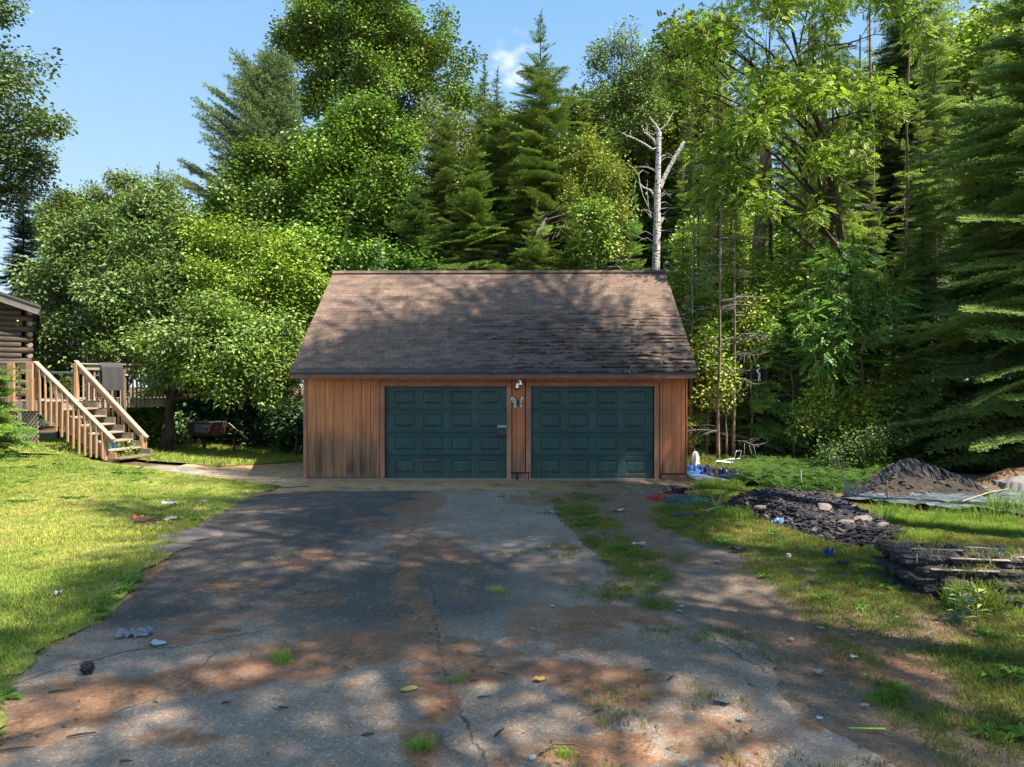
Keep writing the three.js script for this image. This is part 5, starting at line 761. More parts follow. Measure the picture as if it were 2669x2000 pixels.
{ // aluminium chair frame
  const t = thing('chair_frame', 'bare aluminium lawn chair frame without its webbing, in the grass behind the blue tarp', 'chair', [0, 0, 0]), al = mat({ color: rgb(0.6, 0.62, 0.64), metalness: 0.7, roughness: 0.35 }), D = 16.6, D2 = 17.1;
  const W = (l, d) => l.map(([x, y]) => P(x, y, d));
  for (const [d, o, nm] of [[D, 0, 'side_frame'], [D2, 14, 'side_frame']]) {
    obj('leg', tube(W([[1862 + o, 1226], [1863 + o, 1206], [1870 + o, 1202], [1895 + o, 1206]], d), 0.012, 7), al, t);
    obj('leg', tube(W([[1884 + o, 1226], [1883 + o, 1204]], d), 0.012, 7), al, t);
    obj(nm, tube(W([[1866 + o, 1204], [1884 + o, 1203], [1905 + o, 1207]], d), 0.012, 7), al, t);
    obj('arm', tube(W([[1886 + o, 1200], [1910 + o, 1196], [1914 + o, 1196]], d), 0.015, 7), al, t);
    obj('back_post', tube(W([[1901 + o, 1222], [1906 + o, 1207], [1914 + o, 1195], [1919 + o, 1176]], d), 0.012, 7), al, t);
  }
  for (const [x, y] of [[1919, 1176], [1906, 1207], [1866, 1204]]) obj('cross_tube', tube([P(x, y, D), P(x + 14, y, D2)], 0.012, 7), al, t);
}
{ // tangle of red, black and teal twine by the garage corner
  const blob = (name, label, cat, px, py, w, n, col, rad, hgtMax, seed) => { const r = rng(seed), c = G(px, py), l = []; for (let k = 0; k < n; k++) { const a = r() * 6.28, q = Math.sqrt(r()) * w, p = V(c.x + Math.cos(a) * q, c.y + r() * hgtMax * (1 - q / w * 0.7), c.z + Math.sin(a) * q * 0.8), pts = [p]; let d = r() * 6.28; for (let s = 0; s < 4; s++) { d += (r() - 0.5) * 2; pts.push(pts[s].clone().add(V(Math.cos(d) * 0.06, (r() - 0.5) * 0.05, Math.sin(d) * 0.06))); } pts.forEach((e) => { e.y = Math.max(e.y, hgt(e.x, e.z) + 0.006); }); l.push(tube(pts, rad, 4)); } return tag(obj(name, l, mat({ color: rgb(...col), roughness: 0.7 })), label, cat); };
  blob('red_twine', 'tangle of red twine on the soil near the right corner of the garage', 'twine', 1735, 1302, 0.24, 90, [0.5, 0.05, 0.04], 0.006, 0.09, 1);
  blob('black_hose', 'coil of black tubing behind the teal twine near the garage corner', 'tubing', 1770, 1287, 0.26, 60, [0.015, 0.016, 0.02], 0.014, 0.12, 2);
  blob('teal_twine', 'tangled teal fishing twine lying in the grass near the garage corner', 'twine', 1785, 1310, 0.36, 190, [0.07, 0.2, 0.2], 0.006, 0.13, 3);
  const c = G(1796, 1296); tag(obj('straw_wisp', Array.from({ length: 24 }, (_, k) => bar(c.clone().add(V(rr(-0.1, 0.1), 0.05 + rr(0, 0.08), 0)), c.clone().add(V(rr(0, 0.25), rr(0, 0.14), rr(-0.1, 0.15))), 0.012, 0.004)), mat({ color: rgb(0.45, 0.32, 0.12), roughness: 1 })), 'wisp of yellow straw beside the teal twine', 'straw');
  const l = G(1782, 1352), lg = thing('charred_log', 'short dark charred log in the grass left of the bark heap', 'log', [l.x, l.y + 0.04, l.z], 0.1); obj('log', tube([V(-0.19, 0, 0), V(-0.05, 0.015, 0), V(0.08, 0.01, 0.01), V(0.2, 0.02, 0)], [0.045, 0.065, 0.06, 0.04], 9, 0.35, 3), mat({ color: rgb(0.06, 0.052, 0.055), roughness: 0.9, bumpMap: gravelBump, bumpScale: 0.02 }), lg);
}
// ---------------------------------------------------------------- litter on the ground, piece by piece
{
  const crumple = (w, d, h, seed, cells = 6) => { const r = rng(seed), q = []; for (let i = 0; i <= cells; i++) { q.push([]); for (let j = 0; j <= cells; j++) q[i].push([(i / cells - 0.5) * w * (0.8 + r() * 0.4), r() * h + 0.004, (j / cells - 0.5) * d * (0.8 + r() * 0.4)]); } const T = []; for (let i = 0; i < cells; i++) for (let j = 0; j < cells; j++) T.push([...q[i][j], ...q[i][j + 1], ...q[i + 1][j + 1]], [...q[i][j], ...q[i + 1][j + 1], ...q[i + 1][j]]); return tris(T); };
  const leafG = (s, seed) => { const r = rng(seed), n = 9, T = []; const pt = (i) => { const a = i / n * 6.283, k = (i % 2 ? 0.62 : 1) * (0.8 + r() * 0.4); return [Math.cos(a) * s * k * 1.2, 0.006 + r() * s * 0.35, Math.sin(a) * s * k]; }; const ring = Array.from({ length: n }, (_, i) => pt(i)); for (let i = 0; i < n; i++) T.push([0, 0.005, 0, ...ring[(i + 1) % n], ...ring[i]]); return tris(T); };
  const paper = mat({ color: rgb(0.46, 0.47, 0.5), roughness: 0.7 }), leafGrey = mat({ color: rgb(0.25, 0.25, 0.23), roughness: 0.9 }), wax = mat({ color: rgb(0.3, 0.33, 0.36), roughness: 0.4, transmission: 0.25 }), brown = mat({ color: rgb(0.16, 0.1, 0.06), roughness: 0.9 }), dark = mat({ color: rgb(0.025, 0.023, 0.025), roughness: 0.7 }), twigM = mat({ color: rgb(0.06, 0.05, 0.042), roughness: 0.9 });
  const drop = (name, label, cat, px, py, geo, m, ry = 0, lift = 0.018, group) => { const g = G(px, py), t = obj(name, geo, m); t.position.set(g.x, g.y + lift, g.z); t.rotation.y = ry; return tag(t, label, cat, group); };
  drop('plastic_bag', 'crumpled clear plastic bag on the driveway near its left edge', 'bag', 350, 1662, crumple(0.27, 0.15, 0.05, 1, 11), mat({ color: rgb(0.3, 0.3, 0.32), roughness: 0.3, transmission: 0.3 }), 0.1);
  drop('paper_scrap', 'pale paper scrap just right of the crumpled plastic bag', 'paper', 405, 1687, leafG(0.065, 4), mat({ color: rgb(0.4, 0.42, 0.42), roughness: 0.8 }));
  drop('pine_cone', 'round dark pine cone on the asphalt at the lower left', 'cone', 227, 1762, [chunk(5, 0.045, 0.045, 0.045, 0.12), ...Array.from({ length: 26 }, (_, k) => { const a = k * 2.4, y = (k / 26 - 0.5) * 0.08, q = Math.sqrt(Math.max(0.0002, 0.0018 - y * y)); return at(bx(0.02, 0.008, 0.016), Math.cos(a) * q, y, Math.sin(a) * q, 0, -a, 0.5); })], dark, 0, 0.06);
  drop('white_scrap', 'bright white paper scrap in the left lawn near its lower edge', 'paper', 150, 1568, crumple(0.07, 0.09, 0.06, 3, 4), paper, 0.4, 0.06);
  drop('white_scrap', 'light blue-white paper scrap in the left lawn below the stairs path', 'paper', 440, 1325, crumple(0.28, 0.1, 0.05, 6, 5), paper, 0.1, 0.07);
  drop('white_scrap', 'small pale scrap in the lawn right of the larger white one', 'paper', 530, 1322, crumple(0.1, 0.08, 0.05, 8, 4), leafGrey, 0.1, 0.07);
  drop('red_scrap', 'red plastic scrap in a bare spot of the left lawn', 'scrap', 358, 1364, crumple(0.14, 0.1, 0.06, 9, 4), mat({ color: rgb(0.5, 0.07, 0.03), roughness: 0.6 }), 0.5, 0.07);
  drop('brown_clump', 'brown clump of dead roots in the left lawn beside the red scrap', 'roots', 378, 1372, [chunk(12, 0.2, 0.06, 0.13, 0.35), ...Array.from({ length: 30 }, (_, k) => tube([V(rr(-0.15, 0.15), 0.03, rr(-0.1, 0.1)), V(rr(-0.2, 0.2), rr(0.05, 0.12), rr(-0.12, 0.12)), V(rr(-0.28, 0.28), rr(0, 0.08), rr(-0.15, 0.15))], 0.005, 4))], brown, 0, 0.03);
  drop('pink_scrap', 'pinkish crumpled wrapper in the lawn near the drive edge', 'wrapper', 448, 1364, crumple(0.22, 0.12, 0.06, 14, 5), mat({ color: rgb(0.5, 0.33, 0.26), roughness: 0.7 }), 0.3, 0.05);
  drop('flat_stone', 'flat grey stone slab set along the left edge of the driveway, the larger one', 'stone', 490, 1400, chunk(21, 0.42, 0.035, 0.5, 0.12), stoneM, 0.9, 0.02);
  drop('flat_stone', 'flat grey stone slab at the left driveway edge, the smaller and nearer one', 'stone', 440, 1432, chunk(22, 0.26, 0.03, 0.26, 0.12), stoneM, 0.9, 0.02);
  drop('bark_piece', 'long brown piece of bark on the dark asphalt at the left', 'bark', 540, 1652, [chunk(23, 0.24, 0.03, 0.06, 0.25)], brown, 0.1);
  drop('white_card', 'white card with a blue edge lying near the middle of the drive', 'card', 1447, 1339, [bx(0.13, 0.012, 0.16, 0.003)], paper, 0.1, 0.03);
  drop('blue_edge', 'narrow blue strip of wrapper under the white card', 'wrapper', 1447, 1343, [bx(0.14, 0.006, 0.04)], mat({ color: rgb(0.08, 0.16, 0.4), roughness: 0.5 }), 0.1, 0.03);
  drop('white_scrap', 'flat white scrap in the brown strip right of the grass strip', 'paper', 1664, 1425, crumple(0.16, 0.06, 0.03, 24, 4), paper, 0.1, 0.02);
  drop('dry_leaf', 'large buff dry leaf on the brown soil below the garage corner', 'leaf', 1607, 1335, leafG(0.1, 31), mat({ color: rgb(0.5, 0.38, 0.26), roughness: 0.9 }));
  drop('yellow_leaf', 'bright lime-green plastic strip on the soil at the bottom right', 'strip', 2260, 1915, [tris([[-0.1, 0.01, -0.035, 0.1, 0.03, 0.028, -0.095, 0.012, -0.025], [0.1, 0.03, 0.028, 0.115, 0.03, 0.005, -0.095, 0.012, -0.025], [-0.1, 0.01, -0.035, 0.115, 0.03, 0.005, 0.1, 0.03, 0.028]])], mat({ color: rgb(0.5, 0.78, 0.03), roughness: 0.6 }), 0, 0.015).name = 'lime_strip';
  drop('bracket', 'bent black metal bracket lying in the right-hand grass', 'bracket', 2112, 1535, [bar(V(-0.15, 0.01, 0.12), V(0, 0.05, -0.06), 0.03, 0.02, 0.005), bar(V(0, 0.05, -0.06), V(0.13, 0.03, -0.03), 0.04, 0.02, 0.005), bar(V(-0.17, 0.01, 0.12), V(-0.06, 0.01, 0.14), 0.03, 0.014, 0.004)], dark, 0, 0.02);
  drop('blue_wrapper', 'crumpled blue wrapper standing up in the right-hand grass', 'wrapper', 2160, 1461, crumple(0.08, 0.07, 0.15, 41, 5), mat({ color: rgb(0.02, 0.07, 0.24), roughness: 0.5 }), 0.5, 0.02);
  drop('blue_wrapper', 'pale blue torn plastic at the foot of the bark heap', 'wrapper', 2030, 1370, crumple(0.18, 0.12, 0.1, 42, 6), mat({ color: rgb(0.08, 0.17, 0.32), roughness: 0.5 }), 0.5, 0.02);
  drop('black_rag', 'small black rag in the grass above the sunlit patch at the right', 'rag', 1925, 1442, crumple(0.26, 0.1, 0.05, 43, 6), dark, 0.1, 0.04);
  drop('black_rag', 'small black rag behind the bent bracket in the right-hand grass', 'rag', 2198, 1482, crumple(0.12, 0.08, 0.06, 44, 5), dark, 0.1, 0.04);
  drop('blue_bottle', 'white bottle cap in the right-hand grass left of the blue wrapper', 'cap', 2056, 1458, [new THREE.CylinderGeometry(0.028, 0.03, 0.035, 12)], paper, 0, 0.05).name = 'bottle_cap';
  drop('dry_leaf', 'dark curled leaf on the asphalt at the lower right', 'leaf', 1886, 1840, leafG(0.06, 51), mat({ color: rgb(0.14, 0.13, 0.14), roughness: 0.9 }), 0, 0.03);
  for (const [x, y, s, k] of [[2064, 1675, 0.04, 1], [2138, 1645, 0.05, 2], [2224, 1722, 0.05, 3], [2136, 1762, 0.055, 4], [1930, 1886, 0.035, 5], [2136, 1884, 0.03, 6], [2225, 1664, 0.035, 7], [1772, 1600, 0.04, 8], [1778, 1588, 0.03, 9], [2340, 1617, 0.03, 10], [1870, 1470, 0.06, 11], [1915, 1600, 0.035, 12], [1900, 1402, 0.05, 13], [1300, 1341, 0.05, 14], [1360, 1366, 0.04, 15], [1500, 1366, 0.04, 16], [1388, 1648, 0.03, 17], [1440, 1588, 0.035, 18], [1638, 1356, 0.035, 19], [1760, 1268, 0.05, 20], [1380, 1405, 0.04, 21], [2255, 1850, 0.04, 22], [2620, 1610, 0.07, 23], [2590, 1660, 0.05, 24], [1670, 1290, 0.05, 25], [1700, 1266, 0.06, 26]]) drop('pale_leaf', 'small pale dead leaf lying on the ground right of the drive', 'leaf', x, y, leafG(s * 0.72, 60 + k), k % 3 ? leafGrey : paper, k, 0.022, 'pale dead leaves on the ground');
  for (const [x, y, L, a, k] of [[160, 1810, 0.1, 0.2, 1], [214, 1926, 0.1, 0.25, 2], [40, 1964, 0.14, 0.15, 3], [20, 1772, 0.12, 0.2, 4], [1255, 1716, 0.08, -0.2, 5], [1322, 1762, 0.09, -0.35, 6], [1560, 1862, 0.05, 0.4, 7], [1262, 1826, 0.06, 0.1, 8], [960, 1925, 0.05, 0.2, 9], [590, 1842, 0.04, 0.1, 10], [740, 1854, 0.05, -0.1, 11], [1302, 1920, 0.04, 1.2, 12], [1750, 1775, 0.05, 0.8, 13], [1690, 1755, 0.05, 0.1, 14], [330, 1995, 0.05, 0, 15], [1240, 1782, 0.05, 0.1, 16]]) drop('twig', 'short dark twig lying on the driveway asphalt', 'twig', x, y, tube([V(-L * 0.8, 0.0, L * a), V(-L * 0.2, 0.008, 0.012), V(L * 0.7, 0.003, -L * a)], [0.005, 0.008, 0.003], 6, 0.3, k), k === 5 || k === 6 ? mat({ color: rgb(0.2, 0.17, 0.12), roughness: 0.9 }) : twigM, 0, 0.024, 'twigs on the driveway');
  const y1 = drop('yellow_pod', 'yellow-green seed pod on the brown needles left of centre', 'pod', 1065, 1806, [chunk(71, 0.06, 0.016, 0.025, 0.2)], mat({ color: rgb(0.42, 0.36, 0.1), roughness: 0.8 }), 0.3, 0.028);
  drop('yellow_leaf', 'orange-yellow dry leaf on the needles right of centre', 'leaf', 1404, 1783, leafG(0.045, 72), mat({ color: rgb(0.55, 0.33, 0.1), roughness: 0.9 }), 0, 0.026);
  drop('bent_twig', 'long curved bare twig on the needles near the bottom edge', 'twig', 1470, 1968, tube([V(-0.14, 0.02, 0.05), V(-0.06, 0.03, -0.03), V(0.06, 0.02, -0.04), V(0.16, 0.01, 0.02)], [0.007, 0.006, 0.005, 0.003], 5), brown, 0, 0.02);
  drop('bent_twig', 'bent bare twig beside the green weed at the bottom edge', 'twig', 1155, 1955, tube([V(-0.02, 0.01, -0.12), V(-0.02, 0.02, -0.02), V(0.03, 0.02, 0.06), V(0.12, 0.01, 0.1)], [0.006, 0.006, 0.005, 0.003], 5), brown, 0, 0.02);
  drop('white_pebble', 'round white pebble on the asphalt at the bottom edge', 'pebble', 1388, 1986, [chunk(75, 0.022, 0.014, 0.02, 0.15)], paper, 0, 0.024);
  // many small crumbs: needles, bark flakes, grit
  const l = [], r = rng(99), flake = tris([[-0.5, 0.1, -0.2, 0.5, 0, -0.15, 0.35, 0.2, 0.25], [-0.5, 0.1, -0.2, 0.35, 0.2, 0.25, -0.3, 0, 0.2]]); for (let k = 0; k < 5200; k++) { const z = -3.4 - 11.4 * Math.pow(r(), 1.7), x = lerp(-0.75, 0.75, r()) * -z; if (inPoly(LAWN, x, z)) continue; const d = litterAt(x, z); if (inPoly(DRIVE, x, z) && r() > 0.12 + d) continue; const s = 0.012 + r() * r() * 0.045; l.push([M4(onGround(x, z, 0.022), Q((r() - 0.5) * 0.6, r() * 6.28, (r() - 0.5) * 0.6), V(s * (0.6 + r()), s * 0.4, s * (0.3 + r() * 0.7))), tint(mix3([0.5, 0.38, 0.28], [1.5, 1.1, 0.8], r() * r()), 0.7 + r() * 0.6)]); }
  tag(copies('leaf_litter', flake, mat({ color: rgb(0.2, 0.15, 0.11), roughness: 1 }), l), 'bark flakes and grit strewn over the drive and soil', 'litter', null, 'stuff');
  const nd = []; const ng = tris([[-0.5, 0, -0.012, 0.5, 0, -0.008, 0, 0.02, 0.014]]); for (let k = 0; k < 26000; k++) { const z = -3.4 - 6.5 * Math.pow(r(), 1.5), x = lerp(-0.75, 0.75, r()) * -z; if (inPoly(LAWN, x, z)) continue; const d = litterAt(x, z); if (r() > (inPoly(DRIVE, x, z) ? d * 1.2 : 0.5)) continue; nd.push([M4(onGround(x, z, 0.02 + r() * 0.006), Q((r() - 0.5) * 0.3, r() * 6.28, (r() - 0.5) * 0.2), 0.06 + r() * 0.05), tint(mix3([0.7, 0.5, 0.36], [1.5, 1.0, 0.6], r()), 0.8)]); }
  tag(copies('pine_needles', ng, mat({ color: rgb(0.3, 0.18, 0.09), roughness: 1 }), nd), 'fallen brown pine needles matted on the driveway', 'pine needles', null, 'stuff');
}
// ================================================================ TREES AND SHRUBS
const barkTex = tex(256, 512, (u, v) => { const a = tile((x, y) => fbm(x * 3, y * 0.6, 4), u, v, 8), b = tile((x, y) => fbm(x * 6 + 4, y * 2, 3), u, v, 8); return mix3([70, 58, 48], [128, 112, 98], clamp(a * 1.8 - 0.4)).map((q) => q * (0.65 + b * 0.6)); });
const bark = mat({ map: barkTex, roughness: 0.95, bumpMap: barkTex, bumpScale: 0.02 });
const barkGrey = mat({ map: barkTex, color: rgb(1.9, 1.85, 1.8), roughness: 0.95, bumpMap: barkTex, bumpScale: 0.02 });
const barkDark = mat({ map: barkTex, color: rgb(0.55, 0.5, 0.46), roughness: 0.95, bumpMap: barkTex, bumpScale: 0.02 });
const snagBark = mat({ map: tex(256, 512, (u, v) => { const a = tile((x, y) => fbm(x * 2, y, 4), u, v, 8), b = tile((x, y) => fbm(x * 1.2 + 4, y * 3.5, 3), u, v, 8); return mix3([214, 206, 204], [150, 140, 142], clamp(a * 2 - 0.6)).map((q) => q * (b > 0.66 ? 0.3 : b > 0.6 ? 0.65 : 1)); }), roughness: 0.85 });
const bareTwig = mat({ color: rgb(0.2, 0.175, 0.16), roughness: 1 });

// one leaf: two folded halves; a clump: leaves round short twigs
function leafClump(n, R, len, wid, seed, { flat = 0.75, droop = 0.2, compound = 0, twigs = 4 } = {}) {
  const r = rng(seed), T = [], C = [];
  const leaf = (p, dir, nrm, L, W, k) => {
    const s = dir.clone().cross(nrm).normalize().multiplyScalar(W), up = nrm.clone().multiplyScalar(W * 0.35), m = p.clone().add(dir.clone().multiplyScalar(L * 0.45)), tip = p.clone().add(dir.clone().multiplyScalar(L)), a = m.clone().add(s).add(up), b = m.clone().sub(s).add(up);
    T.push([p.x, p.y, p.z, a.x, a.y, a.z, tip.x, tip.y, tip.z], [p.x, p.y, p.z, tip.x, tip.y, tip.z, b.x, b.y, b.z]); const c = [k * (0.9 + r() * 0.3), k, k * (0.8 + r() * 0.3)]; C.push([...c, ...c, ...c], [...c, ...c, ...c]);
  };
  const ball = () => { let v; do v = V(r() * 2 - 1, r() * 2 - 1, r() * 2 - 1); while (v.lengthSq() > 1); return v.multiply(V(R, R * flat, R)); };
  for (let i = 0; i < n; i++) {
    const p = ball(), dir = V(p.x + (r() - 0.5) * R, p.y * 0.4 - droop * R + (r() - 0.5) * 0.5 * R, p.z + (r() - 0.5) * R).normalize(), nrm = V((r() - 0.5) * 1.3, 0.75, (r() - 0.5) * 1.3).normalize(), k = 0.82 + r() * 0.36;
    if (!compound) leaf(p, dir, nrm, len * (0.7 + r() * 0.5), wid * (0.7 + r() * 0.5), k);
    else for (let q = 0; q < compound; q++) { const t = (q + 1) / compound, side = q === compound - 1 ? 0 : q % 2 ? 1 : -1, c = p.clone().add(dir.clone().multiplyScalar(t * len * 2)).add(V(0, -t * t * len * 0.6, 0)), d = dir.clone().add(dir.clone().cross(nrm).multiplyScalar(side * 1.1)).add(V(0, -0.3, 0)).normalize(); leaf(c, d, nrm, len * (0.8 + r() * 0.3), wid, k); }
  }
  for (let i = 0; i < twigs; i++) { const e = ball(), w = 0.006; T.push([-w, -R * 0.3, 0, w, -R * 0.3, 0, e.x, e.y, e.z], [0, -R * 0.3, -w, 0, -R * 0.3, w, e.x, e.y, e.z]); const c = [0.9, 0.5, 0.9]; C.push([...c, ...c, ...c], [...c, ...c, ...c]); }
  return tris(T, C);
}
const LEAF = {
  maple: [leafClump(46, 0.52, 0.145, 0.06, 1, { flat: 0.9 }), leafClump(40, 0.5, 0.135, 0.056, 2, { flat: 0.9 })],
  apple: [leafClump(50, 0.38, 0.115, 0.034, 3, { droop: 0.3, flat: 0.95, twigs: 8 }), leafClump(44, 0.36, 0.11, 0.032, 4, { droop: 0.35, flat: 0.9, twigs: 8 })],
  ash: [leafClump(9, 0.46, 0.115, 0.03, 5, { compound: 7, droop: 0.05, flat: 0.95 }), leafClump(8, 0.44, 0.12, 0.03, 6, { compound: 7, droop: 0.05, flat: 0.95 })],
  birch: [leafClump(40, 0.46, 0.1, 0.042, 7, { twigs: 7, flat: 0.95 }), leafClump(34, 0.44, 0.1, 0.04, 8, { twigs: 7, flat: 0.95 })],
};
// foliage: a glossy and a translucent version of each colour
const leafMats = new Map();
const LIFT = 2;
function leafPair(c) { c = c.map((q) => q * LIFT); const k = c.join(); if (!leafMats.has(k)) leafMats.set(k, [mat({ color: rgb(...c), roughness: 0.58, vertexColors: true }), mat({ color: rgb(c[0] * 1.25, c[1] * 1.3, c[2] * 0.9), roughness: 0.97, transmission: 0.5, specularIntensity: 0.25, vertexColors: true })]); return leafMats.get(k); }
const randDir = (r) => { let v; do v = V(r() * 2 - 1, r() * 2 - 1, r() * 2 - 1); while (v.lengthSq() > 1 || v.lengthSq() < 0.05); return v.normalize(); };
const randQ = (r, tilt = 0.5) => Q((r() - 0.5) * tilt * 2, r() * 6.283, (r() - 0.5) * tilt * 2);

// lobes: [px, py, D, radius in px, squash] in the photograph's frame
function broadleaf({ name, label, group, category = 'tree', x, z, lobes, leaf = 'maple', color = [0.07, 0.13, 0.025], density = 1, trunkR = 0.18, seed, barkM = bark, trunkTo = 0.85, yellow = 0.25, gap = 0.34, lean = 0, world = false, size = 1, limbsOn = true, straight = 0, limbMin = 0.18 }) {
  const r = rng(seed), base = onGround(x, z, -0.05), t = thing(name, label, category, [base.x, base.y, base.z], 0, group), list = [[], []], wood = [];
  const L = lobes.map((l) => { if (world) return { c: V(l[0], l[1], l[2]).sub(base), rad: l[3], sq: l[4] ?? 1, den: l[5] ?? 1 }; const c = P(l[0], l[1], l[2]); return { c: c.sub(base), rad: l[3] / FOCAL * l[2], sq: l[4] ?? 1, den: l[5] ?? 1 }; });
  const topY = Math.max(...L.map((l) => l.c.y)) * trunkTo, cx = L.reduce((s, l) => s + l.c.x, 0) / L.length, cz = L.reduce((s, l) => s + l.c.z, 0) / L.length;
  const trunkPts = []; for (let i = 0; i <= 8; i++) { const f = i / 8, b = straight ? 0.75 * Math.pow(Math.max(0, (f - straight) / (1 - straight)), 1.5) : f * f * 0.75; trunkPts.push(V(cx * b + (i ? (r() - 0.5) * trunkR * 1.4 : 0) + lean * f, topY * f, cz * b + (i ? (r() - 0.5) * trunkR * 1.4 : 0))); }
  const tr = trunkPts.map((_, i) => trunkR * (1.15 - 0.92 * Math.pow(i / 8, 0.9)) * (i === 0 ? 1.25 : 1)); wood.push(tube(trunkPts, tr, 9, 0.16, seed + 1));
  const onTrunk = (y) => { const f = clamp(y / topY, 0.05, 0.97) * 8, i = Math.min(7, Math.floor(f)); return [trunkPts[i].clone().lerp(trunkPts[i + 1], f - i), lerp(tr[i], tr[i + 1], f - i)]; };
  for (const l of L) {
    if (limbsOn) {
      const [s, sr] = onTrunk(Math.min(topY * 0.95, Math.max(topY * limbMin, l.c.y - l.rad * 0.5 - l.c.clone().setY(0).length() * 0.4))), rad = Math.min(sr * 0.6, 0.03 + l.rad * 0.03), e = l.c.clone(), mid = s.clone().lerp(e, 0.5).add(V((r() - 0.5) * 0.5, 0.12 * s.distanceTo(e) * (r() - 0.2), (r() - 0.5) * 0.5)), q1 = s.clone().lerp(mid, 0.5).add(V(0, 0.06, 0)), q2 = mid.clone().lerp(e, 0.5).add(V((r() - 0.5) * 0.3, 0.1, (r() - 0.5) * 0.3));
      wood.push(tube([s, q1, mid, q2, e], [rad, rad * 0.85, rad * 0.7, rad * 0.5, rad * 0.3], 6, 0.1, seed + 3));
      for (let k = 0; k < 6; k++) { const st = (k % 2 ? q2 : e).clone(), d = randDir(r), tip = l.c.clone().add(d.multiplyScalar(l.rad * (0.7 + r() * 0.35)).multiply(V(1, l.sq, 1))); wood.push(tube([st, st.clone().lerp(tip, 0.5).add(V((r() - 0.5) * 0.25, 0.1, (r() - 0.5) * 0.25)), tip], [rad * 0.34, rad * 0.24, 0.008], 4, 0.1, seed + 5 + k)); }
    }
    const area = 12.6 * l.rad * l.rad * (0.4 + 0.6 * l.sq), n = Math.round(area * 6.4 * density * 1.12 * l.den / (size * size)), subs = [];
    for (let k = 0; k < 15; k++) { const d = randDir(r); d.y = d.y * 0.8 + 0.15; const q = d.clone(); subs.push([d.multiplyScalar(l.rad * (0.42 + r() * 0.5)).multiply(V(1, l.sq, 1)).add(l.c), l.rad * (0.16 + r() * 0.26), 0.74 + r() * 0.46, q, r()]); }
    for (let k = 0; k < n; k++) {
      const d = randDir(r), own = r() < 0.26, pick = subs[Math.floor(r() * subs.length)], c = own ? l.c : pick[0].clone(), rd = own ? l.rad * 0.88 : pick[1], tone = own ? 0.85 : pick[2]; let shoot = 1; if (!own && pick[4] > 0.35 && r() < 0.42) { shoot = r(); c.add(pick[3].clone().multiply(V(1, 0.7, 1)).add(V(0, 0.35, 0)).multiplyScalar(shoot * l.rad * 0.42)); shoot = 0.45 - 0.33 * shoot; } const rim = 0.35 + 0.7 * Math.pow(r(), 0.8);
      const lump = 0.62 + 0.76 * fbm(d.x * 3.1 + seed, d.y * 3.1 + d.z * 2.3 + 5, 3), p = d.clone().multiplyScalar(rd * rim * lump * shoot); p.y *= l.sq * (own ? 1 : 0.72); p.add(c);
      if (fbm(p.x * 1.05 + p.z * 0.5 + seed, p.y * 1.2 + p.z * 0.75, 3) < gap + 0.05) continue; if (p.y < 0.15) continue;
      const kk = (0.82 + r() * 0.36) * tone * 1.05, yl = yellow * r() * (0.3 + rim * 0.6); list[r() < 0.5 ? 0 : 1].push([M4(p, randQ(r, 0.45), size * (0.75 + r() * 0.5)), new THREE.Color().setRGB(kk * (1 + yl * 1.4), kk * (1 + yl * 0.4), kk)]);
    }
  }
  obj('trunk', wood, barkM, t);
  const [ma, mb] = leafPair(color); list.forEach((q, i) => { if (q.length) copies('crown', LEAF[leaf][i], i ? mb : ma, q, t); });
  return t;
}

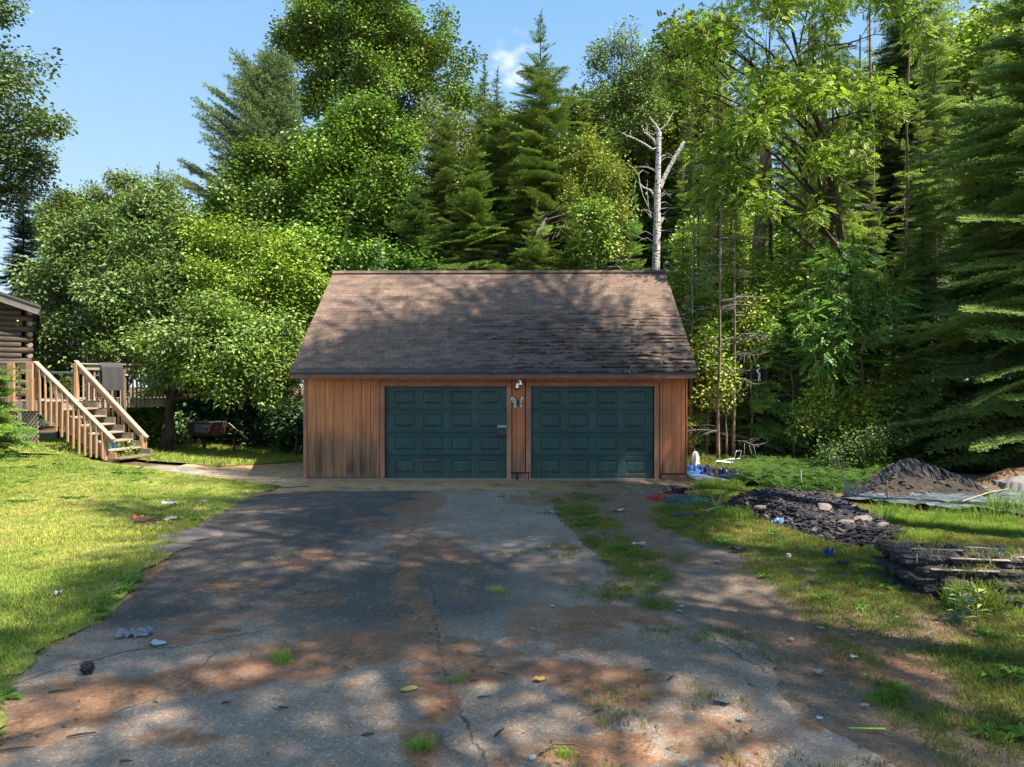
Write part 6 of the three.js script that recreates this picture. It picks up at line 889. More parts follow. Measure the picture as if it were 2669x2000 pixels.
// needle sprays: a flat branch with side twigs, each edged by short needles
function spray(L, seed, { tw = 0.34, nl = 0.035, w = 1, step = 0.085, second = true, droop = 0.12 } = {}) {
  const r = rng(seed), T = [], C = [];
  const twig = (p, d, len, tone) => {
    const up = V((r() - 0.5) * 0.5, 1, (r() - 0.5) * 0.5), s = d.clone().cross(up).normalize(), n = Math.max(3, Math.round(len / 0.05));
    for (let i = 0; i < n; i++) { const f = i / n, q = p.clone().add(d.clone().multiplyScalar(len * f)); q.y -= droop * len * f * f; const k = nl * (1 - 0.45 * f) * (0.8 + r() * 0.4), seg = len / n, fw = d.clone().multiplyScalar(seg * 1.5), tone2 = tone * (0.85 + 0.4 * f);
      for (const sd of [-1, 1]) { const tip = q.clone().add(fw).add(s.clone().multiplyScalar(sd * k)).add(V(0, (r() - 0.3) * k * 0.9, 0)), e = q.clone().add(d.clone().multiplyScalar(seg * 0.9)); T.push([q.x, q.y, q.z, e.x, e.y, e.z, tip.x, tip.y, tip.z]); const c = [tone2, tone2, tone2]; C.push([...c, ...c, ...c]); }
      if (i % 2 === 0) { const tip = q.clone().add(fw).add(V(0, k * 1.1, 0)), e = q.clone().add(d.clone().multiplyScalar(seg)); T.push([q.x, q.y, q.z, e.x, e.y, e.z, tip.x, tip.y, tip.z]); const c = [tone2 * 1.1, tone2 * 1.1, tone2]; C.push([...c, ...c, ...c]); } }
  };
  const axis = (f) => V(L * f, -droop * L * f * f + 0.06 * L * f, 0.05 * L * Math.sin(f * 5 + seed));
  for (let f = 0; f < 1; f += 0.1) { const a = axis(f), b = axis(Math.min(1, f + 0.1)), k = 0.012 * (1 - f) * Math.sqrt(L) + 0.003; T.push([a.x, a.y + k, a.z - k, b.x, b.y, b.z, a.x, a.y - k, a.z + k], [a.x, a.y - k, a.z - k, b.x, b.y, b.z, a.x, a.y + k, a.z + k]); const c = [1.0, 0.55, 1.2]; C.push([...c, ...c, ...c], [...c, ...c, ...c]); }
  for (let d = 0.1 * L; d < L; d += step * (0.8 + r() * 0.4)) for (const sd of [-1, 1]) { const f = d / L, len = Math.min(tw * Math.sqrt(L) * 1.1, (1 - f) * L * 0.62 + 0.07) * (0.7 + r() * 0.5) * w, p = axis(f), a = 0.75 + r() * 0.35, dir = V(Math.cos(a), (r() - 0.45) * 0.25, sd * Math.sin(a)).normalize(); twig(p, dir, len, 0.75 + r() * 0.4); if (second && len > 0.24) for (const f2 of [0.3, 0.6]) for (const s2 of [-1, 1]) { const q = p.clone().add(dir.clone().multiplyScalar(len * f2)), a2 = a * sd + s2 * 0.8; twig(q, V(Math.cos(a2), (r() - 0.5) * 0.25, Math.sin(a2)).normalize(), len * 0.4 * (0.7 + r() * 0.5), 0.8 + r() * 0.4); } }
  twig(axis(0.9), V(1, 0, 0), 0.12 * Math.sqrt(L) + 0.05, 1.2);
  return tris(T, C);
}
const SPRAY = [spray(0.6, 1), spray(1.3, 2), spray(2.3, 3, { step: 0.1 })], SPRAYL = [0.6, 1.3, 2.3];
const needleMats = new Map();
function needleMat(c, soft = 0) { c = c.map((q) => q * LIFT); const k = c.join() + soft; if (!needleMats.has(k)) needleMats.set(k, soft ? mat({ color: rgb(...c), roughness: 0.95, transmission: soft, specularIntensity: 0.25, vertexColors: true }) : mat({ color: rgb(...c), roughness: 0.6, vertexColors: true })); return needleMats.get(k); }
const alongQ = (az, pitch, roll) => new THREE.Quaternion().setFromEuler(new THREE.Euler(roll, -az, pitch, 'YZX'));
const deadG = (() => { const r = rng(5), l = []; const a = V(0, 0, 0), e = V(1, -0.12, 0.05); l.push(tube([a, V(0.5, 0.0, 0.02), e], [0.013, 0.009, 0.003], 4)); for (let k = 0; k < 9; k++) { const f = 0.15 + k * 0.09, p = a.clone().lerp(e, f), s = k % 2 ? 1 : -1; l.push(tube([p, p.clone().add(V(0.16 + r() * 0.1, -0.03 - r() * 0.1, s * (0.12 + r() * 0.16)))], [0.004, 0.0015], 3)); } return join(l); })();
function spruce({ name = 'spruce_tree', label, group, x, z, h, rad, seed, color = [0.028, 0.06, 0.02], crown = 0.05, per = 8, gapY = 0.34, power = 0.85, trunkR, lean = 0, dead = 0, deadTo = 0.4, sparse = 0, soft = 0.22, barkM = barkDark, fill = 0.85, tipLift = 0, only, category = 'tree', tintAmt = 0.25, pitch0 = -0.25 }) {
  const r = rng(seed), base = onGround(x, z, -0.05), t = thing(name, label, category, [base.x, base.y, base.z], 0, group), lists = [[], [], []], dl = [];
  const R = trunkR ?? 0.011 * h + 0.02, pts = []; for (let i = 0; i <= 10; i++) pts.push(V(lean * i / 10 + (i && i < 10 ? (r() - 0.5) * R * 0.8 : 0), h * i / 10, (i && i < 10 ? (r() - 0.5) * R * 0.8 : 0)));
  obj('trunk', tube(pts, pts.map((_, i) => Math.max(0.012, R * (1 - i / 10.2)) * (i === 0 ? 1.3 : 1)), 8, 0.14, seed), barkM, t);
  const trunkAt = (y) => { const f = clamp(y / h) * 10, i = Math.min(9, Math.floor(f)); return pts[i].clone().lerp(pts[i + 1], f - i); };
  const put = (y, az, len, pitch, roll) => { if (only && !only(az, y)) return; const i = len < 0.85 ? 0 : len < 1.75 ? 1 : 2, k = len / SPRAYL[i], c = 0.75 + r() * 0.5, yl = r() * tintAmt; lists[i].push([M4(trunkAt(y), alongQ(az, pitch, roll), V(k, Math.sqrt(k), Math.min(k, 1.25))), new THREE.Color().setRGB(c * (1 + yl * 1.3), c * (1 + yl * 0.6), c)]); };
  const y0 = h * crown; let az = r() * 6;
  for (let y = y0; y < h - 0.12; y += gapY * (0.7 + r() * 0.6) * (0.55 + 0.45 * (1 - y / h))) {
    const f = (y - y0) / (h - y0), rr2 = Math.max(0.16, rad * Math.pow(1 - f, power) * (f < 0.06 ? 0.75 : 1)), n = Math.max(3, Math.round(per * (0.75 + r() * 0.5) * (f > 0.85 ? 0.7 : 1)));
    for (let k = 0; k < n; k++) { az += 6.283 / n + (r() - 0.5) * 0.5; if (r() < sparse) continue; const len = rr2 * (0.4 + r() * 0.55) * (0.6 + 0.85 * noise(az * 0.9 + seed, y * 0.55)); put(y + (r() - 0.5) * 0.25, az, len, lerp(pitch0, 0.55, f * f) + (r() - 0.5) * 0.5 + tipLift, (r() - 0.5) * 0.9); if (r() < fill && len > 0.5) put(y + (r() - 0.5) * 0.3, az + (r() - 0.5) * 0.7, len * (0.35 + r() * 0.4), lerp(pitch0, 0.5, f * f) + (r() - 0.5) * 0.5, (r() - 0.5) * 0.9); }
  }
  put(h - 0.25, 0, 0.4, 1.45, 0);
  if (dead) for (let k = 0; k < dead; k++) { const y = h * (0.04 + r() * deadTo), a = r() * 6.283; dl.push([M4(trunkAt(y), alongQ(a, (r() - 0.6) * 0.5, r() * 0.5), rad * (0.35 + r() * 0.55)), tint([1, 1, 1], 0.6 + r() * 0.8)]); }
  lists.forEach((l, i) => l.length && copies('crown', SPRAY[i], needleMat(color, soft), l, t)); if (dl.length) copies('dead_branches', deadG, bareTwig, dl, t);
  return t;
}
// soft long-needled pine: level limbs with needle tufts
const tuftPine = (() => { const r = rng(12), T = [], C = []; for (let q = 0; q < 5; q++) { const c = V(q * 0.11 - 0.15, (r() - 0.5) * 0.07, (r() - 0.5) * 0.16); for (let k = 0; k < 24; k++) { const d = randDir(r); d.x += 0.55; d.y += 0.3; d.normalize(); const L = 0.1 + r() * 0.06, s = d.clone().cross(randDir(r)).normalize().multiplyScalar(0.006), e = c.clone().add(d.multiplyScalar(L)), kk = 0.7 + r() * 0.6; T.push([c.x - s.x, c.y - s.y, c.z - s.z, c.x + s.x, c.y + s.y, c.z + s.z, e.x, e.y, e.z]); C.push([kk, kk, kk, kk, kk, kk, kk * 1.2, kk * 1.2, kk * 1.2]); } } return tris(T, C); })();
function pine({ label, group, x, z, h, rad, seed, color = [0.045, 0.085, 0.03], crown = 0.12, gapY = 0.75, per = 5, lean = 0, biasAz = null, trunkR, shape, dens = 1, name = 'pine_tree', oneSided = false }) {
  const r = rng(seed), base = onGround(x, z, -0.05), t = thing(name, label, 'tree', [base.x, base.y, base.z], 0, group), l = [], wood = [], R = trunkR ?? h * 0.013, pts = [];
  for (let i = 0; i <= 10; i++) pts.push(V(lean * i / 10 + (i ? (r() - 0.5) * R : 0), h * i / 10, (i ? (r() - 0.5) * R : 0))); wood.push(tube(pts, pts.map((_, i) => Math.max(0.02, R * (1 - i / 10.3))), 8, 0.12, seed));
  let az = r() * 6; const add = (p, a, s) => { const k = 0.7 + r() * 0.55, yl = r() * 0.3; l.push([M4(p, alongQ(a, (r() - 0.1) * 0.7, r() * 6), s * (0.8 + r() * 0.5)), new THREE.Color().setRGB(k * (1 + yl), k * (1 + yl * 0.4), k)]); };
  for (let y = h * crown; y < h; y += gapY * (0.7 + r() * 0.5) * (0.6 + 0.4 * (1 - y / h))) {
    const f = (y - h * crown) / (h * (1 - crown)), rad2 = rad * (shape ? shape(f) : Math.pow(1 - f, 0.7));
    for (let k = 0; k < per; k++) {
      az += 6.283 / per + (r() - 0.5) * 0.6; let len = Math.max(0.3, rad2 * (0.6 + r() * 0.5)); if (biasAz != null) { if (oneSided && Math.cos(az - biasAz) < -0.1) continue; len *= 0.75 + 0.4 * Math.cos(az - biasAz); }
      const i = Math.min(9, Math.floor(y / h * 10)), s = pts[i].clone().lerp(pts[i + 1], y / h * 10 - i), d = V(Math.cos(az), 0, Math.sin(az)), lift = lerp(0.02, 0.9, f * f), pt = (q) => s.clone().add(d.clone().multiplyScalar(len * q)).add(V(0, len * (lift * q + 0.16 * q * q), 0));
      wood.push(tube([s, pt(0.5), pt(1)], [0.012 + len * 0.012, 0.01 + len * 0.006, 0.006], 5));
      for (let q = 0.28; q < 1.02; q += 0.2 / len / dens) { const c = pt(q), side = (0.16 + 0.3 * len * (1.05 - q)) * (0.5 + r()); add(c.clone().add(V(0, 0.05, 0)), az, 1); for (const sd of [-1, 1]) { const e = c.clone().add(V(-d.z * sd, 0.1, d.x * sd).multiplyScalar(side * (0.6 + r() * 0.6))); add(e, az + sd * 0.8, 1); if (side > 0.35) add(c.clone().lerp(e, 0.5).add(V(0, 0.06, 0)), az + sd * 0.9, 0.9); } }
    }
  }
  for (let k = 0; k < 8; k++) add(pts[10].clone().add(V((r() - 0.5) * 0.2, -r() * 0.5, (r() - 0.5) * 0.2)), r() * 6, 1);
  obj('trunk', wood, bark, t); copies('crown', tuftPine, needleMat(color), l, t); return t;
}
const xAt = (px, D) => (px - CX) / FOCAL * D, yAt = (py, D) => EYE + (1000 - py) / FOCAL * D;
const SHADERS = [[7.7, 3.8, 19, 4.2, 601, {}], [5.8, 0.3, 20, 4.0, 602, { per: 4 }], [9.7, -0.2, 20, 4.2, 603, { per: 2, gapY: 1.3 }], [6.4, -3.7, 20, 4.2, 604, { per: 4 }], [10.7, -4.2, 21, 4.2, 605, { per: 2, gapY: 1.3 }], [8.6, -8.6, 20, 5.6, 608, { biasAz: 3.14, oneSided: true, crown: 0.5, per: 9, dens: 1.3, gapY: 0.85 }], [10.6, -9.9, 22, 6, 609, { biasAz: 3.14, oneSided: true, crown: 0.52, per: 6, dens: 1.1, gapY: 1 }]];
// ---------------------------------------------------------------- left: house tree, shrub trees, apple
broadleaf({ name: 'oak_tree', label: 'dark leafy tree cut by the left edge of the picture above the log house', x: xAt(-120, 25), z: -25, seed: 101, trunkR: 0.3, color: [0.05, 0.085, 0.03], yellow: 0.3, gap: 0.44, density: 0.6,
  lobes: [[10, 330, 25, 120], [-80, 260, 25.5, 150], [70, 270, 24.6, 62], [85, 400, 24.8, 66], [130, 330, 24.4, 34, 0.6], [150, 325, 24.4, 22, 0.6], [40, 200, 25, 70], [45, 155, 25, 34, 0.7], [-30, 470, 25.4, 130], [60, 470, 25, 62], [-10, 20, 25, 48], [-120, 100, 25, 130], [-200, 380, 26, 150]] });
spruce({ label: 'dark bluish spruce just right of the leafy tree at the left edge', x: xAt(60, 28), z: -28, h: yAt(440, 28), rad: 2.4, seed: 102, color: [0.02, 0.04, 0.025] });
broadleaf({ name: 'shrub_tree', label: 'broad olive-green shrub tree behind the stairs and the towel', x: xAt(300, 23), z: -23.4, seed: 103, leaf: 'apple', trunkR: 0.16, color: [0.058, 0.1, 0.028], density: 1.2, size: 1.12, gap: 0.33,
  lobes: [[310, 660, 22.6, 150], [400, 620, 23, 130], [220, 720, 22.4, 130], [300, 800, 21.8, 150], [420, 780, 22, 140], [180, 860, 21.8, 110], [150, 770, 22.6, 90], [480, 700, 22.6, 110], [350, 540, 23.2, 80, 0.7], [430, 520, 23.4, 60, 0.7], [250, 900, 21.6, 130, 0.8], [390, 910, 21.6, 130, 0.8]] });
broadleaf({ name: 'shrub_tree', label: 'bright green bushy tree touching the left edge of the garage roof', x: xAt(640, 23), z: -23, seed: 104, leaf: 'apple', trunkR: 0.14, color: [0.085, 0.15, 0.02], density: 1.2, size: 1.12, yellow: 0.45, gap: 0.3,
  lobes: [[640, 680, 22.6, 130], [740, 730, 22.2, 110], [560, 760, 22.2, 120], [680, 820, 21.8, 130], [790, 760, 22.4, 70], [800, 820, 22.6, 70], [560, 640, 22.8, 90], [720, 640, 22.8, 70], [780, 690, 22.8, 56], [560, 880, 21.6, 130], [700, 910, 21.8, 110]] });
broadleaf({ name: 'apple_tree', label: 'low spreading apple tree on a dark trunk between the stairs and the garage', x: xAt(437, 18.8), z: -18.8, seed: 105, leaf: 'apple', trunkR: 0.155, color: [0.07, 0.122, 0.027], density: 1.5, straight: 0.62, limbMin: 0.55, barkM: barkDark, gap: 0.3, trunkTo: 0.72, yellow: 0.25,
  lobes: [[560, 900, 18.4, 120, 0.75], [660, 940, 18.2, 100, 0.75], [480, 930, 18.5, 95, 0.8], [430, 970, 18.6, 62, 0.8], [520, 965, 18, 70, 0.7], [620, 975, 18, 74, 0.6], [710, 985, 18.2, 62, 0.7], [740, 940, 18.6, 60], [560, 830, 18.8, 100, 0.7], [680, 870, 18.8, 85], [760, 905, 19, 45], [690, 1030, 18, 34, 0.6], [740, 1010, 18.2, 34, 0.8], [590, 1020, 17.9, 36, 0.6], [770, 950, 18.8, 40], [400, 900, 18.8, 50, 0.8]] });
for (const [px, py, D, r, c, lab] of [[165, 560, 36, 70, 0, 'small rounded tree on the left skyline, nearest the house'], [235, 545, 38, 76, 1, 'rounded tree on the left skyline, the second from the house'], [330, 525, 38, 80, 0, 'loose-topped tree on the left skyline behind the shrub trees'], [420, 520, 37, 76, 1, 'leafy tree on the left skyline below the layered pine']]) broadleaf({ name: 'skyline_tree', label: lab, x: xAt(px, D), z: -D, seed: 110 + px, leaf: c ? 'birch' : 'maple', color: c ? [0.07, 0.11, 0.03] : [0.065, 0.1, 0.025], trunkR: 0.14, lobes: [[px, py, D, r * 0.75], [px - 20, py + 70, D - 1, r], [px + 30, py + 90, D - 1, r], [px, py + 180, D, r * 1.1], [px + 10, py - 42, D, r * 0.3, 1.1]] });
spruce({ label: 'small spruce tip on the left skyline above the olive shrub tree', x: xAt(412, 34), z: -34, h: yAt(445, 34), rad: 2, seed: 117 });
// bushes and hedge mass behind the deck
for (const [px, py, D, rx, sq, col, lab] of [[60, 900, 24, 140, 1, [0.045, 0.09, 0.025], 'dense green bush behind the log house corner'], [150, 980, 22.8, 110, 0.9, [0.06, 0.12, 0.03], 'green bush showing through the stair railing'], [345, 1090, 20.6, 70, 0.8, [0.1, 0.18, 0.035], 'bright low bush under the deck wing right of the stairs'], [420, 1100, 21.4, 80, 0.8, [0.05, 0.1, 0.035], 'grey-green low bush behind the apple trunk'], [500, 1090, 23.2, 90, 0.8, [0.035, 0.085, 0.04], 'blue-green bush behind the rusty grill'], [600, 1080, 23.6, 100, 0.85, [0.02, 0.05, 0.018], 'shadowy bush right behind the rusty grill'], [690, 1090, 22.6, 85, 0.85, [0.014, 0.036, 0.012], 'very dark bush left of the garage wall'], [765, 1090, 21.4, 60, 1.1, [0.016, 0.04, 0.014], 'very dark bush pressed against the garage wall'], [560, 1000, 25.5, 130, 0.9, [0.04, 0.085, 0.025], 'tall shaded bush behind the apple tree']]) { const c = P(px, py, D); broadleaf({ name: 'bush', label: lab, category: 'bush', x: c.x, z: c.z, seed: 130 + px, leaf: px > 650 ? 'maple' : 'birch', color: col, trunkR: 0.05, density: 1.3, gap: 0.25, lobes: [[px, py, D, rx * 0.8, sq], [px - rx * 0.5, py + 20, D - 0.4, rx * 0.55, sq], [px + rx * 0.5, py + 25, D - 0.3, rx * 0.5, sq], [px, py + 45, D - 0.8, rx * 0.6, sq * 0.8]] }); }
spruce({ name: 'yew_bush', label: 'bright soft conifer bush at the left edge in front of the deck', category: 'bush', x: xAt(-20, 14.6), z: -14.6, h: 2.15, rad: 1.05, seed: 150, color: [0.085, 0.155, 0.03], crown: 0.1, per: 9, gapY: 0.2, power: 0.5, fill: 1, soft: 0.3, pitch0: 0.0 });
for (const [px, py, lab] of [[205, 1178, 'low weed under the stair lattice, the left one'], [300, 1190, 'low weed under the stairs, the right one'], [80, 1150, 'leafy weed at the lattice foot by the left edge']]) { const g = G(px, py); broadleaf({ name: 'weed', label: lab, category: 'plant', x: g.x, z: g.z - 0.15, seed: 160 + px, leaf: 'birch', color: [0.09, 0.15, 0.03], trunkR: 0.012, size: 0.5, density: 0.7, world: true, limbsOn: false, lobes: [[g.x, g.y + 0.12, g.z - 0.15, 0.28, 0.6]] }); }

// ---------------------------------------------------------------- centre: pine, maples, spruces behind the garage
pine({ label: 'layered white pine with long level limbs left of the tall maple', x: xAt(730, 29), z: -29, h: yAt(165, 29), rad: 5.6, seed: 201, color: [0.062, 0.1, 0.032], biasAz: 3.14, gapY: 0.55, per: 7, shape: (f) => f < 0.25 ? 0.8 + f : Math.pow(1 - f, 0.62), dens: 1.5 });
broadleaf({ name: 'maple_tree', label: 'tallest maple above the garage, its top cut by the upper edge', x: xAt(985, 33), z: -33, seed: 202, trunkR: 0.24, color: [0.06, 0.11, 0.02], yellow: 0.5, gap: 0.37, density: 0.9, trunkTo: 0.95,
  lobes: [[930, 120, 33, 120], [840, 70, 32.5, 80], [1020, 60, 33, 110], [900, -20, 33, 110], [1060, 170, 33, 100], [780, 120, 32.6, 62, 0.8], [725, 100, 32.4, 28, 0.8], [860, 220, 32.6, 100], [980, 260, 32.4, 110], [1120, 110, 33, 62, 1, 0.7], [1160, 60, 33, 40, 1, 0.6], [1130, 250, 32.6, 80, 1, 0.8], [1200, 180, 32.8, 58, 1, 0.7], [1235, 145, 32.8, 26, 1, 0.7], [1190, 270, 32.6, 70, 1, 0.8], [1080, 330, 32.4, 80, 1, 0.8], [1000, -90, 33, 120], [860, 300, 32, 70]] });
broadleaf({ name: 'maple_tree', label: 'bright mid-height maple in front of the tallest one, behind the garage roof', x: xAt(925, 27), z: -27, seed: 203, trunkR: 0.16, color: [0.066, 0.122, 0.02], yellow: 0.35, gap: 0.33, density: 1.05,
  lobes: [[900, 360, 27, 80], [960, 330, 27, 62], [885, 290, 27, 34, 1.3], [985, 290, 27, 30, 1.3], [820, 385, 27, 42], [1045, 345, 27, 34], [860, 450, 26.6, 110], [960, 440, 26.6, 100], [1020, 390, 27, 62], [800, 500, 26.8, 80], [900, 540, 26.2, 100], [760, 560, 26.6, 62], [830, 600, 26.4, 80], [980, 530, 26.4, 72], [900, 630, 26.2, 80], [730, 620, 26.6, 60], [1010, 470, 26.8, 52]] });
for (const a of [
  { label: 'tall pointed spruce standing above the middle of the garage roof', px: 1410, top: 30, D: 27, rad: 5.24, sparse: 0.12, dead: 90, seed: 211, color: [0.080, 0.124, 0.027], gapY: 0.42, power: 0.78 },
  { label: 'narrow spruce just left of the tall pointed one', px: 1297, top: 178, D: 29, rad: 4.08, sparse: 0.1, dead: 75, seed: 212, color: [0.073, 0.110, 0.025] },
  { label: 'spruce with a forked-looking tip between the maple and the tall spruce', px: 1262, top: 152, D: 30.5, rad: 3.93, sparse: 0.1, dead: 60, seed: 213, color: [0.080, 0.118, 0.027] },
  { label: 'shaggy spruce behind the roof to the right of the bright maple', px: 1160, top: 250, D: 28, rad: 4.51, sparse: 0.06, dead: 105, seed: 214, color: [0.069, 0.106, 0.025] },
  { label: 'dark spruce low behind the roof ridge beside the bright maple', px: 1080, top: 400, D: 25, rad: 3.49, dead: 105, seed: 215, color: [0.048, 0.086, 0.022] },
  { label: 'spruce with grey dead lower limbs behind the roof left of centre', px: 1235, top: 330, D: 25.5, rad: 3.79, dead: 135, seed: 216, color: [0.073, 0.118, 0.025] },
  { label: 'yellow-green spruce right of the tall pointed one', px: 1520, top: 215, D: 29, rad: 4.22, sparse: 0.08, dead: 60, seed: 217, color: [0.090, 0.131, 0.027] },
  { label: 'spruce behind the pale dead trunk', px: 1590, top: 300, D: 28, rad: 3.79, dead: 60, seed: 218, color: [0.066, 0.110, 0.025] },
  { label: 'dark spruce right of the pale dead trunk above the roof corner', px: 1790, top: 330, D: 30, rad: 3.79, dead: 60, seed: 219, color: [0.043, 0.077, 0.022] },
  { label: 'low spruce behind the ridge under the tall pointed spruce', px: 1400, top: 520, D: 24.5, rad: 3.35, dead: 60, seed: 220, color: [0.097, 0.148, 0.031] },
  { label: 'low spruce behind the ridge right of the middle', px: 1500, top: 510, D: 24.6, rad: 3.20, dead: 75, seed: 221, color: [0.080, 0.131, 0.027] },
  { label: 'small bluish spruce peeking over the left part of the ridge', px: 985, top: 625, D: 23.6, rad: 2.18, dead: 15, seed: 222, color: [0.073, 0.140, 0.063] },
  { label: 'low dark spruce over the left end of the ridge', px: 900, top: 600, D: 25, rad: 2.77, dead: 30, seed: 223, color: [0.048, 0.093, 0.025] },
]) spruce({ deadTo: 0.5, soft: 0.12, per: 7, fill: 0.55, ...a, x: xAt(a.px, a.D), z: -a.D, h: yAt(a.top, a.D) });
spruce({ name: 'young_fir', label: 'bright young fir with spiky upward tips just left of the pale dead trunk', x: xAt(1652, 22.1), z: -22.1, h: yAt(478, 22.1), rad: 1.5, seed: 230, color: [0.15, 0.25, 0.06], per: 7, gapY: 0.36, tipLift: 0.25, soft: 0.25, fill: 0.4 });
spruce({ name: 'young_fir', label: 'tiny fir tip peeking over the roof left of the bright young fir', x: xAt(1550, 22.4), z: -22.4, h: yAt(668, 22.4), rad: 0.8, seed: 231, color: [0.085, 0.14, 0.03], per: 5, gapY: 0.4, tipLift: 0.2 });
broadleaf({ name: 'birch_tree', label: 'slender airy birch against the sky right of the tall spruce', x: xAt(1612, 30), z: -30, seed: 240, leaf: 'birch', trunkR: 0.1, barkM: barkGrey, color: [0.065, 0.105, 0.035], density: 0.75, gap: 0.4, trunkTo: 0.97, lobes: [[1630, 130, 30, 44], [1620, 90, 30, 24, 1.2], [1570, 180, 30, 44, 1.2], [1558, 140, 30, 24, 1.2], [1670, 190, 30, 58], [1640, 250, 30, 66], [1690, 270, 30, 62], [1590, 270, 30, 56], [1650, 340, 29.6, 66], [1600, 370, 29.6, 56]] });
broadleaf({ name: 'aspen_tree', label: 'yellow-green leafy tree behind the top of the pale dead trunk', x: xAt(1745, 32), z: -32, seed: 241, trunkR: 0.14, color: [0.075, 0.115, 0.022], yellow: 0.5, gap: 0.34, lobes: [[1740, 230, 32, 62], [1790, 270, 32, 72], [1720, 310, 32, 72], [1800, 350, 31.6, 72], [1740, 400, 31.6, 80], [1840, 300, 32, 62]] });
broadleaf({ name: 'maple_sapling', label: 'pale-leaved maple sapling above the ridge left of the bright young fir', x: xAt(1575, 23.4), z: -23.4, seed: 242, trunkR: 0.05, color: [0.09, 0.16, 0.03], yellow: 0.4, size: 0.8, lobes: [[1540, 560, 23.4, 34], [1565, 600, 23.4, 34], [1530, 620, 23.4, 34], [1560, 660, 23.4, 38]] });
broadleaf({ name: 'maple_sapling', label: 'leafy sapling crowding the left end of the garage ridge', x: xAt(850, 24.5), z: -24.5, seed: 243, trunkR: 0.06, color: [0.07, 0.14, 0.025], yellow: 0.3, lobes: [[850, 690, 24, 60], [800, 650, 24, 60], [920, 690, 24.4, 50], [1000, 690, 24.6, 50], [1080, 695, 24.8, 44]] });
{ // dead white trunk
  const D = 24, b = onGround(xAt(1706, D), -D), t = thing('dead_tree', 'bare white dead trunk with broken limbs rising behind the right end of the garage roof', 'tree', [b.x, b.y, b.z]);
  const W = (px, py, dd = 0) => P(px, py, D + dd).sub(b);
  const tr = [V(0, -0.1, 0), W(1705, 820), W(1710, 700), W(1712, 600), W(1714, 500), W(1716, 420), W(1718, 345)], rad = [0.18, 0.155, 0.138, 0.122, 0.105, 0.094, 0.086];
  obj('trunk', tube(tr, rad, 12, 0.12, 5), snagBark, t);
  const limb = (l, r0, r1) => obj('limb', tube(l.map(([x, y, d]) => W(x, y, d ?? 0)), l.map((_, i) => lerp(r0, r1, i / (l.length - 1))), 7, 0.12, l[0][0]), snagBark, t);
  limb([[1720, 490], [1735, 455, 0.1], [1760, 410, 0.1], [1784, 370, 0.1]], 0.09, 0.065);
  limb([[1716, 388], [1700, 390], [1680, 376], [1655, 362], [1630, 352], [1620, 346]], 0.05, 0.012);
  limb([[1714, 388], [1704, 366], [1690, 352], [1680, 346], [1672, 326]], 0.05, 0.012);
  limb([[1686, 350], [1687, 330], [1684, 318]], 0.02, 0.008); limb([[1645, 358], [1642, 346], [1648, 338]], 0.016, 0.006);
  limb([[1716, 350], [1708, 325], [1698, 312], [1692, 303]], 0.05, 0.014); limb([[1718, 345], [1712, 332], [1708, 322]], 0.06, 0.03); limb([[1720, 340], [1738, 325], [1748, 305], [1760, 284]], 0.035, 0.01);
  limb([[1708, 515], [1694, 496], [1676, 488], [1664, 476]], 0.045, 0.012); limb([[1668, 480], [1664, 455], [1650, 438], [1632, 424]], 0.022, 0.006); limb([[1664, 456], [1674, 444], [1692, 452]], 0.014, 0.005); limb([[1668, 482], [1676, 510], [1690, 540], [1698, 570]], 0.018, 0.006); limb([[1690, 536], [1686, 490], [1688, 468]], 0.014, 0.006); limb([[1690, 560], [1700, 552]], 0.012, 0.006);
  { const q = rng(9); for (let k = 0; k < 22; k++) { const y = 340 + q() * 320, s = q() < 0.6 ? -1 : 1, L = 14 + q() * 36; limb([[1712 + s * 5, y], [1712 + s * (5 + L * 0.5), y - L * 0.2 + (q() - 0.5) * 14], [1712 + s * (5 + L), y - L * 0.3 + (q() - 0.5) * 34]], 0.014, 0.004); } }
  limb([[1712, 600], [1720, 585], [1728, 570]], 0.06, 0.05); limb([[1716, 640], [1722, 600], [1720, 576]], 0.035, 0.02);
}

broadleaf({ name: 'maple_tree', label: 'leafy maple filling the space between the layered pine and the bright green bush', x: xAt(640, 27), z: -27, seed: 204, trunkR: 0.12, color: [0.055, 0.1, 0.02], yellow: 0.4, gap: 0.34, lobes: [[640, 480, 27, 80], [700, 420, 27, 70], [580, 560, 27, 80], [700, 540, 26.6, 80], [640, 600, 26.4, 80], [770, 460, 26.8, 60]] });
broadleaf({ name: 'maple_tree', label: 'olive leafy tree between the tall maple and the tall pointed spruce', x: xAt(1190, 29.5), z: -29.5, seed: 205, leaf: 'birch', trunkR: 0.12, color: [0.07, 0.105, 0.024], yellow: 0.5, gap: 0.38, density: 0.8, lobes: [[1150, 340, 29.5, 70], [1210, 300, 29.5, 60], [1180, 420, 29, 80], [1240, 400, 29.4, 60], [1110, 440, 29, 70], [1200, 520, 28.6, 80], [1120, 560, 28.4, 70]] });
broadleaf({ name: 'maple_tree', label: 'yellow-green leafy tree right of the tall pointed spruce', x: xAt(1540, 27), z: -27, seed: 206, leaf: 'birch', trunkR: 0.1, color: [0.085, 0.125, 0.024], yellow: 0.5, gap: 0.38, density: 0.8, lobes: [[1530, 420, 27, 66], [1580, 470, 26.6, 70], [1500, 520, 26.6, 66], [1560, 570, 26.2, 70], [1620, 540, 26.4, 60], [1470, 600, 26, 60], [1590, 650, 26, 50]] });
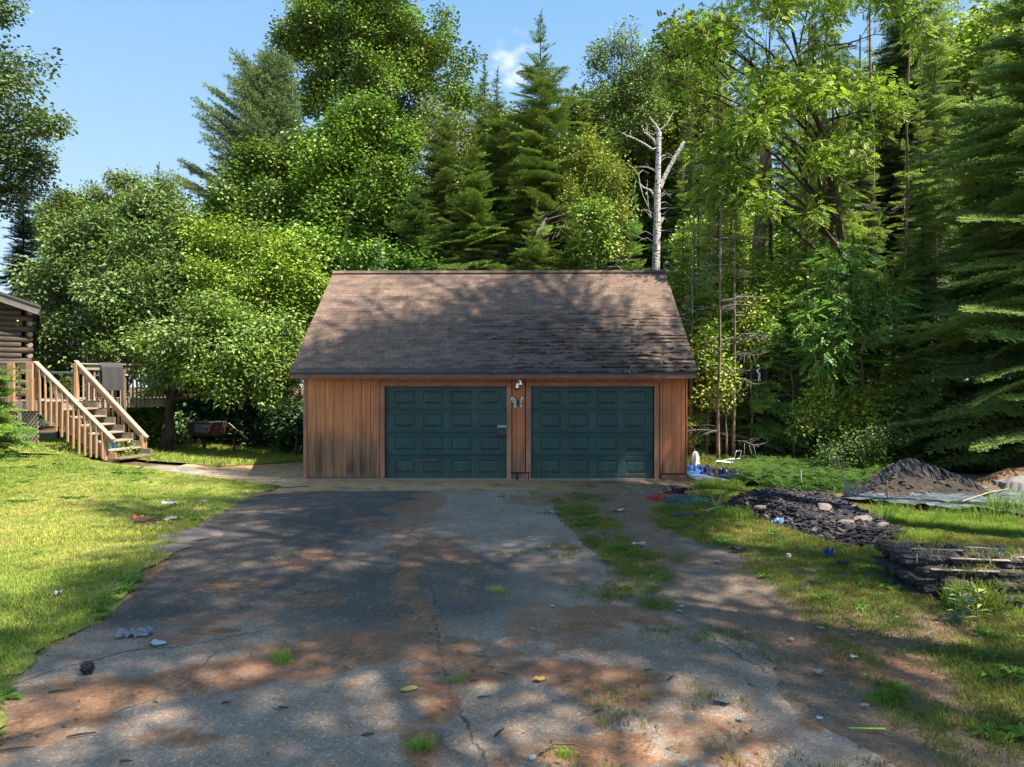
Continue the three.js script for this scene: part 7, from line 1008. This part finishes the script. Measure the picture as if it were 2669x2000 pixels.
{ // leafy trees closing the gaps behind the spruces
  const lab = 'olive leafy tree far behind the spruces above the garage roof', grp = 'leafy trees behind the spruces', D0 = 36, x0 = xAt(1200, D0), p = broadleaf({ name: 'backdrop_tree', label: lab, group: grp, x: x0, z: -D0, seed: 260, leaf: 'maple', color: [0.06, 0.095, 0.024], yellow: 0.5, trunkR: 0.16, gap: 0.3, size: 1.25, lobes: [[1200, 520, D0, 90], [1140, 600, D0, 90], [1260, 590, D0, 90], [1190, 450, D0, 60], [1200, 690, D0, 100], [1100, 720, D0, 80], [1290, 720, D0, 80], [1240, 420, D0, 34]] });
  const q = rng(261); for (const [px, D, k] of [[1090, 38, 1], [1330, 35, 1.15], [1440, 37, 1.1], [1540, 36, 1.15], [1640, 38, 1.3], [1720, 36, 1.25], [1800, 35, 1.3], [2460, 34, 1.2], [2600, 33, 1.3], [2300, 36, 1.2], [980, 37, 1], [860, 38, 0.95], [740, 37, 0.9], [620, 38, 0.8]]) { const c = p.clone(); c.name = numbered('backdrop_tree'); c.position.copy(onGround(xAt(px, D), -D)); c.scale.setScalar(k * (0.92 + q() * 0.16)); c.rotation.y = q() * 6.28; scene.add(c); }
}
// ---------------------------------------------------------------- right: ash, thick trunk, dark fir, woods
broadleaf({ name: 'ash_tree', label: 'large spreading ash with drooping bright leaves and a forked trunk at the upper right', x: xAt(2250, 19.5), z: -19.5, seed: 301, leaf: 'ash', trunkR: 0.16, size: 0.74, color: [0.085, 0.15, 0.022], yellow: 0.45, gap: 0.42, density: 0.6, barkM: barkDark, trunkTo: 0.9,
  lobes: [[2000, 160, 18, 130], [2120, 90, 18.5, 120], [2230, 120, 19, 120], [2330, 90, 19.5, 80], [1900, 110, 17.6, 90], [1840, 150, 17.4, 60], [1800, 70, 17.6, 56, 1, 0.7], [1760, 85, 17.6, 34, 0.7, 0.7], [1850, 40, 17.8, 70], [1980, 20, 18.2, 120], [2100, -40, 18.6, 130], [2250, -20, 19, 120], [1880, 250, 17.6, 90], [1960, 300, 17.8, 110], [2080, 250, 18.2, 120], [2200, 260, 18.8, 110], [1850, 360, 17.6, 90], [1930, 430, 17.8, 100], [2060, 390, 18.2, 110], [2180, 400, 18.6, 90], [2290, 290, 19.2, 80], [1880, 500, 18, 80], [1980, 540, 18, 80], [2080, 540, 18.4, 70], [1850, 290, 17.2, 60], [1740, 210, 17.8, 40, 1, 0.6]] });
broadleaf({ name: 'ash_sapling', label: 'young ash with drooping leaves in the shade below the large ash', x: xAt(2260, 18), z: -18, seed: 302, leaf: 'ash', trunkR: 0.06, color: [0.06, 0.13, 0.03], density: 0.9, lobes: [[2180, 780, 17.6, 60], [2230, 830, 17.4, 70], [2130, 850, 17.4, 56], [2280, 780, 17.8, 56], [2200, 700, 17.8, 50], [2150, 920, 17.4, 50]] });
{ // thick pale trunk, broken and leaning log at its foot
  const D = 20.5, b = onGround(xAt(1962, D), -D), t = thing('old_trunk', 'thick grey old trunk standing among the saplings right of the garage', 'tree', [b.x, b.y, b.z]), W = (px, py, d = 0) => P(px, py, D + d).sub(b);
  obj('trunk', tube([V(0, -0.1, 0), W(1960, 1060), W(1952, 960), W(1958, 860), W(1966, 780), W(1972, 700), W(1985, 560), W(1992, 440), W(1995, 380)], [0.28, 0.25, 0.22, 0.21, 0.2, 0.19, 0.18, 0.16, 0.13], 11, 0.16, 4), barkGrey, t);
  obj('limb', tube([W(1985, 600), W(2000, 560), W(2020, 520)], [0.07, 0.05, 0.03], 7), barkGrey, t);
  const l = thing('fallen_log', 'black rotten log leaning down to the right from the thick grey trunk', 'log', [b.x, b.y, b.z]); obj('log', tube([W(1925, 960, -0.4), W(1930, 1020, -0.5), W(1945, 1050, -0.6), W(1985, 1095, -0.9), W(2020, 1140, -1.2), W(2050, 1172, -1.6)], [0.1, 0.12, 0.17, 0.18, 0.19, 0.2], 10, 0.25, 6), barkDark, l); obj('broken_end', tube([W(1932, 1042, -0.5), W(1944, 1046, -0.75)], [0.15, 0.17], 10, 0.2, 7), barkGrey, l);
}
spruce({ name: 'fir_tree', label: 'big dark green fir filling the right edge, its boughs hanging to the ground', x: xAt(2780, 16), z: -16.2, h: 13.5, rad: 4.7, seed: 310, soft: 0.5, color: [0.1, 0.165, 0.05], crown: 0.015, per: 10, gapY: 0.27, power: 0.62, fill: 1, pitch0: -0.2, tintAmt: 0.35 });
spruce({ name: 'fir_tree', label: 'second dark fir just behind the big one at the right edge', x: xAt(2600, 19), z: -19.2, h: 12.5, rad: 2.9, seed: 311, soft: 0.5, color: [0.095, 0.16, 0.048], crown: 0.05, per: 8, gapY: 0.32, fill: 0.9, dead: 30 });
spruce({ name: 'fir_tree', label: 'young dark fir in front of the woods left of the two big firs', x: xAt(2420, 18), z: -18.2, h: 7.4, rad: 1.8, seed: 312, soft: 0.5, color: [0.095, 0.165, 0.048], crown: 0.06, per: 8, gapY: 0.3, fill: 0.9 });
spruce({ label: 'tall dark spruce with a bare lower trunk between the ash and the right-hand firs', x: xAt(2352, 24), z: -24, h: 20, rad: 2.6, seed: 313, soft: 0.4, color: [0.05, 0.085, 0.028], crown: 0.3, dead: 70, deadTo: 0.5, sparse: 0.1, trunkR: 0.16, barkM: bark });
// trees beyond the right edge and behind the camera: they shade the drive and the roof
const tallPine = (label, x, z, h, rad, seed, o = {}) => pine({ label, group: 'tall pines round the near end of the drive, outside the picture', x, z, h, rad, seed, crown: 0.5, gapY: 1.7, per: 3, dens: 0.9, shape: (f) => Math.pow(Math.sin(Math.PI * (0.12 + 0.8 * f)), 0.6), ...o });
const OUT = 'tall pine beside the near end of the drive';
for (const [x, z, h, rad, s, o] of SHADERS) tallPine(OUT, x, z, h, rad, s, o);
// the woods: young firs, thin trunks, saplings in many sizes
{
  const r = rng(400), protos = [
    spruce({ name: 'woodland_fir', label: 'thin young fir with bare lower stem in the woods right of the garage', group: 'thin firs in the woods', x: xAt(1850, 21), z: -21, h: 9.5, rad: 1.25, seed: 401, color: [0.162, 0.223, 0.047], crown: 0.22, per: 5, gapY: 0.42, sparse: 0.2, dead: 60, deadTo: 0.35, soft: 0.45, barkM: bark, trunkR: 0.06 }),
    spruce({ name: 'woodland_fir', label: 'thin young fir with bare lower stem in the woods right of the garage', group: 'thin firs in the woods', x: xAt(1905, 23), z: -23, h: 13, rad: 1.5, seed: 402, color: [0.121, 0.182, 0.041], crown: 0.3, per: 5, gapY: 0.45, sparse: 0.2, soft: 0.4, dead: 80, deadTo: 0.5, barkM: bark, trunkR: 0.075 }),
    spruce({ name: 'woodland_fir', label: 'thin young fir with bare lower stem in the woods right of the garage', group: 'thin firs in the woods', x: xAt(2130, 22), z: -22, h: 6, rad: 1.3, seed: 403, color: [0.101, 0.189, 0.047], crown: 0.06, per: 6, gapY: 0.36, sparse: 0.1, dead: 20, soft: 0.4, trunkR: 0.05 }),
    spruce({ name: 'woodland_fir', label: 'thin young fir with bare lower stem in the woods right of the garage', group: 'thin firs in the woods', x: xAt(2040, 25), z: -25, h: 17, rad: 1.8, seed: 404, color: [0.101, 0.155, 0.038], crown: 0.42, per: 5, gapY: 0.5, sparse: 0.15, soft: 0.4, dead: 90, deadTo: 0.55, barkM: barkGrey, trunkR: 0.1 })];
  const dup = (p, x, z, s, a) => { const c = p.clone(); c.name = numbered('woodland_fir'); c.position.copy(onGround(x, z, -0.05)); c.scale.setScalar(s); c.rotation.y = a; scene.add(c); return c; };
  const spots = [[1810, 19, 2], [1830, 22, 0], [1870, 19.5, 0], [1880, 26, 1], [1920, 20, 2], [1990, 19, 2], [2015, 22, 0], [2060, 20, 2], [2075, 24, 1], [2100, 19.5, 0], [2150, 26, 3], [2170, 20.5, 1], [2200, 23, 0], [2225, 19, 2], [2270, 22, 1], [2290, 20, 2], [2330, 19, 2], [2360, 21, 0], [2400, 20, 1], [2440, 22, 3], [2480, 19, 2], [2500, 24, 1], [1795, 27, 3], [1840, 30, 1], [1950, 28, 3], [2000, 31, 1], [2110, 30, 3], [2250, 30, 1], [2330, 29, 3], [2450, 28, 1], [2560, 26, 3], [2620, 22, 2], [1780, 24, 0], [2530, 20, 0]];
  for (const [px, D, k] of spots) dup(protos[k], xAt(px, D), -D, 0.8 + r() * 0.45, r() * 6.28);
  for (let i = 0; i < 18; i++) { const D = 31 + r() * 24, px = 1770 + r() * 820; dup(protos[i % 4 === 0 ? 0 : i % 3 ? 3 : 1], xAt(px, D), -D, 1.05 + r() * 0.5, r() * 6.28); }
  for (let i = 0; i < 20; i++) { const D = 33 + r() * 16, px = 480 + r() * 1280; dup(protos[i % 2 ? 3 : 1], xAt(px, D), -D, 0.7 + r() * 0.3, r() * 6.28); }
  // bare stems
  const stem = (px, D, R, h, m, lean) => { const b = onGround(xAt(px, D), -D, -0.05), t = thing('bare_trunk', 'slim bare trunk rising through the shaded woods right of the garage', 'tree', [b.x, b.y, b.z], 0, 'slim bare trunks in the woods'); const q = rng(px); const pts = []; for (let i = 0; i <= 6; i++) pts.push(V(lean * i / 6 + (q() - 0.5) * R, h * i / 6, (q() - 0.5) * R)); obj('trunk', tube(pts, pts.map((_, i) => R * (1 - i / 8)), 7, 0.15, px), m, t); const l = []; for (let k = 0; k < 26; k++) l.push([M4(V(lean * 0.3, h * (0.08 + q() * 0.8), 0), alongQ(q() * 6.28, (q() - 0.5) * 0.6, q()), 0.4 + q() * 0.9), tint([1, 1, 1], 0.7 + q())]); copies('dead_branches', deadG, bareTwig, l, t); };
  for (const [px, D, R, h, g, lean] of [[1800, 18.5, 0.045, 9, 1, 0.1], [1822, 20, 0.05, 10, 0, 0], [1872, 17.8, 0.05, 9, 1, 0.1], [1914, 18.2, 0.05, 7, 1, 0.05], [1845, 24, 0.06, 12, 1, 0.2], [2020, 21, 0.1, 13, 0, -0.2], [2078, 20, 0.045, 9, 1, 0.1], [2100, 22, 0.085, 14, 0, 0.1], [2135, 21, 0.13, 15, 1, 0.3], [2290, 22, 0.1, 15, 1, -0.3], [2350, 20, 0.08, 12, 1, 0.2], [2185, 27, 0.12, 16, 0, 0], [2230, 25, 0.09, 15, 0, 0.2], [2420, 26, 0.13, 17, 0, 0], [2050, 27, 0.1, 15, 0, 0.2], [1985, 26, 0.08, 14, 0, 0.1], [1895, 30, 0.12, 16, 1, 0], [2380, 30, 0.14, 18, 0, 0.2]]) stem(px, D, R, h, g ? barkGrey : barkDark, lean);
  // leafy understorey
  const un = [[1880, 880, 22, 90, [0.143, 0.215, 0.039]], [1990, 760, 24, 120, [0.130, 0.208, 0.039]], [2090, 680, 24, 120, [0.124, 0.208, 0.039]], [1830, 740, 25, 120, [0.143, 0.208, 0.044]], [2080, 900, 21, 80, [0.111, 0.202, 0.042]], [2010, 960, 21.5, 70, [0.130, 0.215, 0.046]], [2330, 700, 25, 120, [0.078, 0.156, 0.039]], [2420, 560, 25, 130, [0.072, 0.137, 0.036]], [2480, 330, 26, 120, [0.117, 0.182, 0.039]], [2420, 170, 27, 130, [0.124, 0.195, 0.039]], [2560, 180, 25, 120, [0.117, 0.182, 0.039]], [1900, 600, 25, 110, [0.117, 0.195, 0.039]], [2200, 560, 26, 130, [0.124, 0.195, 0.039]], [1850, 1010, 23, 80, [0.156, 0.221, 0.046]], [2150, 1010, 21.5, 70, [0.091, 0.182, 0.039]], [2250, 930, 22.5, 90, [0.091, 0.176, 0.039]], [1930, 1080, 20.5, 50, [0.130, 0.221, 0.046]]];
  for (const [px, py, D, rad, lab] of [[1835, 900, 18.6, 52, 'sunlit sapling close beside the right wall of the garage'], [1885, 1000, 18.2, 44, 'sunlit sapling behind the bare chair frame'], [1950, 860, 18.8, 60, 'leafy sapling in front of the thick grey old trunk'], [2060, 960, 18.4, 60, 'leafy sapling right of the black leaning log'], [2130, 1060, 17.8, 52, 'low leafy sapling above the ferns'], [2240, 1040, 18, 52, 'low leafy sapling behind the tall leaning stake'], [2330, 1000, 18.6, 60, 'shaded leafy sapling left of the dark right-hand firs'], [1990, 700, 19.2, 70, 'tall thin sapling beside the upper part of the old trunk'], [1870, 720, 19.4, 66, 'tall thin sapling just above the right end of the roof']])
    broadleaf({ name: 'sapling', label: lab, x: xAt(px + 10, D), z: -D, seed: 480 + px, leaf: px % 20 ? 'birch' : 'maple', color: [0.125, 0.2, 0.036], yellow: 0.55, trunkR: 0.035, gap: 0.38, density: 0.75, size: 0.85, barkM: barkGrey, lobes: [[px, py, D, rad * 0.8], [px - rad * 0.8, py + 35, D, rad * 0.55], [px + rad * 0.7, py + 25, D + 0.3, rad * 0.55], [px + 5, py - rad, D, rad * 0.5], [px, py + rad, D, rad * 0.5]] });
  un.forEach(([px, py, D, rad, col], i) => broadleaf({ name: 'woodland_tree', label: 'loose leafy tree among the firs of the right-hand woods', group: 'leafy trees in the woods', x: xAt(px + 20, D), z: -D, seed: 450 + i, leaf: i % 2 ? 'birch' : 'maple', color: col, yellow: 0.5, trunkR: 0.08, gap: 0.4, density: 0.8, barkM: i % 3 ? bark : barkGrey, lobes: [[px, py, D, rad * 0.8], [px - rad * 0.7, py + 40, D, rad * 0.6], [px + rad * 0.7, py + 30, D + 0.5, rad * 0.6], [px + 10, py - rad * 0.8, D, rad * 0.55], [px - 20, py + rad, D - 0.4, rad * 0.6]] }));
}
{ // ferns and weeds at the wood's edge
  const r = rng(77), frond = (() => { const T = [], C = [], q = rng(3); for (let f = 0; f < 7; f++) { const a = f / 7 * 6.283 + q(), L = 0.5 + q() * 0.3, pt = (t) => V(Math.cos(a) * L * t * 0.8, L * (0.95 * t - 0.65 * t * t), Math.sin(a) * L * t * 0.8), s = V(-Math.sin(a), 0, Math.cos(a)); for (let k = 1; k < 12; k++) { const t = k / 12, p = pt(t), p2 = pt(t + 0.06), w = 0.11 * Math.sin(Math.PI * Math.pow(t, 0.6)) + 0.01; for (const sd of [-1, 1]) { const e = p.clone().add(s.clone().multiplyScalar(sd * w)).add(V(Math.cos(a) * 0.03, -0.015, Math.sin(a) * 0.03)); T.push([p.x, p.y, p.z, p2.x, p2.y, p2.z, e.x, e.y, e.z]); const c = 0.75 + q() * 0.5; C.push([c, c, c, c, c, c, c, c, c]); } } } return tris(T, C); })();
  const l = []; for (let i = 0; i < 620; i++) { const px = 1880 + r() * 470, py = 1168 + r() * 100, D = lerp(19.5, 13.8, (py - 1168) / 100) + (r() - 0.5), p = onGround(xAt(px, D), -D); if (px < 1930 && py > 1215) continue; l.push([M4(p, Q((r() - 0.5) * 0.4, r() * 6.28, (r() - 0.5) * 0.4), 0.6 + r() * 0.6), tint([1 + r() * 0.3, 1, 0.9], 0.7 + r() * 0.5)]); }
  for (let i = 0; i < 260; i++) { const D = 16 + r() * 12, px = 1780 + r() * 850, p = onGround(xAt(px, D), -D); if (D < 17.5 && px < 1900) continue; l.push([M4(p, Q(0, r() * 6.28, 0), 0.5 + r() * 0.5), tint([1, 1, 0.9], 0.6 + r() * 0.5)]); }
  tag(copies('fern_undergrowth', frond, mat({ color: rgb(0.05, 0.135, 0.014), roughness: 0.95, transmission: 0.4, specularIntensity: 0.2, vertexColors: true }), l), 'bright green ferns and weeds along the edge of the woods', 'ferns', null, 'stuff');
  for (const [px, py, D, rad, col, lab] of [[2200, 1180, 15.6, 44, [0.07, 0.13, 0.03], 'leafy weed clump behind the tall leaning stake'], [2260, 1165, 15.8, 40, [0.075, 0.14, 0.03], 'leafy weed clump left of the earth mound'], [2310, 1150, 15.8, 44, [0.06, 0.12, 0.028], 'tallest weed clump just left of the mound peak'], [2150, 1200, 15.8, 36, [0.06, 0.14, 0.03], 'low weed clump among the ferns']]) broadleaf({ name: 'weed_clump', label: lab, category: 'plant', x: xAt(px, D), z: -D, seed: 500 + px, leaf: 'birch', color: col.map((q) => q * 0.6), trunkR: 0.015, size: 0.55, density: 0.5, lobes: [[px, py, D, rad], [px - 10, py + 40, D, rad], [px + 12, py - 30, D, rad * 0.6]] });
  for (const [px, py, h, lab] of [[2506, 1628, 0.3, 'single fuzzy mullein-like weed on bare soil below the block stack'], [2545, 1620, 0.32, 'pale yellowing weed on bare soil below the block stack']]) { const g = G(px, py); const t = thing('weed', lab, 'plant', [g.x, g.y, g.z]); const T = []; const q = rng(px); for (let k = 0; k < 34; k++) { const a = q() * 6.28, y = q() * h, L = 0.05 + q() * 0.05, dx = Math.cos(a), dz = Math.sin(a); T.push([0, y, 0, dx * L - dz * 0.018, y + 0.03, dz * L + dx * 0.018, dx * L * 1.6, y + 0.02, dz * L * 1.6], [0, y, 0, dx * L * 1.6, y + 0.02, dz * L * 1.6, dx * L + dz * 0.018, y + 0.03, dz * L - dx * 0.018]); } obj('leaves', tris(T), mat({ color: px < 2530 ? rgb(0.16, 0.24, 0.12) : rgb(0.24, 0.26, 0.07), roughness: 0.9 }), t); obj('stem', tube([V(0, 0, 0), V(0.01, h, 0)], 0.006, 5), mat({ color: rgb(0.16, 0.2, 0.08), roughness: 0.9 }), t); }
}
renderer.render(scene, camera);
